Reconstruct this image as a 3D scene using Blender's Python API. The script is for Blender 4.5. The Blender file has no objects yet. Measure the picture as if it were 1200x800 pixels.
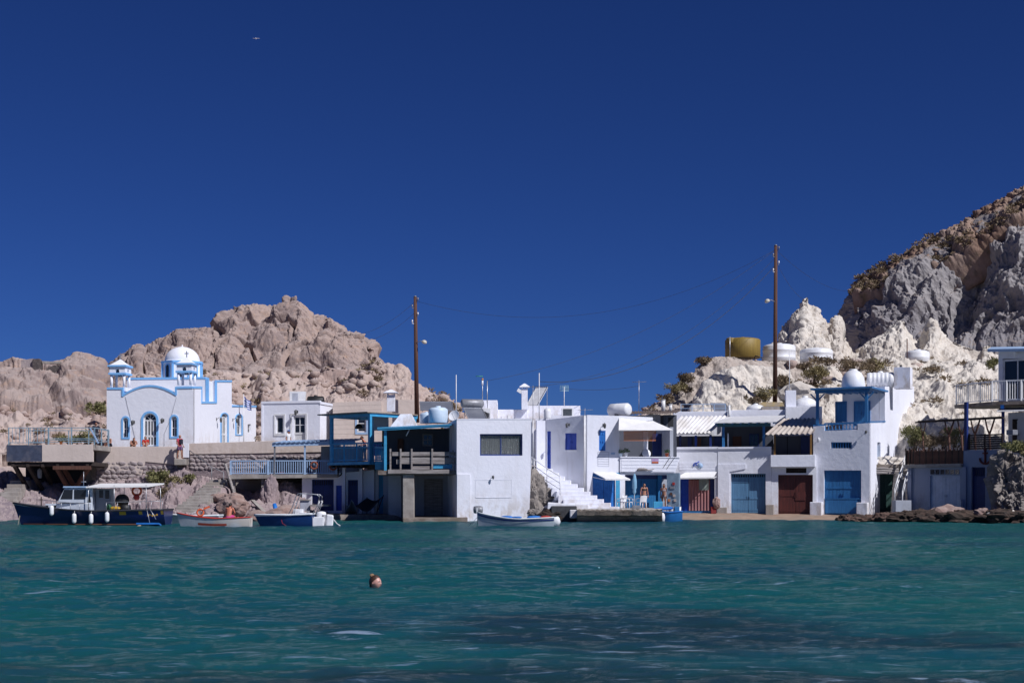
import bpy, bmesh, math, random
import numpy as np
from mathutils import Vector, Matrix
from mathutils.geometry import tessellate_polygon
random.seed(7)
S = bpy.context.scene
COL = S.collection
R = math.radians
# ---------------------------------------------------------------- camera, sky, sun, exposure
F, YH, H = 1666.667, 580.5, 1.68          # lens in pixels of the 1200 px frame, horizon row, eye height
cam = bpy.data.objects.new('camera', bpy.data.cameras.new('camera'))
COL.objects.link(cam)
cam.location = (0, 0, H)
cam.rotation_euler = (R(90), 0, 0)
cam.data.sensor_width = 36; cam.data.lens = 50
cam.data.shift_y = (YH - 400) / 1200
cam.data.clip_end = 9000
S.camera = cam
SUN = Vector((0.95, -0.80, 1.2)).normalized()
sun_el = math.asin(SUN.z); sun_az = math.atan2(SUN.x, SUN.y)
wd = bpy.data.worlds.new('World'); S.world = wd; wd.use_nodes = True
nt = wd.node_tree; bg = nt.nodes['Background']
sk = nt.nodes.new('ShaderNodeTexSky'); sk.sky_type = 'NISHITA'; sk.sun_disc = False
sk.sun_elevation = sun_el; sk.sun_rotation = sun_az
sk.altitude = 2600; sk.air_density = 1.0; sk.dust_density = 0.0; sk.ozone_density = 4.0
# polarised, very clear air: the whole sky dome is deepened by one and the same colour curve
gm = nt.nodes.new('ShaderNodeGamma'); gm.inputs['Gamma'].default_value = 1.1
tn = nt.nodes.new('ShaderNodeMix'); tn.data_type = 'RGBA'; tn.blend_type = 'MULTIPLY'; tn.inputs[0].default_value = 1
tn.inputs[7].default_value = (0.098, 0.172, 0.375, 1)
nt.links.new(sk.outputs[0], gm.inputs[0]); nt.links.new(gm.outputs[0], tn.inputs[6]); nt.links.new(tn.outputs[2], bg.inputs[0])
bg.inputs[1].default_value = 0.10
sl = bpy.data.lights.new('sun', 'SUN'); sl.energy = 4.4; sl.angle = R(0.5); sl.color = (0.985, 0.972, 1.0)
so = bpy.data.objects.new('sun', sl); COL.objects.link(so)
so.rotation_euler = SUN.to_track_quat('Z', 'Y').to_euler(); so.location = (60, -60, 90)
S.view_settings.view_transform = 'Standard'; S.view_settings.look = 'None'
S.view_settings.exposure = 0; S.view_settings.gamma = 1; S.view_settings.use_curve_mapping = False
S.cycles.max_bounces = 6; S.cycles.diffuse_bounces = 3; S.cycles.glossy_bounces = 3

# ---------------------------------------------------------------- materials
MATS = {}
def mat(name, c1, c2=None, scale=2.0, rough=0.85, bump=0.0, bscale=None, metal=0.0, stretch=(1, 1, 1), spec=0.5, c3=None, lo=0.35, hi=0.65):
    if name in MATS: return MATS[name]
    m = bpy.data.materials.new(name); m.use_nodes = True; MATS[name] = m
    n, l = m.node_tree.nodes, m.node_tree.links
    b = n['Principled BSDF']
    b.inputs['Roughness'].default_value = rough; b.inputs['Metallic'].default_value = metal
    b.inputs['Specular IOR Level'].default_value = spec
    if c2 is None: c2 = tuple(x * 0.82 for x in c1)
    tc = n.new('ShaderNodeTexCoord'); mp = n.new('ShaderNodeMapping'); mp.inputs['Scale'].default_value = stretch
    l.new(tc.outputs['Object'], mp.inputs[0])
    nz = n.new('ShaderNodeTexNoise'); nz.inputs['Scale'].default_value = scale; nz.inputs['Detail'].default_value = 6
    nz.inputs['Roughness'].default_value = 0.62
    l.new(mp.outputs[0], nz.inputs['Vector'])
    rp = n.new('ShaderNodeValToRGB'); rp.color_ramp.elements[0].position = lo; rp.color_ramp.elements[1].position = hi
    rp.color_ramp.elements[0].color = (*c2, 1); rp.color_ramp.elements[1].color = (*c1, 1)
    l.new(nz.outputs['Fac'], rp.inputs[0]); out = rp.outputs[0]
    if c3 is not None:
        n2 = n.new('ShaderNodeTexNoise'); n2.inputs['Scale'].default_value = scale * 0.37; n2.inputs['Detail'].default_value = 5
        l.new(mp.outputs[0], n2.inputs['Vector'])
        r2 = n.new('ShaderNodeValToRGB'); r2.color_ramp.elements[0].position = 0.52; r2.color_ramp.elements[1].position = 0.66
        l.new(n2.outputs['Fac'], r2.inputs[0])
        mx = n.new('ShaderNodeMix'); mx.data_type = 'RGBA'; l.new(r2.outputs[0], mx.inputs[0])
        l.new(out, mx.inputs[6]); mx.inputs[7].default_value = (*c3, 1); out = mx.outputs[2]
    l.new(out, b.inputs['Base Color'])
    if bump:
        n3 = n.new('ShaderNodeTexNoise'); n3.inputs['Scale'].default_value = bscale or scale * 4; n3.inputs['Detail'].default_value = 7
        l.new(mp.outputs[0], n3.inputs['Vector'])
        bp = n.new('ShaderNodeBump'); bp.inputs['Strength'].default_value = 0.8; bp.inputs['Distance'].default_value = bump
        l.new(n3.outputs['Fac'], bp.inputs['Height']); l.new(bp.outputs[0], b.inputs['Normal'])
    return m

def whitewash(name, c, dirt, amount=0.5, streak=0.5):
    """lime-washed masonry: broad tone drift, vertical rain streaks, chipped specks, trowelled relief"""
    if name in MATS: return MATS[name]
    m = bpy.data.materials.new(name); m.use_nodes = True; MATS[name] = m
    n, l = m.node_tree.nodes, m.node_tree.links
    b = n['Principled BSDF']; b.inputs['Roughness'].default_value = 0.92; b.inputs['Specular IOR Level'].default_value = 0.2
    tc = n.new('ShaderNodeTexCoord')
    def noise(scale, st, det=6, ro=0.6):
        mp = n.new('ShaderNodeMapping'); mp.inputs['Scale'].default_value = st; l.new(tc.outputs['Object'], mp.inputs[0])
        z = n.new('ShaderNodeTexNoise'); z.inputs['Scale'].default_value = scale; z.inputs['Detail'].default_value = det
        z.inputs['Roughness'].default_value = ro; l.new(mp.outputs[0], z.inputs['Vector']); return z.outputs['Fac']
    def ramp(src, a, bb, va, vb):
        r = n.new('ShaderNodeMapRange'); r.inputs[1].default_value = a; r.inputs[2].default_value = bb
        r.inputs[3].default_value = va; r.inputs[4].default_value = vb; l.new(src, r.inputs[0]); return r.outputs[0]
    def mixc(fac, col_in, col):
        x = n.new('ShaderNodeMix'); x.data_type = 'RGBA'; l.new(fac, x.inputs[0])
        if isinstance(col_in, tuple): x.inputs[6].default_value = (*col_in, 1)
        else: l.new(col_in, x.inputs[6])
        x.inputs[7].default_value = (*col, 1); return x.outputs[2]
    o = mixc(ramp(noise(0.45, (1, 1, 1)), 0.4, 0.75, 0, 0.45 * amount), c, dirt)
    o = mixc(ramp(noise(2.2, (1, 1, 0.12)), 0.55, 0.8, 0, 0.8 * streak), o, dirt)
    o = mixc(ramp(noise(7, (1, 1, 1), 4, 0.7), 0.66, 0.75, 0, 0.6 * amount), o, tuple(x * 0.6 for x in dirt))
    sx = n.new('ShaderNodeSeparateXYZ'); l.new(tc.outputs['Object'], sx.inputs[0])   # splash stains that rise from the foot of a wall
    mm = n.new('ShaderNodeMath'); mm.operation = 'MULTIPLY'; l.new(ramp(sx.outputs[2], 0.1, 2.0, 1, 0), mm.inputs[0]); l.new(ramp(noise(1.6, (1, 1, .5), 7, 0.68), 0.46, 0.62, 0, 0.75), mm.inputs[1])
    o = mixc(mm.outputs[0], o, tuple(x * y for x, y in zip(dirt, (.95, .86, .76))))
    l.new(o, b.inputs['Base Color'])
    bp = n.new('ShaderNodeBump'); bp.inputs['Strength'].default_value = 0.7; bp.inputs['Distance'].default_value = 0.035
    l.new(noise(3.0, (1, 1, 1), 8, 0.6), bp.inputs['Height']); l.new(bp.outputs[0], b.inputs['Normal'])
    return m

def rockmat(name, ca, cb, cc, cflat, s1=0.35, s2=2.5, bump=0.12):
    """bare rock: two tones in big patches, a third in fine speckle, dust where the ground lies flat"""
    m = bpy.data.materials.new(name); m.use_nodes = True; MATS[name] = m
    n, l = m.node_tree.nodes, m.node_tree.links
    b = n['Principled BSDF']; b.inputs['Roughness'].default_value = 0.95; b.inputs['Specular IOR Level'].default_value = 0.15
    tc = n.new('ShaderNodeTexCoord'); g = n.new('ShaderNodeNewGeometry')
    def noise(scale, det=8, ro=0.65):
        z = n.new('ShaderNodeTexNoise'); z.inputs['Scale'].default_value = scale; z.inputs['Detail'].default_value = det
        z.inputs['Roughness'].default_value = ro; l.new(tc.outputs['Object'], z.inputs['Vector']); return z.outputs['Fac']
    def rng(src, a, bb, va=0, vb=1):
        r = n.new('ShaderNodeMapRange'); r.inputs[1].default_value = a; r.inputs[2].default_value = bb
        r.inputs[3].default_value = va; r.inputs[4].default_value = vb; l.new(src, r.inputs[0]); return r.outputs[0]
    def mixc(fac, i, c):
        x = n.new('ShaderNodeMix'); x.data_type = 'RGBA'; l.new(fac, x.inputs[0])
        if isinstance(i, tuple): x.inputs[6].default_value = (*i, 1)
        else: l.new(i, x.inputs[6])
        x.inputs[7].default_value = (*c, 1); return x.outputs[2]
    o = mixc(rng(noise(s1), 0.42, 0.6), ca, cb)
    o = mixc(rng(noise(s2), 0.52, 0.68, 0, 0.8), o, cc)
    sx = n.new('ShaderNodeSeparateXYZ'); l.new(g.outputs['Normal'], sx.inputs[0])
    o = mixc(rng(sx.outputs[2], 0.62, 0.92, 0, 0.75), o, cflat)
    l.new(o, b.inputs['Base Color'])
    bp = n.new('ShaderNodeBump'); bp.inputs['Strength'].default_value = 0.9; bp.inputs['Distance'].default_value = bump
    l.new(noise(s2 * 1.3, 10, 0.7), bp.inputs['Height']); l.new(bp.outputs[0], b.inputs['Normal'])
    return m

WHITE = whitewash('white_limewash', (0.79, 0.80, 0.875), (0.52, 0.50, 0.50), 0.4, 0.35)
WHITE2 = whitewash('weathered_limewash', (0.76, 0.77, 0.83), (0.42, 0.38, 0.35), 0.55, 0.5)
CHURCHW = whitewash('church_plaster', (0.80, 0.81, 0.87), (0.62, 0.62, 0.68), 0.3, 0.2)
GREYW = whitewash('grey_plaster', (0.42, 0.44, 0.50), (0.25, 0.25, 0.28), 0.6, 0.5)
BEIGE = whitewash('raw_render', (0.62, 0.525, 0.47), (0.42, 0.345, 0.30), 0.9, 0.4)
SHADEW = whitewash('shade_grey_wall', (0.10, 0.108, 0.135), (0.06, 0.065, 0.08), 0.6, 0.4)  # this grey holds the porch and balcony shade in the wall colour
CONC = mat('concrete', (0.38, 0.35, 0.32), (0.24, 0.21, 0.19), 1.3, 0.9, 0.02, 9, c3=(0.30, 0.26, 0.22))
CONCD = mat('stained_concrete', (0.27, 0.23, 0.20), (0.12, 0.09, 0.075), 1.6, 0.9, 0.03, 7, c3=(0.16, 0.13, 0.10))
SKYB = mat('church_blue_paint', (0.21, 0.49, 0.84), (0.18, 0.43, 0.78), 3, 0.55)
TEAL = mat('turquoise_paint', (0.055, 0.36, 0.62), (0.045, 0.27, 0.48), 3, 0.5)
MIDB = mat('mid_blue_paint', (0.035, 0.19, 0.44), (0.028, 0.14, 0.34), 2.5, 0.5, 0.004, 14, stretch=(4, 4, .5))
COBB = mat('cobalt_paint', (0.014, 0.075, 0.50), (0.011, 0.055, 0.38), 2.5, 0.45)
NAVY = mat('navy_paint', (0.010, 0.028, 0.16), (0.008, 0.02, 0.11), 2.5, 0.5)
PALEB = mat('pale_blue_paint', (0.36, 0.50, 0.70), (0.28, 0.40, 0.58), 3, 0.6)
DOORB = mat('worn_blue_paint', (0.10, 0.24, 0.40), (0.07, 0.17, 0.30), 2, 0.6, 0.004, 14, stretch=(5, 5, .4))
BRIGHTB = mat('bright_blue_paint', (0.03, 0.20, 0.62), (0.02, 0.15, 0.5), 3, 0.4)
AZURE = mat('azure_door_paint', (0.012, 0.15, 0.36), (0.01, 0.115, 0.28), 2, 0.5, stretch=(4, 4, .5))
GREEN = mat('green_paint', (0.015, 0.06, 0.05), (0.01, 0.04, 0.035), 2, 0.6)
RED = mat('red_brown_paint', (0.10, 0.020, 0.014), (0.05, 0.011, 0.009), 2.2, 0.55, 0.004, 12, stretch=(5, 5, .5))
GREYWOOD = mat('grey_weathered_wood', (0.36, 0.33, 0.32), (0.18, 0.155, 0.145), 4, 0.9, 0.01, 16, stretch=(.3, 1, 3))
BROWNWOOD = mat('brown_wood', (0.13, 0.055, 0.035), (0.07, 0.028, 0.018), 3, 0.8, 0.006, 18, stretch=(3, 3, .3))
DARKWOOD = mat('dark_wood', (0.045, 0.03, 0.025), (0.02, 0.014, 0.012), 4, 0.85, 0.01)
BLACK = mat('black_plastic', (0.012, 0.012, 0.014), (0.008, 0.008, 0.009), 5, 0.55)
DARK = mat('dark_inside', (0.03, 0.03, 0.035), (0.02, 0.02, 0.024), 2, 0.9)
GLASS = mat('window_glass', (0.012, 0.015, 0.02), (0.018, 0.02, 0.026), 1, 0.06, spec=0.6)
STEEL = mat('galvanised_steel', (0.55, 0.56, 0.58), (0.38, 0.38, 0.4), 5, 0.4, metal=0.7)
GREYM = mat('grey_metal', (0.30, 0.31, 0.33), (0.2, 0.2, 0.22), 5, 0.5, metal=0.3)
WPAINT = mat('white_gloss_paint', (0.80, 0.80, 0.81), (0.66, 0.65, 0.64), 2.5, 0.4)
WPLAST = mat('white_plastic', (0.80, 0.81, 0.83), (0.7, 0.7, 0.72), 2, 0.45)
TANKB = mat('pale_blue_tank', (0.60, 0.71, 0.82), (0.50, 0.61, 0.73), 2, 0.5)
TANKY = mat('yellow_brown_tank', (0.27, 0.185, 0.035), (0.20, 0.13, 0.025), 3, 0.6, stretch=(4, 4, .15))
SHEETW = mat('white_corrugated_sheet', (0.78, 0.77, 0.78), (0.58, 0.55, 0.52), 1.3, 0.55, stretch=(1, .2, 1))
SHEETT = mat('tan_corrugated_sheet', (0.56, 0.50, 0.44), (0.38, 0.32, 0.28), 1.3, 0.6, stretch=(1, .2, 1))
CANVAS = mat('white_canvas', (0.80, 0.79, 0.78), (0.70, 0.69, 0.68), 2, 0.9)
CANVASD = mat('dark_canvas', (0.025, 0.025, 0.03), (0.015, 0.015, 0.018), 3, 0.9)
TERRA = mat('orange_blind', (0.58, 0.21, 0.07), (0.46, 0.15, 0.05), 2, 0.9, stretch=(.4, .4, 8))
PINKCUR = mat('pink_curtain', (0.42, 0.20, 0.19), (0.28, 0.12, 0.12), 2, 0.9, stretch=(4, 4, .2))
CURTAIN = mat('beige_curtain', (0.30, 0.285, 0.235), (0.17, 0.16, 0.135), 3, 0.9, stretch=(3.5, 3.5, .08), lo=.4, hi=.6)
ORANGE = mat('orange_rubber', (0.62, 0.10, 0.025), (0.5, 0.08, 0.02), 3, 0.5)
REDP = mat('red_paint', (0.45, 0.035, 0.025), (0.35, 0.028, 0.02), 3, 0.5)
YELLOW = mat('yellow_paint', (0.55, 0.33, 0.03), (0.45, 0.26, 0.02), 3, 0.5)
HULLB = mat('dark_blue_hull', (0.012, 0.022, 0.11), (0.009, 0.016, 0.08), 1.5, 0.3)
HULLW = mat('white_hull', (0.74, 0.76, 0.78), (0.60, 0.62, 0.65), 1.5, 0.35)
HULLG = mat('grey_blue_hull', (0.34, 0.42, 0.50), (0.26, 0.34, 0.42), 1.5, 0.4)
CABINW = mat('cabin_grey_white', (0.62, 0.66, 0.72), (0.52, 0.56, 0.62), 1.5, 0.4)
STONE = rockmat('wall_stone', (0.38, 0.32, 0.31), (0.27, 0.23, 0.24), (0.46, 0.41, 0.38), (0.42, 0.37, 0.34), 1.2, 5, 0.05)
SKIN = mat('tanned_skin', (0.42, 0.20, 0.13), (0.36, 0.16, 0.10), 6, 0.55)
SKINR = mat('sunburnt_skin', (0.50, 0.17, 0.10), (0.44, 0.14, 0.085), 6, 0.55)
HAIR = mat('dark_brown_hair', (0.02, 0.012, 0.009), (0.012, 0.008, 0.006), 20, 0.6)
LEAF = mat('olive_leaves', (0.33, 0.27, 0.13), (0.20, 0.17, 0.08), 1.6, 0.85, lo=.3, hi=.7)
LEAFG = mat('dull_green_leaves', (0.29, 0.27, 0.11), (0.17, 0.17, 0.07), 1.6, 0.85, lo=.3, hi=.7)
LEAFD = mat('dry_brown_leaves', (0.30, 0.225, 0.14), (0.17, 0.13, 0.08), 1.8, 0.9, lo=.3, hi=.7)
TWIG = mat('twigs', (0.09, 0.065, 0.045), (0.05, 0.035, 0.025), 5, 0.9)
LEAFP = mat('bright_green_leaves', (0.07, 0.16, 0.03), (0.04, 0.09, 0.02), 6, 0.7)
LAMPM = mat('lamp_metal', (0.10, 0.10, 0.10), (0.06, 0.06, 0.06), 5, 0.5)

# ---------------------------------------------------------------- geometry helpers
def P(px, py, Y): return Vector(((px - 600) * Y / F, Y, H + (YH - py) * Y / F))
def PZ(px, z, Y): return Vector(((px - 600) * Y / F, Y, z))
def zat(py, Y): return H + (YH - py) * Y / F

class Face:
    """a vertical plane through (pixel column px, distance Y), turned by a degrees; u runs to the right, n points out"""
    def __init__(s, px, Y, a=0.0):
        s.o = Vector(((px - 600) * Y / F, Y, 0)); a = R(a)
        s.u = Vector((math.cos(a), math.sin(a), 0)); s.n = Vector((math.sin(a), -math.cos(a), 0))
    def uz(s, px, py, out=0.0):
        d = Vector(((px - 600) / F, 1, (YH - py) / F)); o = s.o + s.n * out
        t = o.dot(s.n) / d.dot(s.n); p = d * t
        return ((p - o).dot(s.u), p.z + H)
    def u_(s, px): return s.uz(px, YH)[0]
    def w(s, u, z, out=0.0): q = s.o + s.u * u + s.n * out; return Vector((q.x, q.y, z))
    def at(s, px, py, out=0.0): u, z = s.uz(px, py, out); return s.w(u, z, out)

def rect(x0, y0, x1, y1): return [(x0, y0), (x1, y0), (x1, y1), (x0, y1)]
def arch(x0, x1, yt, yb, n=10):
    r = (x1 - x0) / 2; cx = (x0 + x1) / 2; cy = yt + r
    return [(cx - r * math.cos(math.pi * i / n), cy - r * math.sin(math.pi * i / n)) for i in range(n + 1)] + [(x1, yb), (x0, yb)]

class MB:
    def __init__(s): s.v = []; s.f = []; s.sm = []
    def add(s, vs, fs, smooth=False):
        k = len(s.v); s.v += [tuple(v) for v in vs]; s.f += [tuple(i + k for i in f) for f in fs]; s.sm += [smooth] * len(fs); return s
    def hexa(s, p):
        return s.add(p, [(0, 3, 2, 1), (4, 5, 6, 7), (0, 1, 5, 4), (1, 2, 6, 5), (2, 3, 7, 6), (3, 0, 4, 7)])
    def box(s, a, b):
        x0, y0, z0 = a; x1, y1, z1 = b
        return s.hexa([(x0, y0, z0), (x1, y0, z0), (x1, y1, z0), (x0, y1, z0), (x0, y0, z1), (x1, y0, z1), (x1, y1, z1), (x0, y1, z1)])
    def obox(s, c, size, rz=0.0, m=None):
        M = (Matrix.Translation(c) @ Matrix.Rotation(rz, 4, 'Z')) if m is None else m
        x, y, z = (q / 2 for q in size)
        return s.hexa([M @ Vector(q) for q in ((-x, -y, -z), (x, -y, -z), (x, y, -z), (-x, y, -z), (-x, -y, z), (x, -y, z), (x, y, z), (-x, y, z))])
    def ub(s, fc, u0, u1, z0, z1, o0, o1):
        return s.hexa([fc.w(u0, z0, o0), fc.w(u1, z0, o0), fc.w(u1, z0, o1), fc.w(u0, z0, o1), fc.w(u0, z1, o0), fc.w(u1, z1, o0), fc.w(u1, z1, o1), fc.w(u0, z1, o1)])
    def fb(s, fc, x0, y0, x1, y1, o0, o1, ref=0.0):
        """box on a face: pixel rectangle read on the plane at distance ref out, thick from o0 to o1"""
        u0, z1 = fc.uz(x0, (y0), ref); u1, z0 = fc.uz(x1, y1, ref)
        zt = fc.uz((x0 + x1) / 2, y0, ref)[1]; zb = fc.uz((x0 + x1) / 2, y1, ref)[1]
        return s.ub(fc, u0, u1, zb, zt, o0, o1)
    def prism(s, fc, outer, holes=(), o0=0.0, o1=-0.3, px=True, ref=0.0):
        loops = [[(fc.uz(x, y, ref) if px else (x, y)) for x, y in L] for L in [outer] + list(holes)]
        flat = [p for L in loops for p in L]; n = len(flat)
        tris = tessellate_polygon([[Vector((a, b, 0)) for a, b in L] for L in loops])
        vs = [fc.w(a, b, o0) for a, b in flat] + [fc.w(a, b, o1) for a, b in flat]
        fs = [tuple(t) for t in tris] + [tuple(i + n for i in reversed(t)) for t in tris]
        k = 0
        for L in loops:
            m = len(L)
            for i in range(m):
                j = (i + 1) % m; fs.append((k + i, k + j, k + j + n, k + i + n))
            k += m
        return s.add(vs, fs)
    def cyl(s, p0, p1, r0, r1=None, n=10, smooth=True):
        p0 = Vector(p0); p1 = Vector(p1); r1 = r0 if r1 is None else r1
        d = (p1 - p0)
        if d.length < 1e-6: return s
        q = d.to_track_quat('Z', 'Y'); vs = []
        for p, r in ((p0, r0), (p1, r1)):
            for i in range(n):
                a = 2 * math.pi * i / n; vs.append(p + q @ Vector((r * math.cos(a), r * math.sin(a), 0)))
        s.add(vs, [(i, (i + 1) % n, n + (i + 1) % n, n + i) for i in range(n)], smooth)
        k = len(s.v) - 2 * n
        s.f += [tuple(k + i for i in reversed(range(n))), tuple(k + n + i for i in range(n))]; s.sm += [False, False]
        return s
    def tube(s, pts, r, n=6, closed=False):
        pts = [Vector(p) for p in pts]; m = len(pts); rr = r if isinstance(r, (list, tuple)) else [r] * m
        vs = []; ref = Vector((0, 0, 1))
        for i, p in enumerate(pts):
            a = pts[(i - 1) % m] if (i > 0 or closed) else p; b = pts[(i + 1) % m] if (i < m - 1 or closed) else p
            d = (b - a).normalized()
            x = d.cross(ref)
            if x.length < 0.05: x = d.cross(Vector((1, 0, 0)))
            x.normalize(); y = d.cross(x)
            for k in range(n):
                t = 2 * math.pi * k / n; vs.append(p + (x * math.cos(t) + y * math.sin(t)) * rr[i])
        fs = []
        for i in range(m if closed else m - 1):
            j = (i + 1) % m
            for k in range(n): fs.append((i * n + k, i * n + (k + 1) % n, j * n + (k + 1) % n, j * n + k))
        if not closed: fs += [tuple(reversed(range(n))), tuple((m - 1) * n + k for k in range(n))]
        return s.add(vs, fs, True)
    def lathe(s, c, prof, n=20, M=None, smooth=True):
        vs = []; c = Vector(c)
        for r, z in prof:
            for i in range(n):
                a = 2 * math.pi * i / n; q = Vector((max(r, 1e-3) * math.cos(a), max(r, 1e-3) * math.sin(a), z)); vs.append(c + (M @ q if M else q))
        fs = []; m = len(prof)
        for j in range(m - 1):
            for i in range(n): fs.append((j * n + i, j * n + (i + 1) % n, (j + 1) * n + (i + 1) % n, (j + 1) * n + i))
        s.add(vs, fs, smooth)
        s.add(vs[:n], [tuple(reversed(range(n)))]); s.add(vs[-n:], [tuple(range(n))]); return s
    def grid(s, rows, smooth=True, thick=None):
        """a sheet through rows of points; thick = vector gives it a second skin"""
        m = len(rows); n = len(rows[0]); vs = [Vector(p) for r in rows for p in r]
        fs = [(j * n + i, j * n + i + 1, (j + 1) * n + i + 1, (j + 1) * n + i) for j in range(m - 1) for i in range(n - 1)]
        if thick is None: return s.add(vs, fs, smooth)
        t = Vector(thick); k = len(vs); v2 = vs + [v + t for v in vs]
        s.add(v2, fs + [tuple(k + i for i in reversed(f)) for f in fs], smooth)
        ed = [(i, i + 1) for i in range(n - 1)] + [((m - 1) * n + i + 1, (m - 1) * n + i) for i in range(n - 1)]
        ed += [((j + 1) * n, j * n) for j in range(m - 1)] + [(j * n + n - 1, (j + 1) * n + n - 1) for j in range(m - 1)]
        return s.add(v2, [(a, b, b + k, a + k) for a, b in ed])
    def build(s, name, material, parent=None, label=None, cat=None, group=None, kind=None, bevel=0.0, recalc=True, local=False):
        me = bpy.data.meshes.new(name)
        off = ROOTLOC.get(parent.name, Vector()) if (parent is not None and not local) else Vector()
        me.from_pydata([(v[0] - off[0], v[1] - off[1], v[2] - off[2]) for v in s.v], [], s.f)
        me.polygons.foreach_set('use_smooth', s.sm)
        if recalc:
            bm = bmesh.new(); bm.from_mesh(me); bmesh.ops.recalc_face_normals(bm, faces=bm.faces); bm.to_mesh(me); bm.free()
        me.materials.append(material)
        o = bpy.data.objects.new(name, me); COL.objects.link(o)
        if parent is not None: o.parent = parent; ROOTLOC[o.name] = ROOTLOC.get(parent.name, Vector())
        tag(o, label, cat, group, kind)
        if bevel:
            bv = o.modifiers.new('edge', 'BEVEL'); bv.width = bevel; bv.segments = 2; bv.limit_method = 'ANGLE'
        return o
ROOTLOC = {}
def tag(o, label=None, cat=None, group=None, kind=None):
    for k, v in (('label', label), ('category', cat), ('group', group), ('kind', kind)):
        if v: o[k] = v
    return o
def thing(name, label, cat, loc, group=None):
    o = bpy.data.objects.new(name, None); COL.objects.link(o); o.location = loc; o.empty_display_size = 0.3
    ROOTLOC[o.name] = Vector(loc); return tag(o, label, cat, group)
def copytree(o, parent=None):
    c = o.copy(); COL.objects.link(c)
    if parent is not None: c.parent = parent
    for ch in [x for x in bpy.data.objects if x.parent == o]: copytree(ch, c)
    return c

# ---------------------------------------------------------------- numpy noise
def _h(ix, iy, iz, seed):
    h = (ix.astype(np.uint32) * np.uint32(374761393) + iy.astype(np.uint32) * np.uint32(668265263) + iz.astype(np.uint32) * np.uint32(2147483647) + np.uint32((seed * 974711) & 0xffffffff))
    h = (h ^ (h >> np.uint32(13))) * np.uint32(1274126177); h = (h ^ (h >> np.uint32(16))) * np.uint32(2246822519)
    return ((h ^ (h >> np.uint32(15))) & np.uint32(0xffffff)).astype(np.float64) / 0xffffff
def vnoise(p, seed=0):
    i = np.floor(p).astype(np.int64); f = p - i; f = f * f * f * (f * (f * 6 - 15) + 10)
    r = 0
    for dx in (0, 1):
        for dy in (0, 1):
            for dz in (0, 1):
                w = (f[:, 0] if dx else 1 - f[:, 0]) * (f[:, 1] if dy else 1 - f[:, 1]) * (f[:, 2] if dz else 1 - f[:, 2])
                r = r + w * _h(i[:, 0] + dx, i[:, 1] + dy, i[:, 2] + dz, seed)
    return r * 2 - 1
def fbm(p, o=5, seed=0, g=0.5):
    a = 1; s = 0; t = 0
    for k in range(o): s = s + a * vnoise(p * 2.03 ** k + k * 17.3, seed + k); t += a; a *= g
    return s / t
def ridge(p, o=4, seed=0):
    a = 1; s = 0; t = 0
    for k in range(o): s = s + a * (1 - np.abs(vnoise(p * 2.1 ** k + k * 9.1, seed + k))) ** 2; t += a; a *= 0.5
    return s / t
def worley(p, seed=0):
    i = np.floor(p).astype(np.int64); f1 = np.full(len(p), 9.0); f2 = f1.copy()
    for dx in (-1, 0, 1):
        for dy in (-1, 0, 1):
            for dz in (-1, 0, 1):
                c = i + np.array([dx, dy, dz])
                q = np.stack([_h(c[:, 0], c[:, 1], c[:, 2], seed + 31 * k) for k in range(3)], 1) + c - p
                d = np.sqrt((q * q).sum(1)); n = d < f1
                f2 = np.where(n, f1, np.minimum(f2, d)); f1 = np.where(n, d, f1)
    return f1, f2
def lumps(p, s, seed):
    w = np.stack([fbm(p / s * 0.7 + k * 31.7, 3, seed + 50 + k) for k in range(3)], 1)
    f1, f2 = worley(p / s + w * 0.45, seed)
    return np.clip(1 - f1 * f1 * 1.3, -0.3, 1) * 0.7 + np.clip((f2 - f1) * 3, 0, 1) * 0.3
# ---------------------------------------------------------------- setting: ground, sea, beach, hills
def npmesh(name, V, nr, nc, material, kind='structure', smooth=True, loc=(0, 0, 0)):
    me = bpy.data.meshes.new(name)
    idx = np.arange(nr * nc).reshape(nr, nc)
    q = np.stack([idx[:-1, :-1], idx[:-1, 1:], idx[1:, 1:], idx[1:, :-1]], -1).reshape(-1, 4)
    me.vertices.add(len(V)); me.vertices.foreach_set('co', V.astype(np.float32).ravel())
    me.loops.add(q.size); me.loops.foreach_set('vertex_index', q.astype(np.int32).ravel())
    me.polygons.add(len(q)); me.polygons.foreach_set('loop_start', np.arange(0, q.size, 4, dtype=np.int32))
    me.polygons.foreach_set('use_smooth', np.full(len(q), smooth))
    me.update(calc_edges=True); me.materials.append(material)
    o = bpy.data.objects.new(name, me); COL.objects.link(o); o.location = loc
    return tag(o, kind=kind)

def interp(poly, x):
    if isinstance(poly, (int, float)): return np.full_like(x, float(poly))
    a = np.array(poly, float); return np.interp(x, a[:, 0], a[:, 1])

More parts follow.
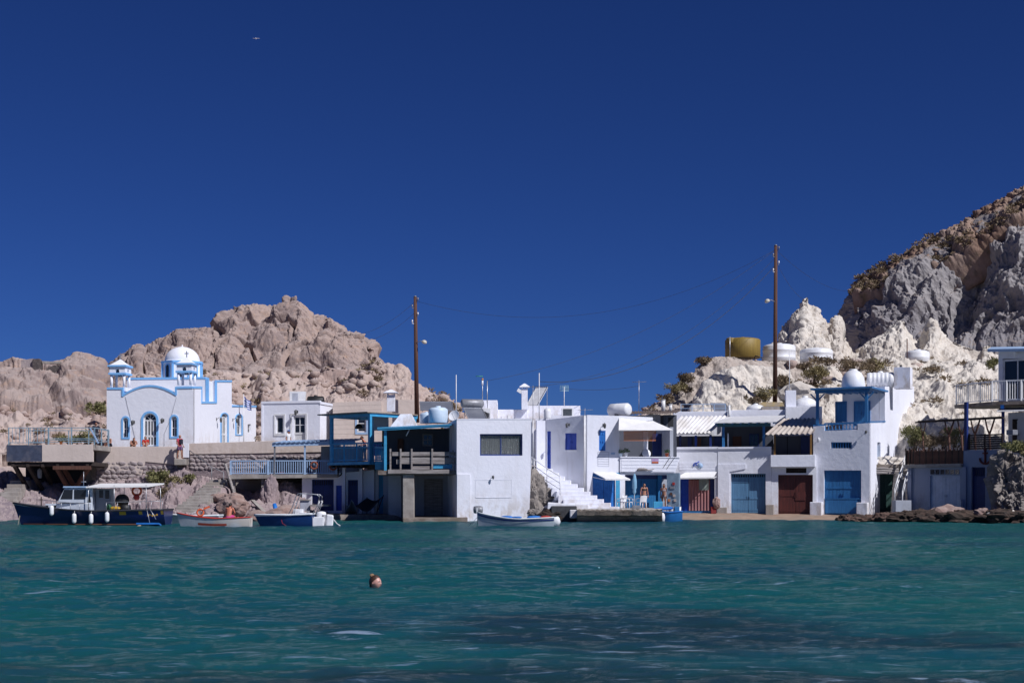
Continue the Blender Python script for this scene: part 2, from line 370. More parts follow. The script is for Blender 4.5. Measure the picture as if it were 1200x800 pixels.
def sheet(name, crest, base, yc, yb, g, disp, material, step=0.8, rows=120, back=14.0, sink=2.0, kind='structure', amp=None, backdrop=1.0, smooth=True, fit=5):
    x0, x1 = crest[0][0], crest[-1][0]
    px = np.linspace(x0, x1, max(8, int((x1 - x0) / step)))[None, :]
    Yc = interp(yc, px[0])[None, :]; Yb = interp(yb, px[0])[None, :]
    zc = H + (YH - interp(crest, px[0])[None, :]) * Yc / F; zb = H + (YH - interp(base, px[0])[None, :]) * Yb / F
    t = np.linspace(0, 1, rows)[:, None]
    gg = g(t) if callable(g) else t ** g
    Y = Yb + (Yc - Yb) * gg; Z = zb + (zc - zb) * t
    Y = np.vstack([Yb, Y]); Z = np.vstack([zb - sink, Z])
    for s in (0.06, 0.14, 0.25, 0.4, 0.6, 0.8, 1.0):
        Y = np.vstack([Y, Yc + back * s]); Z = np.vstack([Z, zc - (zc - zb + sink) * backdrop * s ** 1.5])
    X = (px - 600) * Y / F
    Pm = np.stack([X, Y, Z], -1); nr, nc = X.shape
    du = np.gradient(Pm, axis=1); dv = np.gradient(Pm, axis=0)
    N = np.cross(du, dv); N /= np.linalg.norm(N, axis=-1, keepdims=True) + 1e-9
    for _ in range(3):
        N[1:-1] = (N[:-2] + 2 * N[1:-1] + N[2:]) / 4
    N /= np.linalg.norm(N, axis=-1, keepdims=True) + 1e-9
    V = Pm.reshape(-1, 3)
    tt = np.concatenate([[0], np.linspace(0, 1, rows), np.ones(7)])[:, None] + 0 * px
    d = disp(V, tt.ravel())
    a = np.ones_like(tt); 
    V = V + N.reshape(-1, 3) * (d * a.ravel())[:, None]
    # lift or lower each column so that the displaced crest keeps the height of the drawn crest line
    G = V.reshape(nr, nc, 3); py = YH - (G[..., 2] - H) * F / G[..., 1]; dz = (py.min(0) - interp(crest, px[0])) * Yc[0] / F
    k_ = max(1, int(fit / step)); ker = np.hanning(2 * k_ + 3); ker /= ker.sum(); dz = np.convolve(np.pad(dz, k_ + 1, mode='edge'), ker, 'valid')
    G[..., 2] += dz[None, :] * np.clip(tt, 0, 1) ** 0.8
    V = G.reshape(-1, 3)
    return npmesh(name, V, nr, nc, material, kind, smooth)

ROCKP = rockmat('pink_grey_rock', (0.375, 0.287, 0.25), (0.265, 0.205, 0.19), (0.42, 0.29, 0.22), (0.42, 0.345, 0.315), 0.14, 1.5, 0.20)
SCREE = rockmat('pale_scree', (0.48, 0.385, 0.335), (0.36, 0.265, 0.23), (0.22, 0.17, 0.16), (0.48, 0.39, 0.36), 0.13, 1.0, 0.20)
TUFF = rockmat('white_tuff', (0.68, 0.63, 0.56), (0.57, 0.51, 0.445), (0.42, 0.36, 0.30), (0.60, 0.55, 0.49), 0.22, 1.8, 0.14)
CLIFFM = rockmat('dark_cliff_rock', (0.25, 0.235, 0.245), (0.33, 0.31, 0.305), (0.17, 0.155, 0.165), (0.26, 0.20, 0.16), 0.10, 1.2, 0.18)
REDSOIL = rockmat('red_brown_slope', (0.24, 0.155, 0.115), (0.33, 0.25, 0.21), (0.12, 0.10, 0.06), (0.26, 0.17, 0.12), 0.12, 0.9, 0.15)
SHOREM = rockmat('shore_rock', (0.31, 0.24, 0.24), (0.21, 0.17, 0.185), (0.42, 0.34, 0.33), (0.38, 0.31, 0.295), 0.3, 2.2, 0.12)
WETROCK = rockmat('wet_dark_rock', (0.055, 0.042, 0.034), (0.032, 0.028, 0.026), (0.11, 0.07, 0.055), (0.09, 0.062, 0.05), 0.5, 2.6, 0.06)

# ground far and wide (the sea bed under the bay, the island behind)
gnd = MB(); gnd.grid([[(-4000, -4000, -2.2), (4000, -4000, -2.2)], [(-4000, 8000, -2.2), (4000, 8000, -2.2)]], False)
gnd.build('ground', mat('sea_bed_sand', (0.30, 0.26, 0.2), scale=.05), kind='structure', recalc=False)

def lump_scree(V, t):
    d = 1.5 * fbm(V / 9, 4, 3) + 0.8 * fbm(V / 2.4, 5, 8, 0.65) + 0.3 * fbm(V / 0.7, 4, 9, 0.65)
    f1, f2 = worley(V / 1.5, 5); pick = np.clip((vnoise(V / 1.5 + 40, 9) - 0.0) * 3, 0, 1)
    g1, g2 = worley(V / 3.4, 6); pk2 = np.clip((vnoise(V / 4 + 80, 19) - 0.12) * 4, 0, 1)
    return d + np.clip(0.45 - f1, 0, 1) * 2.2 * pick + np.clip(0.5 - g1, 0, 1) * 3.4 * pk2 - 0.4
# village hillside: one plain of earth that carries everything behind the waterfront
sheet('hillside', [(-900, 545), (-200, 540), (60, 518), (300, 515), (600, 535), (760, 520), (1000, 500), (1300, 500), (2200, 540)],
      [(-900, 550), (600, 545), (2200, 550)], 175, 107, 1.0, lambda V, t: 0.35 * fbm(V / 5, 4, 2) - 0.3, SCREE, 3, 40, 120, 3.0)

# left: pale slope, the two outcrops and the shoulder to the right
sheet('scree_slope', [(-260, 452), (-60, 440), (0, 437), (30, 431), (60, 437), (95, 446), (110, 451), (130, 452), (142, 444), (152, 438), (200, 439), (250, 433), (290, 438), (330, 434), (365, 436), (400, 431), (420, 433), (465, 440), (500, 458), (535, 476), (560, 500)],
      [(-260, 535), (0, 524), (110, 516), (320, 512), (560, 515)], 152, [(-260, 108), (0, 109), (110, 113), (150, 124), (560, 124)], 1.0, lump_scree, SCREE, 0.9, 130, 30, 2)
def d_out(V, t):
    q = V * np.array([1, 1, 0.8])
    return 1.7 * lumps(q, 6.5, 11) + 0.5 * lumps(q, 2.6, 12) + 0.8 * fbm(V / 2.0, 5, 4, 0.62) - 0.9
sheet('rock_outcrop', [(-200, 440), (-100, 424), (-30, 426), (0, 424), (15, 418), (30, 421), (48, 424), (62, 423), (76, 420), (90, 411), (104, 414), (115, 419), (117.5, 430), (119, 440), (121, 450)],
      [(-200, 482), (0, 478), (121, 474)], 143, 130, 0.8, d_out, ROCKP, 0.7, 70, 7, 2, fit=2)
def d_mass(V, t):
    q = V * np.array([1, 1, 0.62])
    fade = np.clip(t * 3, 0.25, 1)
    w = V + np.stack([fbm(V / 5, 3, 70 + k) for k in range(3)], 1) * 1.6
    cr = np.clip(1 - np.abs(vnoise(w * np.array([0.22, 0.22, 0.07]), 33)) * 9, 0, 1)
    return (3.0 * lumps(q, 10.0, 21) + 0.8 * lumps(q, 4.2, 22) + 0.9 * fbm(V / 3.2, 5, 25, 0.6) + 0.45 * fbm(V / 0.9, 5, 4, 0.65) - 1.4 * cr - 1.9) * fade
sheet('rock_massif', [(124, 458), (129, 446), (133, 424), (140, 415), (152, 411), (158, 406), (163, 402), (169, 406), (175, 404), (192, 396), (207, 390), (214, 385), (230, 384), (252, 383), (258, 375), (268, 365), (283, 358), (300, 356), (318, 358), (328, 354),
      (336, 347), (346, 348), (356, 358), (366, 369), (384, 370), (394, 380), (404, 388), (420, 390), (434, 401), (443, 413), (446, 424), (449, 437)],
      [(124, 464), (150, 446), (250, 442), (350, 440), (400, 436), (449, 440)], [(121, 166), (250, 172), (340, 174), (449, 158)], [(121, 160), (250, 157), (360, 154), (449, 151)], 0.8, d_mass, ROCKP, 0.6, 190, 26, 3)
def d_shoulder(V, t):
    return 0.9 * lumps(V * np.array([1, 1, 0.8]), 4.4, 41) + 0.9 * fbm(V / 2.4, 5, 42, 0.65) + 0.3 * fbm(V / 0.7, 4, 6, 0.6) - 0.5
sheet('rock_shoulder', [(378, 472), (392, 458), (405, 449), (416, 440), (430, 432), (446, 427), (455, 425), (462, 430), (468, 426), (476, 431), (480, 444), (494, 451), (505, 460), (520, 463), (529, 473), (534, 479), (540, 490)],
      [(378, 475), (540, 492)], [(378, 134.5), (410, 141), (540, 141)], 134, 0.9, d_shoulder, SCREE, 0.6, 90, 14, 3)

# right: pale knoll with white cut face, white spires, dark cliff, white tuff slope
def d_knoll(V, t):
    return 0.9 * fbm(V / 5, 4, 15) + 0.55 * lumps(V, 2.6, 51) + 0.35 * fbm(V / 0.9, 5, 16, 0.62) - 0.5
sheet('pale_knoll', [(738, 505), (752, 487), (762, 478), (778, 466), (792, 452), (803, 441), (815, 432), (824, 424), (838, 418), (855, 417), (872, 421), (900, 423), (935, 425), (975, 423), (1010, 420), (1080, 424)],
      [(738, 515), (1080, 500)], [(738, 118), (850, 124), (1080, 130)], [(738, 112), (1080, 112)], 0.8, d_knoll,
      rockmat('knoll_rubble', (0.46, 0.40, 0.35), (0.36, 0.30, 0.26), (0.24, 0.20, 0.17), (0.48, 0.42, 0.37), 0.25, 2.0, 0.12), 0.6, 130, 24, 2)
def d_cut(V, t):
    return 0.9 * ridge(V * np.array([.25, .25, .12]), 4, 61) + 0.35 * lumps(V, 1.4, 62) + 0.18 * fbm(V / 0.5, 4, 17) - 0.5
sheet('white_cut_face', [(808, 492), (816, 466), (826, 448), (842, 436), (858, 430), (872, 427), (890, 428), (908, 430), (925, 434), (934, 448), (940, 470)],
      [(808, 498), (940, 498)], [(808, 116.5), (940, 118)], [(808, 112), (940, 112.5)], 1.0, d_cut, TUFF, 0.5, 110, 3, 2)
def d_spire(V, t):
    q = V * np.array([1, 1, 0.55])
    return 1.1 * ridge(V * np.array([.35, .35, .14]), 4, 71) + 0.7 * lumps(q, 1.7, 72) + 0.4 * fbm(V / 0.6, 5, 18, 0.62) - 0.9
sheet('white_spire_rock', [(900, 425), (905, 408), (908, 402), (913, 399), (917, 384), (926, 376), (932, 364), (938, 358), (941, 349), (947, 350), (951, 358), (956, 360), (960, 370), (964, 377), (966, 386), (968, 381), (974, 374), (980, 370), (985, 370), (984, 378), (981, 386), (986, 394), (990, 403), (996, 411), (1004, 415), (1012, 424)],
      [(900, 428), (1012, 428)], 140, 134, 1.0, d_spire, TUFF, 0.45, 120, 6, 3)
CREST = [(991, 412), (993, 398), (993, 380), (993.5, 362), (995, 349), (999, 342), (1012, 331), (1030, 317), (1048, 307), (1062, 299), (1078, 289), (1092, 280), (1108, 271), (1124, 263), (1146, 250), (1170, 237), (1200, 220), (1260, 188), (1340, 155), (1460, 128), (1700, 110)]
def d_cliff(V, t):
    w = V + np.stack([fbm(V / 7, 3, 90 + k) for k in range(3)], 1) * 3
    # diagonal gouges that fall to the left, as in the photograph
    c, s = math.cos(0.45), math.sin(0.45)
    a = w[:, 0] * c - w[:, 2] * s; b = w[:, 0] * s + w[:, 2] * c
    q = np.stack([a * 0.10, w[:, 1] * 0.08, b * 0.028], 1)
    gouge = np.clip(1 - np.abs(vnoise(q, 81)) * 5, 0, 1) ** 1.2
    q2 = np.stack([a * 0.30, w[:, 1] * 0.2, b * 0.085], 1)
    slab = 2.6 * fbm(q2, 5, 82, 0.55) + 1.5 * ridge(q2 * 1.7 + 9, 4, 83)
    big = 2.2 * lumps(V * np.array([.8, .8, 0.6]), 13, 87)
    fine = 0.9 * fbm(V / 2.6, 5, 84, 0.66) + 0.35 * lumps(V, 2.2, 86) + 0.35 * fbm(V / 0.8, 4, 85, 0.65)
    top = np.clip((t - 0.74) / 0.2, 0, 1)
    return (slab + big + fine - 2.6 * gouge - 1.4) * (1 - 0.85 * top) * np.clip(t * 4, 0.3, 1)
sheet('dark_cliff', CREST, [(991, 414), (1700, 412)], [(991, 184), (1003, 180), (1200, 178), (1700, 176)], [(991, 183), (1003, 172), (1060, 166), (1200, 160), (1700, 150)], lambda t: 0.55 * t + 0.45 * t ** 5, d_cliff, CLIFFM, 0.55, 330, 60, 4)
# the red-brown scrubby cap above the cliff edge
def shift(poly, f): return [(x, y + f(x)) for x, y in poly]
capc = [p for p in CREST if 999 <= p[0]]
sheet('scrub_cap_slope', shift(capc, lambda x: -1.0), [(999, 349), (1020, 348), (1045, 338), (1060, 336), (1072, 322), (1090, 334), (1110, 318), (1140, 300), (1165, 285), (1185, 268), (1200, 262), (1260, 230), (1340, 190), (1700, 140)],
      [(999, 180), (1200, 177), (1700, 175)], [(999, 175), (1090, 170), (1200, 166), (1700, 158)], 1.0,
      lambda V, t: (0.8 * lumps(V, 2.4, 91) + 0.7 * lumps(V, 1.0, 92) + 0.7 * fbm(V / 1.2, 5, 93, 0.62) - 0.1) * np.clip(t * 5, 0, 1) - 4.5 * (1 - np.clip(t * 6, 0, 1)), REDSOIL, 0.55, 90, 40, 3)
def d_tuff(V, t):
    q = V * np.array([1, 1, 0.6])
    return 1.5 * fbm(q / 4.5, 5, 101, 0.6) + 0.7 * lumps(q, 4.8, 102) + 0.7 * ridge(V * np.array([.22, .22, .12]), 5, 103) + 0.35 * fbm(V / 0.6, 5, 104, 0.65) - 0.9
sheet('white_tuff_crags', [(996, 425), (1004, 413), (1018, 402), (1032, 391), (1046, 379), (1056, 374), (1064, 381), (1070, 396), (1077, 400), (1083, 382), (1090, 372), (1096, 374), (1100, 388), (1112, 396), (1124, 402), (1136, 406), (1148, 411), (1152, 405), (1160, 405), (1166, 414), (1190, 420), (1260, 420), (1400, 430)],
      [(996, 436), (1400, 440)], 139, 132, 1.0, d_tuff, TUFF, 0.5, 110, 8, 3)
sheet('white_tuff_slope', [(960, 428), (1000, 424), (1040, 418), (1080, 420), (1120, 424), (1160, 420), (1200, 425), (1300, 430), (1500, 440)],
      [(960, 530), (1010, 535), (1080, 540), (1200, 540), (1500, 545)], [(960, 130), (1500, 132)], [(960, 110), (1010, 107), (1500, 107)], lambda t: 0.65 * t + 0.35 * t ** 3, d_tuff, TUFF, 0.6, 210, 20, 3)

# low pink rock under the church terrace and the far left shore
def d_shore(V, t):
    return (0.8 * lumps(V, 2.8, 111) + 0.5 * fbm(V / 1.6, 5, 112, 0.6) + 0.22 * lumps(V, 0.8, 114) + 0.25 * fbm(V / 0.5, 5, 113, 0.65) - 0.5)
sheet('shore_rocks', [(-300, 530), (-60, 535), (0, 548), (20, 556), (60, 566), (105, 566), (160, 560), (180, 552), (215, 548), (228, 556), (262, 562), (275, 572), (300, 577), (335, 562), (352, 566), (372, 580), (420, 602)],
      [(-300, 615), (0, 615), (30, 614), (250, 611), (420, 611)], [(-300, 106), (110, 104.2), (230, 103.4), (300, 102.6), (420, 103)], [(-300, 92), (0, 93), (60, 96), (250, 96), (420, 97)], 1.0, d_shore, SHOREM, 0.5, 110, 3, 1.5)

# beach in front of the boat garages on the right
bx = np.linspace(640, 1180, 110); by = np.array([86, 96, 97.5, 98.7, 99.6, 100.6, 101.6, 103, 106, 109.])
bz = np.array([-1.2, -0.25, -0.12, -0.04, 0.05, 0.17, 0.30, 0.42, 0.46, 0.46])
XX = (bx[None, :] - 600) * 100 / F + 0 * by[:, None]; YY = by[:, None] + 0.35 * np.sin(bx[None, :] / 23); ZZ = bz[:, None] + 0 * bx[None, :]
V = np.stack([XX, YY, ZZ], -1).reshape(-1, 3); V[:, 2] += 0.03 * fbm(V / 0.8, 4, 7)
npmesh('beach', V, len(by), len(bx), mat('beach_sand', (0.36, 0.26, 0.19), (0.24, 0.165, 0.12), 1.2, 0.85, 0.03, 10, c3=(0.28, 0.22, 0.17)))

# ---------------------------------------------------------------- the sea
def watermat():
    m = bpy.data.materials.new('sea_water'); m.use_nodes = True
    n, l = m.node_tree.nodes, m.node_tree.links; b = n['Principled BSDF']
    tc = n.new('ShaderNodeTexCoord'); sx = n.new('ShaderNodeSeparateXYZ'); l.new(tc.outputs['Object'], sx.inputs[0])
    def noise(scale, st=(1, 1, 1), det=5, ro=0.55, dist=0):
        mp = n.new('ShaderNodeMapping'); mp.inputs['Scale'].default_value = st; l.new(tc.outputs['Object'], mp.inputs[0])
        z = n.new('ShaderNodeTexNoise'); z.inputs['Scale'].default_value = scale; z.inputs['Detail'].default_value = det
        z.inputs['Roughness'].default_value = ro; z.inputs['Distortion'].default_value = dist; l.new(mp.outputs[0], z.inputs['Vector']); return z.outputs['Fac']
    def rng(src, a, bb, va=0, vb=1):
        r = n.new('ShaderNodeMapRange'); r.interpolation_type = 'SMOOTHSTEP'; r.inputs[1].default_value = a; r.inputs[2].default_value = bb
        r.inputs[3].default_value = va; r.inputs[4].default_value = vb; l.new(src, r.inputs[0]); return r.outputs[0]
    def math_(op, a, bb):
        x = n.new('ShaderNodeMath'); x.operation = op
        for k, s in ((0, a), (1, bb)):
            if isinstance(s, (int, float)): x.inputs[k].default_value = s
            else: l.new(s, x.inputs[k])
        return x.outputs[0]
    def mixc(fac, i, c):
        x = n.new('ShaderNodeMix'); x.data_type = 'RGBA'; l.new(fac, x.inputs[0])
        if isinstance(i, tuple): x.inputs[6].default_value = (*i, 1)
        else: l.new(i, x.inputs[6])
        x.inputs[7].default_value = (*c, 1); return x.outputs[2]
    # clear sand bottom shows green-blue; deeper channels bluer; weed beds on the bottom near-black
    o = mixc(rng(noise(0.055, (1, 1.6, 1), 4), 0.40, 0.62), (0.0075, 0.078, 0.082), (0.0075, 0.058, 0.082))
    # weed-covered rock on the bottom: one bed right of the middle, the shallows at the near edge, a small one to the left
    def bed(x, y, rx, ry, k):
        dx = math_('MULTIPLY', math_('SUBTRACT', sx.outputs[0], x), 1 / rx); dy = math_('MULTIPLY', math_('SUBTRACT', sx.outputs[1], y), 1 / ry)
        return math_('MULTIPLY', rng(math_('ADD', math_('MULTIPLY', dx, dx), math_('MULTIPLY', dy, dy)), 0.1, 1.6, 1, 0), k)
    beds = math_('MAXIMUM', math_('MAXIMUM', bed(1.6, 18, 3.2, 3.4, .95), bed(-2.0, 18.2, .8, 1.3, .7)), math_('MAXIMUM', bed(5.2, 16.6, 2.6, 1.3, .8), rng(sx.outputs[1], 12.6, 15.6, .95, 0)))
    weed = rng(math_('ADD', beds, math_('MULTIPLY', math_('SUBTRACT', noise(0.55, (.7, 1, 1), 7, 0.65, 0.5), 0.5), 1.5)), 0.30, 1.05, 0, .85)
    o = mixc(weed, o, (0.012, 0.030, 0.042))
    glint_flecks = math_('MULTIPLY', rng(noise(3.0, (0.42, 1.5, 1), 8, 0.72, 0.5), 0.555, 0.68, 0, 0.8), rng(noise(0.07, (1, 1.5, 1), 4), 0.40, 0.60, 0.15, 1))
    o = mixc(glint_flecks, o, (0.25, 0.33, 0.44))  # bright flecks: broken sky and house reflections painted into the colour
    # water body and mirror-like surface, mixed by Fresnel; the strength is that of a polarised view, as the sky shows
    n.remove(b); df = n.new('ShaderNodeBsdfDiffuse'); l.new(o, df.inputs[0]); gl = n.new('ShaderNodeBsdfGlossy'); gl.inputs['Roughness'].default_value = 0.06
    bp = n.new('ShaderNodeBump'); bp.inputs['Strength'].default_value = 1.0; bp.inputs['Distance'].default_value = 0.22
    l.new(noise(3.6, (0.5, 1, 1), 9, 0.72, 0.35), bp.inputs['Height']); l.new(bp.outputs[0], gl.inputs['Normal'])
    fr = n.new('ShaderNodeFresnel'); fr.inputs[0].default_value = 1.33; l.new(bp.outputs[0], fr.inputs['Normal'])
    mx = n.new('ShaderNodeMixShader'); l.new(math_('MULTIPLY', fr.outputs[0], 0.80), mx.inputs[0]); l.new(df.outputs[0], mx.inputs[1]); l.new(gl.outputs[0], mx.inputs[2])
    l.new(mx.outputs[0], n['Material Output'].inputs['Surface'])
    return m
rows = []; y = 4.0
while y < 150: rows.append(y); y += max(0.10, min(0.45 * y * y / (F * H), 0.9))
wy = np.array([-60, -25, -8] + rows + [170, 230])
wx = np.concatenate([np.linspace(-1500, -60, 12)[:-1], np.linspace(-60, 1260, 900), np.linspace(1260, 2700, 13)[1:]])
Yg = wy[:, None] + 0 * wx[None, :]; Xg = (wx[None, :] - 600) * (np.maximum(Yg, 12)) / F
def sea_height(x, y):
    q = np.stack([x, y, 0 * x], 1); z = 0
    rg = random.Random(3)
    wq = fbm(q / 6.0, 2, 120) * 1.2
    for lam, amp, ang in ((7.5, .026, 75), (5.1, .020, 103), (3.4, .015, 60), (2.3, .017, 118), (1.6, .017, 84), (1.15, .016, 52), (0.85, .014, 112), (.6, .011, 78), (.42, .008, 95)):
        a = R(ang + rg.uniform(-8, 8)); k = 2 * math.pi / lam; ph = k * (x * math.cos(a) + y * math.sin(a)) + wq * k * 0.8 + rg.random() * 6
        s = (np.sin(ph) + 1) / 2
        z = z + amp * (2 * s ** 1.5 - 0.85) * (0.65 + 0.7 * vnoise(q / (lam * 2.2) + rg.random() * 50, 121))
    rs_ = np.hypot(x + 2.49, y - 25.9); z = z + 0.02 * np.exp(-((rs_ - .55) / .5) ** 2) * np.cos(rs_ * 13)      # ripples round the swimmer
    return z + 0.04 * fbm(q / np.array([1.2, .7, 1]), 5, 122, 0.62)
xx, yy = Xg.ravel(), Yg.ravel()
zz = sea_height(xx, yy)
zz *= np.clip((112 - yy) / 14, 0.3, 1)
zz *= np.where((yy > 3) & (yy < 151), 1, 0)
npmesh('sea', np.stack([xx, yy, zz], 1), len(wy), len(wx), watermat())
# ---------------------------------------------------------------- building helpers
def strip(b, fc, pts, w, o0=0.04, o1=-0.02, ref=0.0, closed=False):
    """a band of width w metres that follows a line of pixels on a face"""
    q = [Vector((*fc.uz(x, y, ref), 0)) for x, y in pts]; m = len(q)
    if closed: q.append(q[0])
    for i in range(len(q) - 1):
        d = (q[i + 1] - q[i]); L = d.length
        if L < 1e-4: continue
        d /= L; nn = Vector((-d.y, d.x, 0)) * (w / 2); e = d * (w * 0.48 if (0 < i) else 0); e2 = d * (w * 0.48 if i < len(q) - 2 else 0)
        a = [q[i] - nn - e * 0.0, q[i + 1] - nn + e2, q[i + 1] + nn + e2, q[i] + nn - e * 0.0]
        k = 0.0015 * (i % 2)
        b.hexa([fc.w(p.x, p.y, o1 - k) for p in a] + [fc.w(p.x, p.y, o0 + k) for p in a])
    return b
def bar(b, p0, p1, w, h=None):
    """square timber between two points"""
    p0 = Vector(p0); p1 = Vector(p1); h = h or w; d = p1 - p0
    q = d.to_track_quat('Z', 'Y'); x = q @ Vector((w / 2, 0, 0)); y = q @ Vector((0, h / 2, 0))
    return b.hexa([p0 - x - y, p0 + x - y, p0 + x + y, p0 - x + y, p1 - x - y, p1 + x - y, p1 + x + y, p1 - x + y])
def sub(fc, x0, y0, x1, y1, ref): # pixel rectangle -> u0,u1,z0,z1
    u0, _ = fc.uz(x0, y0, ref); u1, _ = fc.uz(x1, y0, ref); xm = (x0 + x1) / 2
    return u0, u1, fc.uz(xm, y1, ref)[1], fc.uz(xm, y0, ref)[1]
def window(fc, par, x0, y0, x1, y1, frame, nx=2, nz=1, glass=None, out=-0.12, fw=0.07, ref=0.0, sill=None, name='window', bottom=None):
    u0, u1, z0, z1 = sub(fc, x0, y0, x1, y1, ref); b = MB(); glass = glass or GLASS
    u0 += .002; u1 -= .002; z0 += .002; z1 -= .002
    b.ub(fc, u0, u0 + fw, z0, z1, out, out - .08); b.ub(fc, u1 - fw, u1, z0, z1, out, out - .08)
    b.ub(fc, u0 + fw, u1 - fw, z0, z0 + fw, out, out - .08); b.ub(fc, u0 + fw, u1 - fw, z1 - fw, z1, out, out - .08)
    cu = [u0 + fw + (u1 - u0 - 2 * fw) * i / nx for i in range(nx + 1)]; cz = [z0 + fw + (z1 - z0 - 2 * fw) * i / nz for i in range(nz + 1)]
    for u in cu[1:-1]: b.ub(fc, u - fw * .35, u + fw * .35, z0 + fw, z1 - fw, out - .004, out - .07)
    for z in cz[1:-1]: b.ub(fc, u0 + fw, u1 - fw, z - fw * .3, z + fw * .3, out - .008, out - .066)
    o = b.build(name, frame, par)
    for i in range(nx):
        for j in range(nz):
            MB().ub(fc, cu[i] + .003, cu[i + 1] - .003, cz[j] + .003, cz[j + 1] - .003, out - .035, out - .05).build('pane', glass, o)
    if sill: MB().ub(fc, u0 - .06, u1 + .06, z0 - .075, z0 - .003, .06, out + .002).build('sill', sill, o)
    return o
def archwin(fc, par, x0, x1, yt, yb, surround, sw, frame, out=-0.14, door=False, name='window'):
    """arched window or door: painted surround, recessed frame with bars, panes behind"""
    b = MB(); n = 10; sx = sw
    b.prism(fc, arch(x0 - sx, x1 + sx, yt - sx, yb if door else yb + sx), [arch(x0, x1, yt, yb - (0.15 if door else 0))], 0.045, -0.02)
    o = b.build(name, frame if False else surround, par)
    f = MB(); t = (x1 - x0) * 0.09; r = (x1 - x0) / 2; ym = yt + r
    f.prism(fc, arch(x0 + .02, x1 - .02, yt + .02, yb - .02), [arch(x0 + t, x1 - t, yt + t, ym), rect(x0 + t, ym + t, (x0 + x1) / 2 - t * .6, yb - t), rect((x0 + x1) / 2 + t * .6, ym + t, x1 - t, yb - t)], out, out - .07)
    cx = (x0 + x1) / 2
    for a in (45, 90, 135): strip(f, fc, [(cx, ym), (cx + (r - t * .5) * math.cos(R(a)), ym - (r - t * .5) * math.sin(R(a)))], 0.035, out - .01, out - .05)
    if door:
        for xx in (x0 + (x1 - x0) * .27, x0 + (x1 - x0) * .73): strip(f, fc, [(xx, ym), (xx, yb)], 0.12, out + .005, out - .06)
        for k in (0.62, 0.98): yy = ym + (yb - ym) * k; strip(f, fc, [(x0, yy), (x1, yy)], 0.16, out + .008, out - .055)
    else:
        for k in (0.5,): yy = ym + (yb - ym) * k; strip(f, fc, [(x0, yy), (x1, yy)], 0.04, out - .012, out - .05)
    f.build('frame', frame, o)
    MB().prism(fc, arch(x0 + .05, x1 - .05, yt + .05, yb - .05), [], out - .03, out - .045).build('pane', GLASS, o)
    return o
def plankdoor(fc, par, x0, y0, x1, y1, m, leaves=2, out=-0.15, ref=0.0, vent=0.0, nplank=5, rails=(0.12, 0.55, 0.9), name='door', railm=None):
    """boarded double door: each leaf has separate boards with recessed joints, ledges, and a slatted vent above"""
    u0, u1, z0, z1 = sub(fc, x0, y0, x1, y1, ref); root = MB()
    fw = 0.07
    root.ub(fc, u0 + .002, u0 + fw, z0, z1 - .002, out + .03, out - .1); root.ub(fc, u1 - fw, u1 - .002, z0, z1 - .002, out + .03, out - .1)
    root.ub(fc, u0 + fw, u1 - fw, z1 - fw, z1 - .002, out + .03, out - .1)
    zt = z1 - fw - .004
    if vent:
        zv = z0 + (z1 - z0) * (1 - vent); root.ub(fc, u0 + fw, u1 - fw, zv - .03, zv + .04, out + .026, out - .09)
        k = max(5, int((u1 - u0) / 0.17))
        for i in range(k):
            u = u0 + fw + (u1 - u0 - 2 * fw) * (i + .5) / k; root.ub(fc, u - .028, u + .028, zv + .04, zt, out - .01, out - .06)
        zt = zv - .034
    d = root.build(name, m, par)
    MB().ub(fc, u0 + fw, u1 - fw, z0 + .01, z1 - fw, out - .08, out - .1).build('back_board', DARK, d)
    a = u0 + fw + .004; w = (u1 - u0 - 2 * fw - .008)
    for L in range(leaves):
        l0 = a + w * L / leaves + .006; l1 = a + w * (L + 1) / leaves - .006; lf = MB()
        for i in range(nplank):
            p0 = l0 + (l1 - l0) * i / nplank; p1 = l0 + (l1 - l0) * (i + 1) / nplank
            lf.ub(fc, p0 + .004, p1 - .004, z0 + .02, zt, out - .004 * (i % 2), out - .05)
        for r_ in rails:
            zz = z0 + (zt - z0) * r_; lf.ub(fc, l0 + .02, l1 - .02, zz - .06, zz + .06, out + .025, out - .002)
        lf.ub(fc, (l1 - .09) if L == 0 else (l0 + .05), (l1 - .05) if L == 0 else (l0 + .09), z0 + (zt - z0) * .45, z0 + (zt - z0) * .52, out + .06, out + .024)
        lf.build('door_leaf', m, d)
    return d
def body(b, fc, x0, y0, x1, y1, depth, o=-0.305, ref=0.0):
    u0, u1, z0, z1 = sub(fc, x0, y0, x1, y1, ref); b.ub(fc, u0 + .003, u1 - .003, z0, z1, o, o - depth); return u0, u1, z0, z1
def corrugated(pts_top, pts_bot, pitch, amp, m, name, par=None, thick=0.02, **kw):
    """corrugated sheet between a top edge and a bottom edge (two points each)"""
    t0, t1 = Vector(pts_top[0]), Vector(pts_top[1]); b0, b1 = Vector(pts_bot[0]), Vector(pts_bot[1])
    n = int((t1 - t0).length / pitch) * 6; nrm = (t1 - t0).cross(b0 - t0).normalized()
    if nrm.z < 0: nrm = -nrm
    rows = []
    for k in range(7):
        f = k / 6; row = []
        for i in range(n + 1):
            s = i / n; p = t0.lerp(t1, s).lerp(b0.lerp(b1, s), f); jag = 0.05 * math.sin(i * 1.7 + math.sin(i)) * (f > .99)
            row.append(p + nrm * (amp * math.cos(i / 6 * 2 * math.pi) + 0.012 * math.sin(s * 9 + f * 4)) + (b0 - t0).normalized() * jag)
        rows.append(row)
    b = MB(); b.grid(rows, True, nrm * -thick); return b.build(name, m, par, **kw)
def slab(b, p, t):
    """four corner points and a thickness downwards"""
    p = [Vector(q) for q in p]; return b.hexa([q - Vector((0, 0, t)) for q in p] + p)
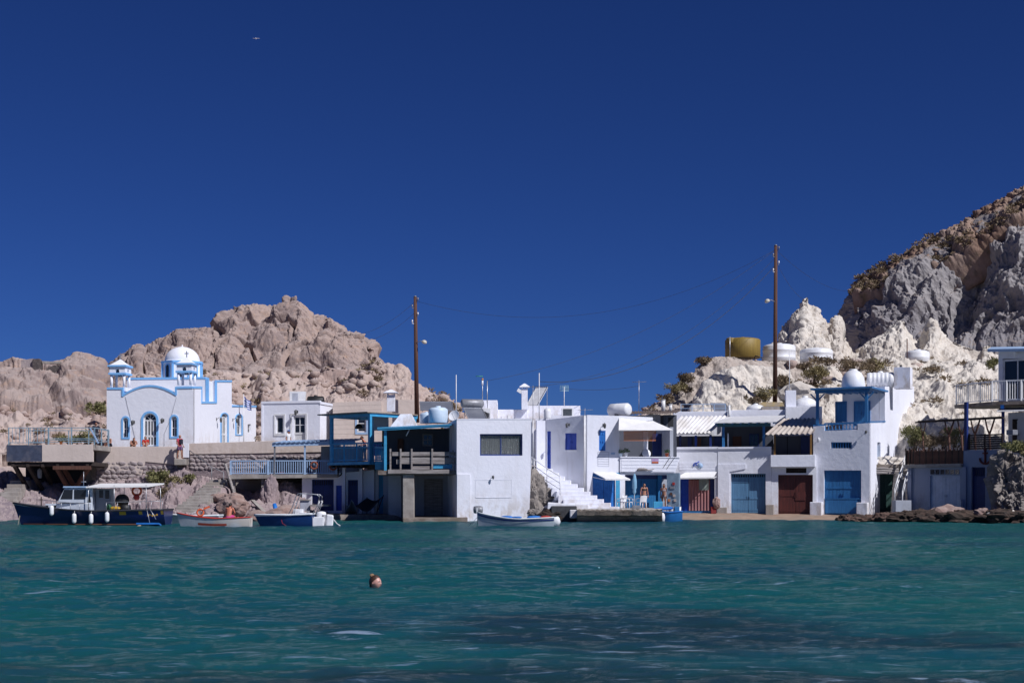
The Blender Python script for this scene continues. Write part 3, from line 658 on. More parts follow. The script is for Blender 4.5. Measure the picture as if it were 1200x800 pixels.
def walllamp(fc, x, y, par_label, group=None, ref=0.0, s=1.0, m=None):
    p = fc.at(x, y); o = thing('wall_lamp', par_label, 'lamp', p, group)
    n = fc.n
    MB().ub(fc, fc.uz(x, y)[0] - .06 * s, fc.uz(x, y)[0] + .06 * s, p.z - .1 * s, p.z + .1 * s, .03, .002).build('mounting_plate', m or LAMPM, o)
    MB().tube([p + n * .03, p + n * .22 * s + Vector((0, 0, .14 * s)), p + n * .34 * s + Vector((0, 0, .1 * s))], .018 * s, 6).build('arm', m or LAMPM, o)
    c = p + n * .34 * s
    MB().lathe(c, [(.02 * s, .12 * s), (.09 * s, .06 * s), (.10 * s, 0), (.07 * s, -.2 * s), (.03 * s, -.24 * s)], 10).build('lantern', m or LAMPM, o)
    return o
def railing(name, par, p0, p1, h, m, gap=0.12, rail=0.05, post=0.06, posts=3, base=0.1, label=None, cat=None, group=None, mid=None, slatw=0.025, solid=False):
    """posts, handrail, bottom rail and separate balusters from p0 to p1 (feet of the railing)"""
    p0, p1 = Vector(p0), Vector(p1); L = (p1 - p0).length; up = Vector((0, 0, 1))
    if par is None: par = thing(name, label, cat, (p0 + p1) / 2, group)
    r = MB(); bar(r, p0 + up * h, p1 + up * h, rail); bar(r, p0 + up * base, p1 + up * base, rail * .8)
    if mid: bar(r, p0 + up * mid, p1 + up * mid, rail * .7)
    r.build('rail', m, par)
    for i in range(posts):
        q = p0.lerp(p1, i / (posts - 1)); bar(MB(), q, q + up * (h + .02), post).build('post', m, par) if False else None
        b = MB(); bar(b, q, q + up * (h + .02), post); b.build('post', m, par)
    n = int(L / gap)
    if n:
        b = None
        for i in range(1, n):
            q = p0.lerp(p1, i / n)
            if b is None or True:
                b = MB(); bar(b, q + up * base, q + up * (h - .02), slatw)
                b.build('baluster', m, par)
    return par

# ---------------------------------------------------------------- church terrace and its walls
z_t = 5.15
tb = MB(); tb.hexa([PZ(100, 2, 104.42), PZ(398, 2, 104.42), PZ(398, 2, 128), PZ(100, 2, 128), PZ(100, z_t, 104.42), PZ(398, z_t, 104.42), PZ(398, z_t, 128), PZ(100, z_t, 128)])
tb.build('terrace', CONC, kind='structure')
TW = Face(110, 104, 0)
w = thing('terrace_wall', 'beige plastered terrace wall with rubble stone lower part under the church door', 'wall', TW.at(160, 572))
MB().prism(TW, [(108, 523), (213, 523), (213, 545), (170, 541), (166, 556), (113, 548), (108, 540)], [], 0, -.4).build('plaster', BEIGE, w, bevel=.03)
MB().prism(TW, [(112, 541), (167, 536), (213, 540), (213, 575), (108, 575)], [], -.06, -.41).build('core', SHOREM, w)
rs = random.Random(5)
def rockblob(r=1.0, sub=2, seed=0, squash=(1, 1, 1), rough=0.35, freq=1.2):
    bm = bmesh.new(); bmesh.ops.create_icosphere(bm, subdivisions=sub, radius=1)
    P_ = np.array([v.co[:] for v in bm.verts]); d = 1 + rough * fbm(P_ * freq + seed * 7.7, 3, seed) + rough * 0.5 * (lumps(P_ * 1.1 + seed * 3.1, 1.0, seed) - 0.4)
    d = d + 0.16 * rough * fbm(P_ * freq * 6 + seed, 3, seed + 5, 0.6) * (sub > 2) * 2
    P_ = P_ * d[:, None] * np.array(squash) * r
    m = MB(); m.add([tuple(p) for p in P_], [tuple(v.index for v in f.verts) for f in bm.faces], False); bm.free(); return m
stone_meshes = []
for k in range(6):
    o = rockblob(1, 2, k, (1, .6, .75), .3).build('wall_stone', STONE); stone_meshes.append(o.data); bpy.data.objects.remove(o)
def lay_stones(par, fc, poly, size, n, out=.05, seed=1, group=None):
    r_ = random.Random(seed); xs = [p[0] for p in poly]; ys = [p[1] for p in poly]; done = 0
    def inside(x, y):
        c = False; j = len(poly) - 1
        for i in range(len(poly)):
            (xi, yi), (xj, yj) = poly[i], poly[j]
            if (yi > y) != (yj > y) and x < (xj - xi) * (y - yi) / (yj - yi) + xi: c = not c
            j = i
        return c
    y = min(ys); pxm = F / fc.o.y; base = ROOTLOC[par.name]
    while y < max(ys) and done < n:
        x = min(xs) + r_.uniform(0, size); rowh = size * r_.uniform(.7, 1.0)
        while x < max(xs):
            s = size * r_.uniform(.75, 1.5)
            if inside(x, y):
                o = bpy.data.objects.new('stone', r_.choice(stone_meshes)); COL.objects.link(o); o.parent = par; ROOTLOC[o.name] = base
                o.location = fc.at(x, y, out - .05) - base; k = s / pxm / 1.75
                o.scale = (k, k * .8, k * rowh / size); o.rotation_euler = (r_.uniform(-.4, .4), r_.uniform(-.5, .5), math.atan2(fc.u.y, fc.u.x) + r_.uniform(-.2, .2)); done += 1
            x += s
        y += rowh
lay_stones(w, TW, [(113, 546), (130, 541), (166, 538), (168, 552), (166, 574), (110, 574)], 5.6, 130, .0, 3)
lay_stones(w, TW, [(168, 543), (213, 546), (213, 574), (168, 574)], 6.5, 60, -.02, 4)
g = thing('gate_pier', 'dark stone pier between the metal railing and the terrace wall', 'pillar', TW.at(110, 545))
MB().fb(TW, 107.2, 521, 113, 562, .12, -.42).build('pier', CONCD, g, bevel=.02)
TR = Face(218, 104.2, -1)
w = thing('parapet_wall', 'long beige parapet wall right of the gate, rising over rubble stone', 'wall', TR.at(300, 545))
MB().prism(TR, [(218, 519.5), (320, 516.2), (398, 516.2), (398, 529), (300, 531), (222, 532), (218, 527)], [], 0, -.35).build('plaster', BEIGE, w, bevel=.03)
MB().prism(TR, [(214, 531), (300, 530), (398, 528), (398, 560), (214, 560)], [], -.08, -.36).build('core', SHOREM, w)
lay_stones(w, TR, [(222, 533), (300, 532), (330, 531), (396, 530), (396, 540), (330, 549), (222, 552)], 5.2, 170, -.03, 8)
b = MB().fb(TR, 214.5, 519.3, 221.5, 536, .05, -.38)
tag(b.build('gate_post', WHITE2, bevel=.02), 'short white gate post beside the walking man in the red top', 'post')

# ---------------------------------------------------------------- church
ch = thing('church', 'white church with blue trim, domed drum and two bell towers', 'church', PZ(176, z_t, 109))
CF = Face(226.2, 108, -6); CS = Face(226.2, 108, 84)
gable = [(143.8 + 62.4 * i / 16, 463.4 - 10.8 * math.sin(math.pi * (i / 16)) ** 0.9 - 1.2 * i / 16) for i in range(17)]
fo = [(125, 524.5), (125, 455), (143.8, 455)] + gable + [(206.2, 453.8), (226.2, 453.6), (226.2, 523.5)]
W1 = (144.3, 150.2, 489.2, 512.2); D1 = (168, 183.3, 484, 522.6); W2 = (200.8, 207.4, 487.6, 511.3)
MB().prism(CF, fo, [arch(*W1), arch(*W2), arch(*D1)], 0, -.35).build('front_wall', CHURCHW, ch)
so_ = [(226.25, 523.5), (226.25, 453.6), (236.2, 453.6), (236.2, 471.6), (253.5, 471.6), (253.5, 445.8), (271.6, 446), (271.6, 475), (300, 475.8), (300, 522)]
D2 = (259.2, 266.4, 484.4, 521.5); W3 = (276.8, 282.9, 485.8, 508.8); W4 = rect(290.3, 496.8, 294.2, 507)
so2 = [(CS.uz(x, y)) for x, y in so_]
MB().prism(CS, so_, [arch(*D2), arch(*W3), W4], 0, -.35).build('side_wall', CHURCHW, ch)
uW = CF.u_(125); uE = CS.u_(300); uT0 = CS.u_(236.2); uT1 = CS.u_(253.5); uT2 = CS.u_(271.6)
cz = lambda px, py, fc=CS: fc.uz(px, py)[1]
cb = MB(); zr = CF.uz(150, 467)[1]
zlow = cz(300, 478)
cb.ub(CF, uW + .003, -.36, z_t, zr, -.352, -uT1)                                     # nave
cb.ub(CF, uW + .003, -.36, z_t, zlow, -uT1 - .002, -uE)                                # choir
cb.ub(CF, uW + .003, -.36, z_t, cz(262, 449), -uT1 + .8, -uT2)                # transept core
cb.build('nave', CHURCHW, ch)
tp = MB(); zt2 = cz(253.5, 445.8)
tp.ub(CF, uW, -.352, zr - .1, zt2, -uT1 + 1.6, -uT1 + .803); tp.build('transept_wall', CHURCHW, ch)
vb = MB(); cu = (uW) / 2; rad = -uW * .32
rows = []
for o_ in (-.36, -uT1 + 1.05):
    rows.append([CF.w(cu + rad * math.cos(math.pi * i / 14), zr - .05 + .55 * math.sin(math.pi * i / 14), o_) for i in range(15)])
vb.grid(rows, True, Vector((0, 0, -.05))); vb.build('roof_vault', CHURCHW, ch)
ap = MB(); ca = CF.w(cu, zlow - .1, -uT2 - 1.2); rr_ = -uW * .36
ap.lathe(ca, [(rr_, 0), (rr_, .4), (rr_ * .95, .9), (rr_ * .8, 1.35), (rr_ * .5, 1.75), (0.05, 1.95)], 28); ap.build('apse_dome', CHURCHW, ch)
# blue trim
tr = MB(); strip(tr, CF, [(125.3, 455), (143.8, 455)] + gable + [(206.2, 454.2), (226.2, 453.8)], .15, .05, -.36); tr.build('cornice', SKYB, ch)
tr = MB(); strip(tr, CS, [(226.4, 453.8), (236.2, 453.8), (236.2, 471.4), (253.4, 471.4), (253.4, 446.3), (271.4, 446.4)], .15, .05, -.1)
strip(tr, CS, [(271.8, 475.4), (300, 476)], .15, .05, -.1); tr.build('cornice', SKYB, ch)
tr = MB(); tr.ub(CF, uW, -.352, zt2 + .002, zt2 + .16, -uT1 + 1.64, -uT1 + .7); tr.ub(CF, -.36, -.14, zr, zt2, -uT1 + 1.63, -uT1 + 1.4)
tr.build('cornice', SKYB, ch)
archwin(CF, ch, *W1, SKYB, 2.0, WPAINT); archwin(CF, ch, *W2, SKYB, 2.0, WPAINT); archwin(CF, ch, *D1, SKYB, 2.6, WPAINT, door=True, name='door')
archwin(CS, ch, *D2, SKYB, 1.2, WPAINT, door=True, name='door'); archwin(CS, ch, *W3, SKYB, 1.2, WPAINT); window(CS, ch, 290.3, 496.8, 294.2, 507, WPAINT, 1, 2, fw=.06)
# drum and dome
dc = CF.w(cu + .05, 0, -7.25); dc = Vector((dc.x, dc.y, 0)); zd0 = cz(262, 449) - .1
sc_ = dc.y / F; zd1 = zat(426.2, dc.y); Rd = 23.6 * sc_
def octo(r, z, off=22.5 + 9): return [Vector((dc.x + r * math.cos(R(off + 45 * i)), dc.y + r * math.sin(R(off + 45 * i)), z)) for i in range(8)]
dr = MB(); dr.add(octo(Rd, zd0) + octo(Rd, zd1), [(i, (i + 1) % 8, 8 + (i + 1) % 8, 8 + i) for i in range(8)] + [tuple(range(7, -1, -1)), tuple(range(8, 16))]); drum = dr.build('drum', CHURCHW, ch)
e = MB()
for p, q in zip(octo(Rd, zd0), octo(Rd, zd1)):
    bar(e, p, q, .16)
    
o8 = octo(Rd + .05, zd1 + .06)
for i in range(8): bar(e, o8[i], o8[(i + 1) % 8], .16)
e.build('drum_edge', SKYB, drum)
for i in range(8):
    a, b2 = octo(Rd, 0)[i], octo(Rd, 0)[(i + 1) % 8]; mid = (a + b2) / 2
    if mid.y > dc.y + .5: continue
    fcx = Face(600, 1, 0); fcx.o = Vector((mid.x, mid.y, 0)); d = (b2 - a).normalized(); fcx.u = d; fcx.n = Vector((mid.x - dc.x, mid.y - dc.y, 0)).normalized()
    hw = .19; zt_ = zd1 - .12; zb_ = zd0 + .1
    arcp = lambda r, zt, zb: [(-r * math.cos(math.pi * k / 8), zt - r + r * math.sin(math.pi * k / 8)) for k in range(9)] + [(r, zb), (-r, zb)]
    q = MB().prism(fcx, arcp(hw + .09, zt_ + .04, zb_), [arcp(hw, zt_ - .05, zb_ + .05)], .04, -.01, px=False).build('drum_window', SKYB, drum)
    MB().prism(fcx, arcp(hw - .004, zt_ - .055, zb_ + .055), [], .012, .004, px=False).build('pane', GLASS, drum)
dm = MB(); rD = 20.3 * sc_; hD = 17.4 * sc_
dm.lathe((dc.x, dc.y, zd1 + .1), [(rD + .1, -.02), (rD + .08, .05), (rD, .06)] + [(rD * math.cos(R(a)) ** .95, .06 + hD * math.sin(R(a))) for a in range(6, 90, 7)] + [(.05, .1 + hD), (.03, .25 + hD)], 36)
dm.build('dome', CHURCHW, drum)
def cross(par, p, h, m):
    b = MB(); bar(b, p, p + Vector((0, 0, h)), .07); bar(b, p + CF.u * -h * .33 + Vector((0, 0, h * .62)), p + CF.u * h * .33 + Vector((0, 0, h * .62)), .07); b.build('cross', m, par)
# bell towers
def bell_tower(x, top, base, hw, off):
    p = CF.at(x, base, -off); s = p.y / F; bt = MB(); z0 = p.z - .25
    c = Vector((p.x, p.y, 0)); pos = [c + CF.u * (sx * hw) + CF.n * (sy * hw) for sx in (-1, 1) for sy in (-1, 1)]
    zc = zat(439.6 + (base - 454.8), p.y); zq = zat(430.2 + (base - 454.8), p.y); zt = zat(420.5 + (base - 454.8), p.y)
    plinth = MB().obox((c.x, c.y, z0 + .13), (hw * 2 + .3, hw * 2 + .3, .3), R(-6)); tw = plinth.build('bell_tower', CHURCHW, ch)
    for q in pos: MB().cyl((q.x, q.y, z0 + .28), (q.x, q.y, zc), .105, .10, 12).build('column', CHURCHW, tw)
    e = MB().obox((c.x, c.y, zc + .07), (hw * 2 + .38, hw * 2 + .38, .14), R(-6)); e.obox((c.x, c.y, zq + .05), (hw * 2 + .48, hw * 2 + .48, .13), R(-6)); e.build('cornice', SKYB, tw)
    k = MB()
    for i in range(4):
        f2 = Face(600, 1, 0); an = R(-6 + 90 * i); f2.u = Vector((math.cos(an), math.sin(an), 0)); f2.n = Vector((math.sin(an), -math.cos(an), 0)); f2.o = c + f2.n * (hw + .12)
        w_ = hw + .12
        k.prism(f2, [(-w_ + .002 * i, zc + .142), (-.16, zc + .142), (-.16, zc + .3), (-.1, zc + .42), (0, zc + .46), (.1, zc + .42), (.16, zc + .3), (.16, zc + .142), (w_ - .25, zc + .142), (w_ - .25, zq - .018), (-w_ + .002 * i, zq - .018)], [], 0, -.24, px=False)
    k.build('belfry', CHURCHW, tw)
    r_ = hw + .17; pyr = []
    rows = [[c + CF.u * (r_ * a * sx) + CF.n * (r_ * a * sy) + Vector((0, 0, zq + .118 + (zt - zq - .118) * (1 - a) ** 1.25)) for sx, sy in ((-1, -1), (1, -1), (1, 1), (-1, 1))] for a in (1, .8, .6, .4, .2, .03)]
    pb = MB(); vs = [v for r2 in rows for v in r2]; pb.add(vs, [(4 * j + i, 4 * j + (i + 1) % 4, 4 * j + 4 + (i + 1) % 4, 4 * j + 4 + i) for j in range(5) for i in range(4)] + [(3, 2, 1, 0), (20, 21, 22, 23)]); pb.build('spire', CHURCHW, tw)
    cross(tw, Vector((c.x, c.y, zt - .05)), .5, STEEL)
    MB().lathe((c.x, c.y, zc - .1), [(.05, .3), (.09, .26), (.13, .1), (.2, 0), (.2, -.03)], 12).build('bell', GREYM, tw)
bell_tower(141, 423, 454.8, .5, .72); bell_tower(218.8, 420, 452.4, .47, .72)
# lightning cables on the facade
cbm = MB(); cbm.tube([CF.at(147, 464.5, .03), CF.at(152, 486, .03), CF.at(158.2, 513, .03)], .010, 5); cbm.tube([CF.at(207, 465, .03), CF.at(199.5, 492, .03), CF.at(192.5, 508, .03), CF.at(192.5, 522, .03)], .010, 5)
cbm.build('cable', GREYM, ch)
for x, y, fc, lab in ((157.2, 494.5, CF, 'lantern on the church front between left window and door'), (191.6, 492.3, CF, 'lantern on the church front between door and right window'),
                  (253.6, 491, CS, 'lantern on the church side wall left of the arched side door'), (272.6, 491.8, CS, 'lantern on the church side between side door and window')):
    walllamp(fc, x, y, lab, 'lanterns on the church walls', s=1.1)
# flag
fp = CS.at(285.6, 518, .5)
fl = thing('flagpole', 'thin striped flagpole with blue and white flag beside the church', 'flagpole', (fp.x, fp.y, z_t))
zt_ = zat(461.5, fp.y)
MB().cyl((fp.x, fp.y, z_t), (fp.x, fp.y, zt_), .045, .03, 8).build('pole', WPAINT, fl)
fm = bpy.data.materials.new('striped_flag'); fm.use_nodes = True
n_, l_ = fm.node_tree.nodes, fm.node_tree.links; tc = n_.new('ShaderNodeUVMap'); sp = n_.new('ShaderNodeSeparateXYZ'); l_.new(tc.outputs[0], sp.inputs[0])
def mth(op, a, b_):
    x = n_.new('ShaderNodeMath'); x.operation = op
    for k, s in ((0, a), (1, b_)):
        if isinstance(s, (int, float)): x.inputs[k].default_value = s
        else: l_.new(s, x.inputs[k])
    return x.outputs[0]
U, V_ = sp.outputs[0], sp.outputs[1]
stp = mth('LESS_THAN', mth('MODULO', mth('MULTIPLY', V_, 9), 2), 1)
inc = mth('MULTIPLY', mth('LESS_THAN', U, .37), mth('GREATER_THAN', V_, .444))
cr = mth('MAXIMUM', mth('MULTIPLY', mth('GREATER_THAN', U, .148), mth('LESS_THAN', U, .222)), mth('MULTIPLY', mth('GREATER_THAN', V_, .667), mth('LESS_THAN', V_, .778)))
blue = mth('ADD', mth('MULTIPLY', inc, mth('SUBTRACT', 1, cr)), mth('MULTIPLY', mth('SUBTRACT', 1, inc), stp))
mx = n_.new('ShaderNodeMix'); mx.data_type = 'RGBA'; mx.inputs[6].default_value = (.75, .76, .8, 1); mx.inputs[7].default_value = (.02, .07, .36, 1); l_.new(blue, mx.inputs[0])
l_.new(mx.outputs[2], n_['Principled BSDF'].inputs['Base Color']); n_['Principled BSDF'].inputs['Roughness'].default_value = .9
fb_ = MB(); NU, NV = 22, 12; Lf, Hf = 1.15, .78; rows = []
for j in range(NV + 1):
    row = []
    for i in range(NU + 1):
        u, v = i / NU, j / NV
        row.append(Vector((fp.x + .03 + u * .60 + .03 * math.sin(7 * u + 2 * v), fp.y - .02 + .16 * math.sin(u * 9 + v) * u ** .5, zt_ - .22 - .45 * u - (1 - v) * Hf + .05 * math.sin(u * 8))))
    rows.append(row)
fb_.grid(rows); fo_ = fb_.build('flag', fm, fl, recalc=False); uvl = fo_.data.uv_layers.new(name='UVMap')
for lp in fo_.data.loops: vi = lp.vertex_index; uvl.data[lp.index].uv = ((vi % (NU + 1)) / NU, (vi // (NU + 1)) / NV)

# ---------------------------------------------------------------- flat-roofed white house right of the church
h = thing('white_house', 'small flat white house with white door and lamp right of the church', 'house', PZ(345, z_t, 112))
HB = Face(375, 112, -12); HS = Face(375, 112, 78)
MB().prism(HB, [(306.5, 523), (306.5, 470.5), (375, 469.2), (375, 523)], [rect(323.5, 488, 332, 507.6), rect(344, 487.6, 357.6, 521)], 0, -.3).build('front_wall', WHITE, h)
u0, u1, z0, z1 = sub(HB, 306.5, 470.5, 375, 523, 0)
MB().ub(HB, u0 + .003, u1 - .003, z0, z1 - .25, -.302, -5.5).build('house_body', WHITE, h)
e = MB(); strip(e, HB, [(306.5, 471.6), (375, 470.4)], .18, .06, -.02); strip(e, HB, [(307.3, 472), (307.3, 521)], .14, .04, -.02)
e.ub(HB, u1, u1 + .06, z1 - .22, z1 - .02, .06, -5.5); e.build('roof_band', WHITE, h)
window(HB, h, 323.5, 488, 332, 507.6, WPAINT, 1, 1, fw=.09, sill=WPAINT); e = MB(); strip(e, HB, [(321.8, 485.8), (333.6, 485.8), (333.6, 509.6), (321.8, 509.6)], .12, .05, -.02, closed=True); e.build('window_surround', WPAINT, h)
dd = plankdoor(HB, h, 344, 508, 357.6, 521, WPAINT, 2, rails=(.2,)); window(HB, h, 344, 487.6, 357.6, 507.8, WPAINT, 2, 2, fw=.09)
e = MB(); strip(e, HB, [(341.3, 521), (341.3, 485.3), (359.2, 485), (359.2, 521)], .14, .05, -.02); e.build('door_surround', WPAINT, h)
walllamp(HB, 348.5, 482.5, 'wall lamp over the white door of the flat white house', s=1.2)
zr = z1 - .25
t = thing('water_tank', 'black horizontal water tank on the flat roof right of the church', 'tank', PZ(370, zr, 114.5))
q = PZ(370, zr + .42, 114.5); MB().lathe(q, [(.05, -.68), (.33, -.66), (.4, -.58), (.4, .58), (.33, .66), (.05, .68)], 20, Matrix.Rotation(R(90), 3, 'Y')).build('tank', BLACK, t); MB().lathe(q + Vector((0, 0, .36)), [(.15, 0), (.15, .12), (.03, .14)], 12).build('lid', BLACK, t)
MB().box((q.x - .55, q.y - .3, zr), (q.x + .55, q.y + .3, zr + .1)).build('cradle', GREYM, t)
t = thing('roof_cabinet', 'white boxy rooftop unit beside the black tank on the flat house', 'cabinet', PZ(349, zr, 114))
q = PZ(348.5, zr, 114); MB().box((q.x - .63, q.y, zr + .06), (q.x + .63, q.y + .6, zat(458.5, 114))).build('casing', WPAINT, t, bevel=.02)
b = MB(); b.box((q.x - .4, q.y - .02, zr + .25), (q.x + .05, q.y - .001, zat(460.5, 114))); b.build('panel', GREYW, t)
b = MB(); [b.box((q.x + sx * .5 - .05, q.y + .1, zr), (q.x + sx * .5 + .05, q.y + .5, zr + .06)) for sx in (-1, 1)]; b.build('feet', GREYM, t)
# ---------------------------------------------------------------- raw block building behind the blue veranda
h = thing('block_building', 'unpainted beige block building with a white framed window behind the blue veranda', 'building', PZ(440, 5, 113))
BB = Face(392, 113, 3)
MB().prism(BB, [(390, 524), (390, 471.5), (447, 469.5), (447, 524)], [rect(418.5, 485.5, 429, 506)], 0, -.3).build('front_wall', BEIGE, h)
MB().fb(BB, 447.1, 468, 488, 524, -.25, -5).build('side_wing', BEIGE, h); MB().fb(BB, 390.1, 473, 446.9, 524, -.302, -5).build('core', BEIGE, h)
b = MB()
for k in range(7): strip(b, BB, [(390.2, 476 + k * 5.4), (446.8, 474 + k * 5.6)], .012, .006, -.01)
b.build('block_course', CONC, h)
window(BB, h, 418.5, 485.5, 429, 506, WPAINT, 1, 2, fw=.1)
e = MB(); strip(e, BB, [(417.4, 484), (430.4, 484), (430.4, 507.5), (417.4, 507.5)], .16, .05, -.02, closed=True); e.build('window_surround', PALEB, h)
def chimney(name, label, x0, x1, yt, yb, Y, capw, m, cap=True, d=0.6, a=0):
    f = Face((x0 + x1) / 2, Y, a); t = thing(name, label, 'chimney', f.at((x0 + x1) / 2, yb)); u0, u1, z0, z1 = sub(f, x0, yt, x1, yb, 0)
    hh = (z1 - z0)
    if not cap: MB().ub(f, u0, u1, z0, z1, 0, -d).build('shaft', m, t, bevel=.02); return t
    zs = z1 - .42; MB().ub(f, u0, u1, z0, zs, 0, -d).build('shaft', m, t, bevel=.015)
    b = MB()
    for su in (u0 + .02, u1 - .08):
        for so in (-.02, -d + .08): b.ub(f, su, su + .06, zs, zs + .14, so, so - .06)
    b.build('cap_post', m, t)
    c = f.w((u0 + u1) / 2, zs + .14, -d / 2); k = MB(); r = capw
    rows = [[c + f.u * (r * aa * sx) + f.n * (r * aa * sy) + Vector((0, 0, zz)) for sx, sy in ((-1, -1), (1, -1), (1, 1), (-1, 1))] for aa, zz in ((1, 0), (1, .04), (.55, .16), (.12, .28))]
    vs = [v for r2 in rows for v in r2]; k.add(vs, [(4 * j + i, 4 * j + (i + 1) % 4, 4 * j + 4 + (i + 1) % 4, 4 * j + 4 + i) for j in range(3) for i in range(4)] + [(3, 2, 1, 0), (12, 13, 14, 15)]); k.build('cap', m, t)
    return t
chimney('chimney', 'white square chimney with flat pyramid cap above the blue veranda', 453.3, 462.5, 456, 482, 109, .55, WHITE)

# ---------------------------------------------------------------- blue upper veranda
VD = Face(433.5, 97, -41); VS = Face(433.5, 97, 49)
h = thing('blue_veranda', 'raised veranda of turquoise timber posts with slatted railing and flat roof', 'veranda', VD.at(410, 541))
u0 = VD.u_(386.3); zf = VD.uz(433, 540.5)[1]; zr0 = VD.uz(433, 484)[1]; dep = VS.u_(489)
MB().ub(VD, u0 - .1, .06, zf - .2, zf, .1, -dep).build('floor_slab', TEAL, h)
for (u, o) in ((u0 + .1, -.1), (-.1, -.1), (u0 + .1, -4.0), (-.1, -3.0), (-.1, -dep + .2)): MB().ub(VD, u - .1, u + .1, zf, zr0 - .2, o + .1, o - .1).build('post', TEAL, h)
MB().ub(VD, u0 - .02, .02, zr0 - .22, zr0, .02, -.2).build('beam', TEAL, h); MB().ub(VD, -.18, .022, zr0 - .2, zr0 + .02, -.202, -dep).build('beam', TEAL, h); MB().ub(VD, u0, u0 + .18, zr0 - .2, zr0, -.202, -4.2).build('beam', TEAL, h)
slabb = MB(); slabb.ub(VD, u0 - .9, .12, zr0 + .024, zr0 + .1, .35, -4.5); slabb.build('roof', mat('reed_mat', (.34, .28, .22), (.2, .16, .12), 8, .95, .02, 20, stretch=(6, .4, 1)), h)
b = MB()
for i in range(9): u = u0 - .8 + i * .45; b.ub(VD, u, u + .07, zr0 + .004, zr0 + .022, .3, -4.2)
b.build('rafters', TEAL, h)
railing('railing', h, VD.w(u0 + .2, zf, -.08), VD.w(-.2, zf, -.08), 1.28, TEAL, .14, .09, .1, 4, .12, mid=.98, slatw=.045)
railing('railing', h, VD.w(-.08, zf, -.2), VD.w(-.08, zf, -2.6), 1.28, TEAL, .22, .09, .1, 3, .12, mid=.98, slatw=.06)
MB().ub(VD, u0 + .3, -.3, zf + .55, zf + 1.55, -3.9, -4.0).build('back_board', COBB, h)
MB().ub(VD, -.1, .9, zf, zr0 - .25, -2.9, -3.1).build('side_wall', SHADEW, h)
MB().ub(VD, -.9, .9, zf - .55, zf - .202, -.6, -1.1).build('pipe_box', DARKWOOD, h)
b = MB()
for i in range(7): u = u0 + .2 + i * .5; b.ub(VD, u, u + .1, zf - .36, zf - .203, .05, -5)
b.build('joists', DARKWOOD, h)
l = thing('pendant_lamp', 'black dome pendant lamp hanging inside the blue veranda', 'lamp', VD.w(VD.u_(420.5), zr0 - .3, -1.5))
q = VD.at(420.5, 499.5, -1.5)
MB().lathe(q, [(.27, -.16), (.27, -.1), (.24, .04), (.15, .14), (.04, .18)], 16).build('lamp_shade', BLACK, l); MB().cyl(q + Vector((0, 0, .17)), Vector((q.x, q.y, zr0 - .02)), .015, None, 6).build('cord', BLACK, l)

# ---------------------------------------------------------------- lower walkway with pale blue railing, and the shaded ground floor below
LW = Face(357, 100, -4)
h = thing('walkway_balcony', 'concrete walkway with pale blue slatted railing above the shaded boathouses', 'balcony', LW.at(330, 558))
MB().prism(LW, [(268, 557.5), (270, 555.8), (395, 555.4), (395, 559), (268, 561)], [], 0, -4.2).build('floor_slab', CONC, h)
zf2 = LW.uz(300, 556)[1]
for a, bb in ((270.5, 314), (314.6, 357), (357.6, 394)):
    p0, p1 = LW.at(a, 556, -.08), LW.at(bb, 556, -.08); p0.z = p1.z = zf2
    railing('railing', h, p0, p1, .98, PALEB, .155, .08, .13, 2, .1, slatw=.05)
for x in (271, 305): MB().fb(LW, x, 560, x + 3, 578, -.3, -.55).build('prop', GREYWOOD, h)
b = MB(); p0, p1 = LW.at(264, 543, .1), LW.at(275, 580, .4); bar(b, p0, p1, .22, .08); tag(b.build('leaning_plank', GREYWOOD), 'long grey plank leaning on the end of the pale blue railing', 'plank')
b = MB(); bar(b, P(296, 586, 97.6), P(314, 604, 96.4), .3, .1); tag(b.build('leaning_plank', CONC), 'pale plank lying down the rocks towards the blue motorboat', 'plank')
# pale blue shelter roof over the walkway
h = thing('walkway_shelter', 'flat pale blue slatted shelter roof on thin posts above the walkway', 'shelter', LW.at(360, 541))
zs = LW.uz(360, 520.5)[1]
MB().prism(LW, [(319, 519.5), (416, 516.6), (416, 520.6), (319, 523)], [], .05, -.1).build('beam', PALEB, h)
zz0 = LW.uz(319, 518.8)[1]; zz1 = LW.uz(416, 516)[1]; ua, ub_ = LW.u_(319), LW.u_(416)
slab(MB(), [LW.w(ua, zz0, .1), LW.w(ub_, zz1, .1), LW.w(ub_, zz1 + .25, -3.2), LW.w(ua, zz0 + .25, -3.2)], .04).build('roof_sheet', PALEB, h)
for i in range(17):
    u = ua + (ub_ - ua) * (i + .3) / 17; zz = zz0 + (zz1 - zz0) * (i + .3) / 17
    slab(MB(), [LW.w(u, zz + .045, .16), LW.w(u + .2, zz + .046, .16), LW.w(u + .2, zz + .296, -3.2), LW.w(u, zz + .295, -3.2)], .035).build('slat', PALEB, h)
for x in (321.5, 357): MB().fb(LW, x - .9, 522, x + .9, 556, -.02, -.14).build('post', PALEB if x > 330 else GREYM, h)
MB().fb(LW, 366, 521, 416, 556, -3.0, -3.2).build('back_wall', GREYW, h)

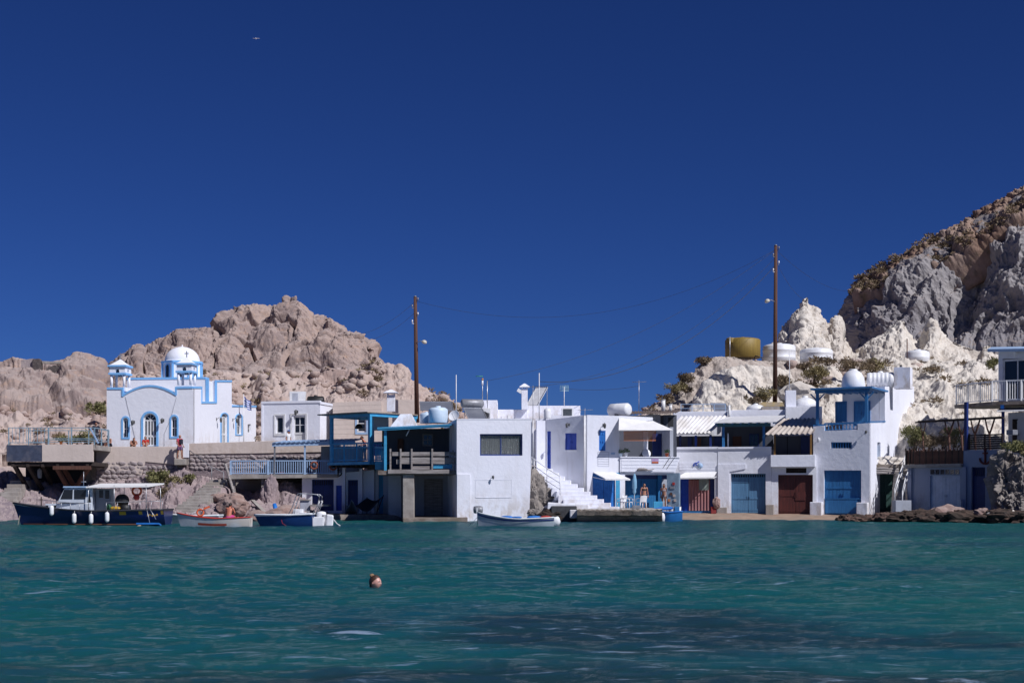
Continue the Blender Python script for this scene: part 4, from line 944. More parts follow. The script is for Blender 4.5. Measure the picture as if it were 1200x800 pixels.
SG = Face(365, 100.6, -6)
h = thing('shaded_boathouses', 'pale blue boathouse front with navy doors in deep shade under the veranda', 'boathouse', SG.at(400, 603))
holes = [rect(365.5, 561.5, 391, 598), rect(393.6, 568.5, 400.6, 598), rect(407.5, 562, 419.5, 592), rect(443.5, 556, 455, 604)]
MB().prism(SG, [(354, 606), (354, 557.5), (470, 548), (470, 606)], holes, 0, -.3).build('front_wall', WHITE2, h)
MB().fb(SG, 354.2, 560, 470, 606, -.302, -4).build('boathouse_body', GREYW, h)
plankdoor(SG, h, 365.5, 561.5, 391, 598, NAVY, 2, vent=.2); plankdoor(SG, h, 393.6, 568.5, 400.6, 598, COBB, 1, nplank=3); plankdoor(SG, h, 407.5, 562, 419.5, 592, NAVY, 1, vent=.25); plankdoor(SG, h, 443.5, 556, 455, 604, TEAL, 1)
for x in (404, 424, 438): MB().fb(SG, x - 1.6, 546 + (x > 410) * 3, x + 1.6, 606, .35, .002).build('pilaster', WHITE2, h)
MB().fb(SG, 407, 592, 420, 598, .3, -.1).build('doorstep', CONC, h)
def anchor(fc, x, y, s, m, par, out=.03):
    u, z = fc.uz(x, y); b = MB(); v = lambda a, c: fc.w(u + a * s, z + c * s, out)
    b.tube([v(0, .5), v(0, -.5)], .045 * s * 2, 6); b.tube([v(-.22, .32), v(.22, .32)], .035 * s * 2, 6)
    b.tube([v(.5 * math.sin(t), -.05 - .47 * math.cos(t)) for t in np.linspace(-1.25, 1.25, 11)], .045 * s * 2, 6)
    b.tube([v(.09 * math.cos(t), .59 + .09 * math.sin(t)) for t in np.linspace(0, 6.2, 9)], .03 * s * 2, 5)
    for sg in (-1, 1): b.tube([v(sg * .47, -.2), v(sg * .56, -.08), v(sg * .38, -.1)], [.06 * s, .03 * s, .05 * s], 5)
    return b.build('anchor', m, par)
a_ = anchor(SG, 396.5, 553.2, .5, BLACK, None); tag(a_, 'small black anchor on the shaded wall right of the navy boathouse doors', 'anchor')
q = MB(); q.hexa([PZ(372, -1, 96.5), PZ(478, -1, 97.3), PZ(478, -1, 101), PZ(372, -1, 101), PZ(372, .42, 96.9), PZ(478, .36, 97.6), PZ(478, .42, 101), PZ(372, .45, 101)])
tag(q.build('landing', CONCD, bevel=.04), kind='structure')
MB_ = MB().box(tuple(PZ(363, 0.95, 97)), tuple(PZ(388, 1.07, 98.5))); tag(MB_.build('plank_shelf', GREYWOOD), 'pale flat plank shelf behind the steering arch of the blue motorboat', 'shelf')
t = thing('electric_box', 'grey metal cabinet standing at the left edge of the boathouse', 'cabinet', PZ(358, .4, 97.4))
MB().box(tuple(PZ(351.5, .2, 97.2)), tuple(PZ(364, zat(586.2, 97.2), 97.7))).build('cabinet', GREYW, t, bevel=.02); MB().box(tuple(PZ(351, zat(586.1, 97.2), 97.1)), tuple(PZ(364.6, zat(584.8, 97.2), 97.8))).build('lid', CONC, t)
# dark awning on poles over the shaded landing
t = thing('sun_shade', 'sagging black cloth sunshade on crooked poles in the shaded corner', 'sunshade', PZ(432, .4, 98))
c00, c10, c11, c01 = P(417, 592.5, 97), P(444, 586.5, 97), P(449.5, 580.5, 98.6), P(430, 583, 98.6); rows = []
for j in range(7):
    rows.append([(c00.lerp(c10, i / 9)).lerp(c01.lerp(c11, i / 9), j / 6) - Vector((0, 0, .55 * math.sin(math.pi * i / 9) ** 1.2 * (1 - .5 * j / 6))) for i in range(10)])
MB().grid(rows, True, (0, 0, -.02)).build('cloth', CANVASD, t)
for p, x in ((c00, 418), (c10, 441), (c01, 430), (c11, 441)): MB().cyl(PZ(x, .38, p.y), p + Vector((0, 0, .05)), .03, None, 6).build('pole', DARKWOOD, t)
b = MB(); rows = [[PZ(404 + 16 * i / 6, .45 + 1.0 * (1 - abs(i - 3) / 3) * (1 - j / 5) + .1 * math.sin(i * 2 + j), 97.2 + j * .3) for i in range(7)] for j in range(6)]
b.grid(rows, True, (0, 0, -.04)); tag(b.build('tarpaulin', mat('blue_grey_tarpaulin', (.16, .2, .30), (.1, .13, .2), 2, .7)), 'blue grey tarpaulin thrown over a heap beside the black sunshade', 'tarpaulin')

# ---------------------------------------------------------------- balcony with grey board railing, on a concrete pillar
EF = Face(536, 93.6, 0)
h = thing('board_balcony', 'shaded balcony with grey weathered board railing on a single concrete pillar', 'balcony', EF.at(496, 612))
zf = EF.uz(496, 551)[1]
MB().ub(EF, EF.u_(443), EF.u_(535.8), zf - .28, zf, .05, -5).build('floor_slab', CONCD, h)
MB().ub(EF, EF.u_(455), EF.u_(527), zf - .2, zf + .06, .16, .053).build('edge_board', GREYWOOD, h)
for x in (457.5, 469.5, 482.5, 506.5, 531): MB().fb(EF, x - .9, 525.5 + (x == 531) * 2, x + .9, 553, .0, -.1).build('post', GREYWOOD, h)
for y0, y1, xa, xb in ((529.3, 533.8, 459.5, 535), (535.6, 543.2, 469, 535), (545.8, 549.5, 483, 506)): MB().fb(EF, xa, y0, xb, y1, -.102, -.15).build('board', GREYWOOD, h)
MB().fb(EF, 464.3, 538, 469, 543.3, -.155, -.19).build('board', GREYWOOD, h)
MB().fb(EF, 507.5, 543.8, 531, 548.6, -.2, -.24).build('board', TEAL, h, 'turquoise bottom board')
MB().fb(EF, 472, 555.9, 485, 612.5, -.05, -.78).build('pillar', CONC, h, bevel=.03)
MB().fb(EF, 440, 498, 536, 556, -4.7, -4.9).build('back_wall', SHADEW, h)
EW = Face(536.2, 93.6, 68)
MB().ub(EF, EF.u_(525), EF.u_(529), zf, zf + 3.1, -3.2, -4.7).build('wall_return', WHITE2, h)
bw = Face(500, 98.28, 0)
window(bw, h, 495, 508, 507.5, 522.5, GREYWOOD, 2, 2, out=.06, fw=.09); plankdoor(bw, h, 466, 514, 473, 541, BROWNWOOD, 1, out=.08, nplank=3)
rf = MB(); p = [P(442, 501.5, 93.4), P(528, 497, 93.2), P(534, 496, 98.4), P(442, 500.5, 98.4)]; slab(rf, p, .07); rf.build('roof', mat('blue_roof_sheet', (.05, .30, .52), (.05, .22, .40), 2, .5), h)
b = MB(); bar(b, P(443, 503.3, 93.5), P(527, 498.8, 93.3), .12, .14); b.build('beam', TEAL, h)
MB().fb(EF, 450, 503, 453, 552, -.05, -.2).build('post', TEAL, h)
for i in range(10):
    b = MB(); bar(b, P(440 + i * 1.3, 524, 94.8 - i * .11), P(440 + i * 1.3, 550, 94.8 - i * .11), .05); b.build('slat', TEAL, h)
b = MB(); bar(b, P(440, 524, 94.8), P(452, 524, 93.8), .09); bar(b, P(440, 536, 94.8), P(452, 536, 93.8), .07); b.build('rail', TEAL, h)
b = MB(); b.cyl(P(476, 510.5, 93.7), P(479.5, 503.5, 93.7), .04, None, 6); b.build('bracket', WPAINT, h)
wd_ = MB().fb(EF, 440, 556, 536, 610, -5.6, -5.8); wd_.fb(EF, 519, 557, 535.8, 607, -.3, -5.6) if False else None
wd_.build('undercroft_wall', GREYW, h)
plankdoor(Face(500, 99.2, 0), h, 497, 561, 519, 604, GREYWOOD, 1, out=.1, nplank=4)
MB().fb(Face(500, 97.5, 0), 455, 556, 470, 607, 0, -1.7).build('undercroft_pier', GREYW, h)
q = MB(); q.hexa([PZ(472, -1, 92.3), PZ(548, -1, 92.1), PZ(548, -1, 99.2), PZ(472, -1, 99.2), PZ(472, .2, 92.5), PZ(548, .28, 92.4), PZ(548, .3, 99.2), PZ(472, .3, 99.2)])
tag(q.build('quay_ledge', CONCD, bevel=.05), kind='structure')
# oven hood on the roof behind
t = thing('oven_hood', 'white tapering masonry oven hood on the roof behind the turquoise beams', 'chimney', P(473, 499, 98.4))
MB().hexa([P(457, 500, 97.9), P(490, 500, 97.9), P(490, 500, 99.3), P(457, 500, 99.3), P(469, 485, 98.2), P(482.5, 484.8, 98.2), P(482.5, 485, 99), P(469, 485, 99)]).build('hood', WHITE, t, bevel=.03)
MB().fb(Face(500, 101.2, 0), 452, 502, 536, 553, 0, -5).build('upper_storey', WHITE2, h)
b = MB().fb(Face(500, 100.9, 0), 438, 486, 455, 504, .02, -.4); b.build('roof_wall', WHITE2, h)

# ---------------------------------------------------------------- square white house with the wide curtained window
FF = Face(535, 93, 8)
h = thing('white_house', 'square white waterfront house with one wide blue framed window with curtains', 'house', FF.at(578, 607))
WN = (562.4, 508.2, 612.3, 533.6)
MB().prism(FF, [(535.3, 612), (535.3, 490.6), (623.6, 490.6), (622.4, 545), (620, 612)], [rect(*WN)], 0, -.35).build('front_wall', WHITE, h)
MB().fb(FF, 535.6, 492.5, 619.8, 612, -.9, -9).build('house_body', WHITE, h)
b = MB(); b.fb(FF, 535.35, 490.7, 537, 612, -.352, -9); b.fb(FF, 618.5, 490.7, 620.1, 612, -.352, -9); b.build('side_wall', WHITE, h)
window(FF, h, *WN, mat('dull_blue_frame', (.02, .05, .20), None, 3, .5), 2, 1, out=-.2, fw=.09, glass=mat('clear_glass', (.05, .055, .06), None, 1, .05))
cu_ = MB(); u0, u1, z0, z1 = sub(FF, *WN, 0); gm_ = bpy.data.materials['clear_glass']
bs = gm_.node_tree.nodes['Principled BSDF']; bs.inputs['Transmission Weight'].default_value = .9; bs.inputs['IOR'].default_value = 1.05; bs.inputs['Base Color'].default_value = (.8, .85, .85, 1)
for l_ in list(gm_.node_tree.links):
    if l_.to_socket == bs.inputs['Base Color']: gm_.node_tree.links.remove(l_)
for a, c in ((u0, (u0 + u1) / 2 - .03), ((u0 + u1) / 2 + .03, u1)):
    n = 60; rows = [[FF.w(a + (c - a) * i / n, zz, -.40 + .05 * math.sin(i * 1.1) + .03 * math.sin(i * .37 + 1)) for i in range(n + 1)] for zz in (z0 + .02, z1 - .02)]
    MB().grid(rows, True, (0, .01, 0)).build('curtain', CURTAIN, h)
MB().fb(FF, 535.3, 555, 551.5, 612, .07, .002).build('pilaster', WHITE, h, bevel=.02)
e = MB(); strip(e, FF, [(557.5, 582.7), (557.5, 561.8), (599.8, 561.6)], .025, .012, .001); strip(e, FF, [(557.5, 582.7), (599.8, 582.4)], .04, .025, .001); strip(e, FF, [(599.8, 561.6), (599.8, 582.4)], .02, .012, .001); e.build('panel_frame', WHITE, h)
e = MB(); strip(e, FF, [(535.3, 490.9), (623.4, 490.9)], .05, .02, -.35); e.build('parapet_edge', WHITE, h)
walllamp(FF, 577.5, 558.4, 'small round lamp on the white wall under the wide window', s=.7)
e = MB(); 
e.tube([FF.at(625, 492, .1), FF.at(624.5, 545, .1)], .03, 6); tag(e.build('drain_pipe', WPAINT), 'white pipe down the corner of the square white house', 'pipe')

# ---------------------------------------------------------------- white blocks behind, rising over the roofs
GBk = Face(600, 106, 0)
h = thing('back_house', 'long white flat-roofed house behind, with a tall capped chimney', 'house', P(620, 495, 106))
b = MB(); b.fb(GBk, 617, 475.2, 680, 540, 0, -6); b.build('main_block', WHITE, h, bevel=.03)
MB().fb(GBk, 583, 480, 616.8, 540, .3, -6).build('low_block', WHITE, h, bevel=.03); MB().fb(GBk, 566, 469.6, 583, 540, .8, -3).build('stair_block', WHITE, h, bevel=.03)
MB().fb(GBk, 557, 473, 570, 540, 1.3, -2).build('step_block', WHITE, h, bevel=.03)
MB().fb(GBk, 680.1, 478.8, 680.6, 483, .02, -6).build('roof_lip', WHITE, h); MB().fb(GBk, 617, 483, 679, 540, .003, .2).build('front_wall', WHITE, h)
b = MB(); b.fb(GBk, 588, 488, 592, 491.5, .36, .301); b.fb(GBk, 595, 486.5, 598, 490.5, .36, .301); b.build('vent', WPAINT, h)
chimney('chimney', 'tall slim white chimney with round-edged cap in front of a tilted solar panel', 611.2, 618.3, 449, 479.5, 105.2, .38, WHITE, d=.45)
MB().fb(GBk, 560, 492, 640, 545, 2.5, 0).build('lower_storey', WHITE, h)
def solarheater(name, label, c, ang, tilt, m, L=1.1, Wd=1.0, tank=True, tankm=None):
    """tilted collector with horizontal tank at its top; c = middle of the low edge"""
    t = thing('solar_heater', label, 'solar heater', c); u = Vector((math.cos(R(ang)), math.sin(R(ang)), 0)); n = Vector((math.sin(R(ang)), -math.cos(R(ang)), 0))
    up = -n * math.cos(R(tilt)) + Vector((0, 0, math.sin(R(tilt)))); c = Vector(c); nn = u.cross(up).normalized()
    q = [c - u * Wd / 2, c + u * Wd / 2, c + u * Wd / 2 + up * L, c - u * Wd / 2 + up * L]; k = nn * .07
    MB().hexa([p - k for p in q] + q).build('collector', m, t)
    e = MB(); [bar(e, q[i] + nn * .01, q[(i + 1) % 4] + nn * .01, .05) for i in range(4)]; e.build('frame', STEEL, t)
    e = MB(); top = c + up * L
    for sx in (-1, 1): bar(e, top + u * sx * Wd * .42 - nn * .08, Vector((top.x, top.y, c.z)) + u * sx * Wd * .42 - nn * .08, .045); bar(e, c + u * sx * Wd * .42 - nn * .08, top + u * sx * Wd * .42 - nn * .08, .04)
    e.build('stand', STEEL, t)
    if tank:
        tc_ = top + Vector((0, 0, .3)) - n * .1; M3 = Matrix(((u.x, 0, 0), (u.y, 0, 0), (0, 0, 1)))
        rot = Vector((0, 0, 1)).rotation_difference(u).to_matrix()
        MB().lathe(tc_, [(.04, -Wd * .62), (.2, -Wd * .6), (.29, -Wd * .54), (.29, Wd * .54), (.2, Wd * .6), (.04, Wd * .62)], 18, rot).build('tank', tankm or STEEL, t)
    return t
solarheater('solar_heater', 'rooftop solar water heater with grey tank above the square white house', P(560, 490.6, 95.5), 18, 33, mat('solar_panel', (.16, .17, .20), (.12, .13, .16), 1, .25), 1.5, 1.3, tankm=GREYM)
solarheater('solar_heater', 'white backed solar heater tilted behind the slim white chimney', P(623, 475.3, 106.6), -40, 50, WPAINT, 1.9, 1.1, tank=False)
MB_ = MB(); bar(MB_, P(606.5, 456.5, 107.4), P(611.5, 459.5, 107.4), .25); tag(MB_.build('heater_tank', WPAINT), 'white end of a heater tank left of the slim chimney', 'tank')
solarheater('solar_panel', 'dark solar panel behind the pale blue tanks, left', P(512, 480, 104), 6, 25, bpy.data.materials['solar_panel'], 1.6, 2.4, tank=False)
def tank_v(name, label, x, y0, y1, w, Y, m, lidr=.28, ribs=0, group=None, dome=.25):
    z0, z1 = zat(y1, Y), zat(y0, Y); c = PZ(x, z0, Y); r = w * Y / F / 2; hh = z1 - z0; t = thing(name, label, 'tank', c, group)
    prof = [(r * .96, 0), (r, .04)]
    for k in range(ribs): zz = hh * (1 - dome) * (k + .5) / ribs; prof += [(r, zz - .06), (r * 1.03, zz), (r, zz + .06)]
    prof += [(r, hh * (1 - dome)), (r * .93, hh * (1 - dome * .55)), (r * .7, hh * (1 - dome * .2)), (lidr * r * 1.1, hh * .97)]
    MB().lathe(c, prof, 28).build('tank', m, t); MB().lathe(c + Vector((0, 0, hh * .955)), [(lidr * r, 0), (lidr * r, hh * .07), (lidr * r * .9, hh * .09), (.02, hh * .095)], 16).build('lid', m, t)
    return t
tank_v('water_tank', 'larger pale blue upright water tank on the roof behind the grey board balcony', 513.5, 476.5, 495.5, 23, 97.5, TANKB)
tank_v('water_tank', 'pale blue tank partly hidden on the left of the larger blue one', 499.5, 483, 496, 15, 98.6, TANKB)
t = thing('satellite_dish', 'white mesh satellite dish beside the pale blue roof tank', 'dish', P(534, 494, 96)); q = P(532.5, 487.5, 96)
Mx = Vector((0, 0, 1)).rotation_difference(Vector((-.35, -.85, .38)).normalized()).to_matrix()
MB().lathe(q, [(.02, 0), (.15, .012), (.28, .05), (.37, .1), (.39, .11), (.39, .10), (.28, .035), (.02, -.02)], 24, Mx).build('dish', WPLAST, t); MB().cyl(q + Vector((0, .1, -.05)), Vector((q.x, q.y + .1, zat(495, 96))), .03, None, 6).build('mast', STEEL, t)
b = MB(); v = Mx @ Vector((0, 0, .45)); b.tube([q + Mx @ Vector((0, -.36, .1)), q + v], .012, 5); b.cyl(q + v, q + v * .85, .03, None, 6); b.build('feed_arm', GREYM, t)
b = rockblob(.45, 2, 4, (1.2, 1, .8), .3); b.v = [(v[0] + P(563, 484, 97).x, v[1] + 97, v[2] + zat(487.5, 97)) for v in b.v]
tag(b.build('black_bundle', BLACK), 'black bundle lying on the roof behind the solar heater', 'bundle')
q = MB().box(tuple(P(563, 491, 97.5)), tuple(P(574, 484, 98.3))); tag(q.build('roof_box', GREYM, bevel=.03), 'dark grey box on the roof right of the black bundle', 'box')
q = MB().box(tuple(P(566.5, 491.5, 98.8)), tuple(P(575, 478.4, 99.3))); tag(q.build('roof_cabinet', WPAINT, bevel=.02), 'small pale unit against the white stair block on the roof', 'cabinet')

# antennas and masts
def mast(label, x, y0, y1, Y, r=.03, m=None, kind=None, group='aerial masts over the roofs'):
    p0, p1 = PZ(x, zat(y1, Y), Y), PZ(x, zat(y0, Y), Y); t = thing('aerial_mast', label, 'mast', p0, group); MB().cyl(p0, p1, r, r * .8, 8).build('mast', m or STEEL, t)
    if kind == 'yagi':
        b = MB(); c = p1 - Vector((0, 0, .12)); b.tube([c + Vector((-.5, .1, 0)), c + Vector((.55, -.1, 0))], .014, 5)
        for k in range(7): q = c + Vector((-.45 + k * .15, .1 - k * .03, 0)); b.tube([q + Vector((.03, -.2 + k * .01, 0)), q + Vector((-.03, .2 - k * .01, 0))], .008, 4)
        b.build('antenna', GREYM, t)
    if kind == 'grid':
        b = MB(); c = p1 - Vector((0, 0, .1))
        for k in range(5): b.tube([c + Vector((-.33, 0, -.22 + k * .1)), c + Vector((.33, 0, -.22 + k * .1))], .012, 4)
        for k in range(4): b.tube([c + Vector((-.3 + k * .2, .02, -.24)), c + Vector((-.3 + k * .2, .02, .2))], .01, 4)
        b.build('antenna', mat('mint_metal', (.4, .62, .62), None, 3, .5), t)
    if kind == 'beacon':
        b = MB(); c = p1; b.cyl(c, c + Vector((0, 0, .14)), .07, None, 8); b.build('insulator', mat('amber_cap', (.6, .25, .05), None, 4, .4), t); MB().cyl(p1 - Vector((0, 0, .38)), p1 - Vector((0, 0, .02)), .065, None, 8).build('sleeve', WPLAST, t)
        b = MB(); b.tube([c + Vector((-.5, 0, .3)), c + Vector((0, 0, .3))], .03, 5); b.cyl(c + Vector((0, 0, .13)), c + Vector((0, 0, .34)), .015, None, 5); b.build('antenna', mat('green_fitting', (.05, .3, .2), None, 4, .5), t)
    return t
mast('plain white mast standing left of the solar heater tank', 534.6, 439, 489, 103, .035, WPAINT)
mast('mast with amber cap and green arm over the white stair block', 565.4, 445.5, 476, 105, .035, STEEL, 'beacon')
mast('bare steel mast just right of the amber capped one', 571, 446, 484, 104, .04, STEEL)
mast('thin mast with a side antenna between the chimney and tallest mast', 624.6, 451.5, 500, 98, .025, STEEL, 'yagi')
mast('tallest white banded mast right of the slim chimney', 631.9, 437, 492, 102, .035, WPAINT)
mast('mast with pale square grid antenna over the long white roof', 661.2, 453, 477, 107, .03, WPAINT, 'grid')
mast('short stub antenna on the roof left of the white roll tank', 685.5, 478, 487, 99, .02, STEEL, 'yagi')
mast('thin mast seen left of the brown tank knoll', 748.8, 445.5, 481, 108, .028, STEEL, 'yagi')
# ---------------------------------------------------------------- corner house with the outdoor stairs
H1 = Face(688, 96, -36); H2 = Face(688, 96, 10)
h = thing('corner_house', 'white corner house with blue shutters above white outdoor stairs', 'house', H2.at(700, 597))
MB().prism(H1, [(640, 590), (640, 491.8), (665, 488.8), (688, 486), (688, 597)], [rect(662.3, 507.3, 675.6, 527), rect(641.2, 505, 645.5, 549)], 0, -.3).build('side_wall', WHITE2, h)
MB().prism(H2, [(688.05, 600), (688.05, 486), (726, 487.2), (726, 600)], [rect(702, 504.3, 709.6, 528), rect(694.5, 554.5, 721, 599)], 0, -.3).build('front_wall', WHITE, h)
uL = H1.u_(640); zt = H1.uz(664, 491.8)[1]
q = [H1.w(uL + .3, 0, -.32), H1.w(-.25, 0, -.34), H2.w(H2.u_(725), 0, -.45), H2.w(H2.u_(725), 0, -4.5), H1.w(uL + .3, 0, -5)]
b = MB(); vs = [Vector((p.x, p.y, .5)) for p in q] + [Vector((p.x, p.y, zt)) for p in q]; b.add(vs, [(4, 3, 2, 1, 0), (5, 6, 7, 8, 9)] + [(i, (i + 1) % 5, 5 + (i + 1) % 5, 5 + i) for i in range(5)]); b.build('house_body', WHITE, h)
H0 = Face(640, H1.at(640, 500).y + .05, 8)
MB().fb(H0, 629, 492.5, 639.8, 556, 0, -.4).build('return_wall', WHITE, h)
MB().fb(H0, 630, 548, 640, 549, .2, .002).build('ledge', WHITE2, h)
plankdoor(H1, h, 662.3, 507.3, 675.6, 527, COBB, 2, out=-.05, nplank=4, rails=(.1, .9), name='shutter'); MB().fb(H1, 661.6, 527.1, 676.3, 528.3, .07, .002).build('sill', WHITE, h)
plankdoor(H1, h, 641.2, 505, 645.5, 549, COBB, 1, out=-.05, nplank=3)
plankdoor(H2, h, 702, 504.3, 709.6, 528, BRIGHTB, 2, out=-.05, nplank=3, rails=(.1, .9), name='shutter')
plankdoor(H2, h, 694.5, 554.5, 721, 599, BRIGHTB, 2, out=-.12, nplank=5)
MB().tube([H1.at(685, 486.5, .06), H1.at(685, 577, .06)], .06, 8).build('drain_pipe', WPAINT, h)
e = MB()
for k in range(7): strip(e, H2, [(700.6, 529.5 + k * 2.75), (713.5, 529.7 + k * 2.75)], .022, .012, .002)
for x in (700.6, 713.5): strip(e, H2, [(x, 529.5), (x, 546.2)], .022, .012, .002)
e.build('board_outline', mat('grey_line_paint', (.42, .44, .5), None, 3), h)
MB().fb(H2, 716, 530, 720.5, 532.3, .02, .002).build('number_plate', PALEB, h)
walllamp(H1, 667, 497.6, 'wall lamp over the shuttered window on the shaded side of the corner house', s=.9); walllamp(H2, 707.3, 498, 'wall lamp over the bright blue shutter of the corner house', s=1.0)
b = MB().fb(H1, 640.2, 491, 656, 493, -.01, -.35, ref=0); 
# small white awning
def awning(label, a, b_, c, d, m, t=.05, arms=None, group=None, sag=0.0):
    """a,b top edge on the wall; c,d lower outer edge"""
    a, b_, c, d = map(Vector, (a, b_, c, d)); th = thing('awning', label, 'awning', (a + b_) / 2, group); n = 14; rows = []
    for j in range(8):
        f = j / 7; rows.append([a.lerp(b_, i / n).lerp(c.lerp(d, i / n), f) - Vector((0, 0, sag * math.sin(math.pi * f) * (1 + .4 * math.sin(i * 1.3)))) for i in range(n + 1)])
    MB().grid(rows, True, (0, 0, -t)).build('cloth', m, th)
    e = MB(); bar(e, c - Vector((0, 0, t + .03)), d - Vector((0, 0, t + .03)), .05); e.build('front_bar', WPAINT, th)
    for p, q in ((a, c), (b_, d)):
        e = MB(); bar(e, p - Vector((0, 0, .35)), q - Vector((0, 0, t + .03)), .035); e.build('arm', WPAINT, th)
    return th
awning('short white cloth awning over the cobalt blue double door', H2.at(695, 552.8), H2.at(720.5, 553.2), H2.at(709.5, 560.5, 1.15), H2.at(738.5, 560.8, 1.15), CANVAS)
# roof-top things of the corner house
t = thing('air_conditioner', 'air conditioner with dark grille on the corner house roof', 'air conditioner', P(665, 487.5, 98.5)); A = Face(665, 98.3, -4)
MB().fb(A, 657.8, 477.8, 672.5, 487.8, 0, -.45).build('casing', WPLAST, t, bevel=.02); MB().fb(A, 660, 479, 670.2, 486.8, .012, .002).build('fan_grille', mat('dark_green_grille', (.02, .045, .05), (.012, .03, .035), 30, .5), t)
e = MB()
for k in range(8): yy = 479.6 + k * .95; e.fb(A, 660.2, yy, 670, yy + .28, .024, .013)
e.build('grille_bars', GREYM, t)
tank_v('small_tank', 'small white conical-topped cylinder on the corner house roof', 641.5, 478, 490, 8.6, 99.5, WPLAST, .2, 0, None, .35)
t = thing('roll_tank', 'white barrel shaped tank lying on the roof above the awning', 'tank', P(727, 488, 101)); q = P(726, 480.3, 101); rr_ = .47
ax = Vector((.75, -.66, 0)).normalized(); rot = Vector((0, 0, 1)).rotation_difference(ax).to_matrix()
MB().lathe(q, [(.05, -.85), (rr_ * .8, -.82), (rr_, -.7), (rr_, -.25), (rr_ * 1.02, -.2), (rr_, -.15), (rr_, .7), (rr_ * .85, .8), (.3, .86), (.05, .87)], 26, rot).build('tank', WPLAST, t)
MB().box((q.x - .5, q.y - .25, q.z - rr_ - .12), (q.x + .5, q.y + .25, q.z - rr_ * .82)).build('cradle', WHITE, t)
MB().fb(Face(660, 102.5, 0), 640, 486.5, 790, 545, 0, -4).build('rear_house', WHITE, None, 'plain white rear house wall behind the corner house roof', 'house')

# stairs
st = thing('stairs', 'white outdoor stairs climbing left to the corner house door', 'stairs', P(700, 600, 93))
n = 11
for i in range(n):
    f = i / (n - 1); y0 = 593.5 - 44.5 * f; y1 = y0 + 4.8
    Y = 92.0 + 4.6 * f
    xr = 724 - 77 * f ** .93 if i > 0 else 725; xl = 655 - 30 * max(0, (f - .28) / .72) if i > 2 else 668 - i * 4
    zt_, zb_ = zat(y0, Y), zat(y1, Y) - .3
    b = MB(); b.hexa([PZ(xl, zb_, Y), PZ(xr, zb_, Y), PZ(xr + 1, zb_, Y + 1.6), PZ(xl + 1, zb_, Y + 1.6), PZ(xl, zt_, Y), PZ(xr, zt_, Y), PZ(xr + 1, zt_, Y + 1.6), PZ(xl + 1, zt_, Y + 1.6)])
    b.build('step', WHITE, st, bevel=.02)
b = MB(); b.hexa([PZ(640, -.2, 93.4), PZ(700, -.2, 93.2), PZ(700, -.2, 97), PZ(640, -.2, 98), PZ(622, zat(556, 96.4), 96.8), PZ(672, zat(588, 93.4), 93.6), PZ(672, zat(588, 93.4), 97), PZ(622, zat(556, 96.4), 98.5)]); b.build('stair_core', WHITE2, st)
hr = MB()
pts = [P(622.8, 535.5, 96.2), P(641, 548.5, 94.9), P(656.5, 558, 93.6)]
hr.tube(pts, .035, 6)
hr.build('handrail', WPAINT, st)
for dz in (.45, .85): MB().tube([p - Vector((0, 0, dz)) for p in pts], .022, 6).build('lower_rail', STEEL, st)
for p, l in zip([P(623, 535.5, 96.2), P(641, 548.5, 94.9), P(656.5, 558, 93.6), P(626, 537.5, 96)], (1.1, 1.25, 1.35, 1.0)): MB().cyl(p, p - Vector((0, 0, l)), .03, None, 6).build('rail_post', WPAINT, st)
b = MB(); b.hexa([PZ(640, .1, 91.6), PZ(690, .1, 91.4), PZ(690, .1, 94), PZ(640, .1, 95), PZ(642, zat(589, 91.8), 91.8), PZ(690, zat(591, 91.6), 91.6), PZ(690, zat(591, 91.6), 94), PZ(642, zat(588, 92), 95)])
tag(b.build('landing_wall', WHITE2, bevel=.05), 'low whitewashed wall stub left of the stair foot over the dark rock', 'wall')
b = MB().box(tuple(P(668, 607, 90.6)), tuple(P(676.5, 597, 91.5))); tag(b.build('mooring_block', WHITE2, bevel=.05), 'white concrete block at the left end of the quay', 'block')
def rockthing(label, c, r, seed, sq, m, cat='rock', sub=3, rough=.4, freq=1.2, group=None, name='rock'):
    b = rockblob(r, sub, seed, sq, rough, freq); c = Vector(c)
    b.v = [(v[0] + c.x, v[1] + c.y, v[2] + c.z) for v in b.v]; o = b.build(name, m); return tag(o, label, cat, group)
GREYROCK = rockmat('grey_pocked_rock', (.27, .24, .215), (.18, .16, .15), (.40, .36, .32), (.34, .30, .27), .5, 2.4, .1)
rockthing('big pocked grey rock bulging between white house and stairs', P(625, 583, 95.0), 1.15, 21, (.85, .7, 1.35), GREYROCK, sub=5, freq=2)
rockthing('grey rock under the stairs right of the big pocked one', P(640, 586, 95), .8, 22, (1.0, .7, .9), GREYROCK, sub=5, freq=2)
rockthing('dark wet rock low under the white landing wall', P(648, 603, 91.8), .55, 23, (1.6, .8, .75), WETROCK, sub=5, freq=2)
b = MB().box(tuple(PZ(646, -.3, 91.45)), (PZ(676, 0, 91.45).x, 92.6, zat(592.5, 91.45))); tag(b.build('dark_footing', mat('stained_shaded_concrete', (.07, .07, .075), (.03, .03, .035), 2, .8, .03, 6), bevel=.06), 'dark stained and shaded footing below the white landing left of the quay', 'footing')  # wet stained concrete, with the landing's shade put into the colour
rockthing('low dark rock behind the stern of the white rowing boat', P(634, 604, 92.8), .7, 24, (1.35, .8, .7), GREYROCK, sub=5, freq=2)

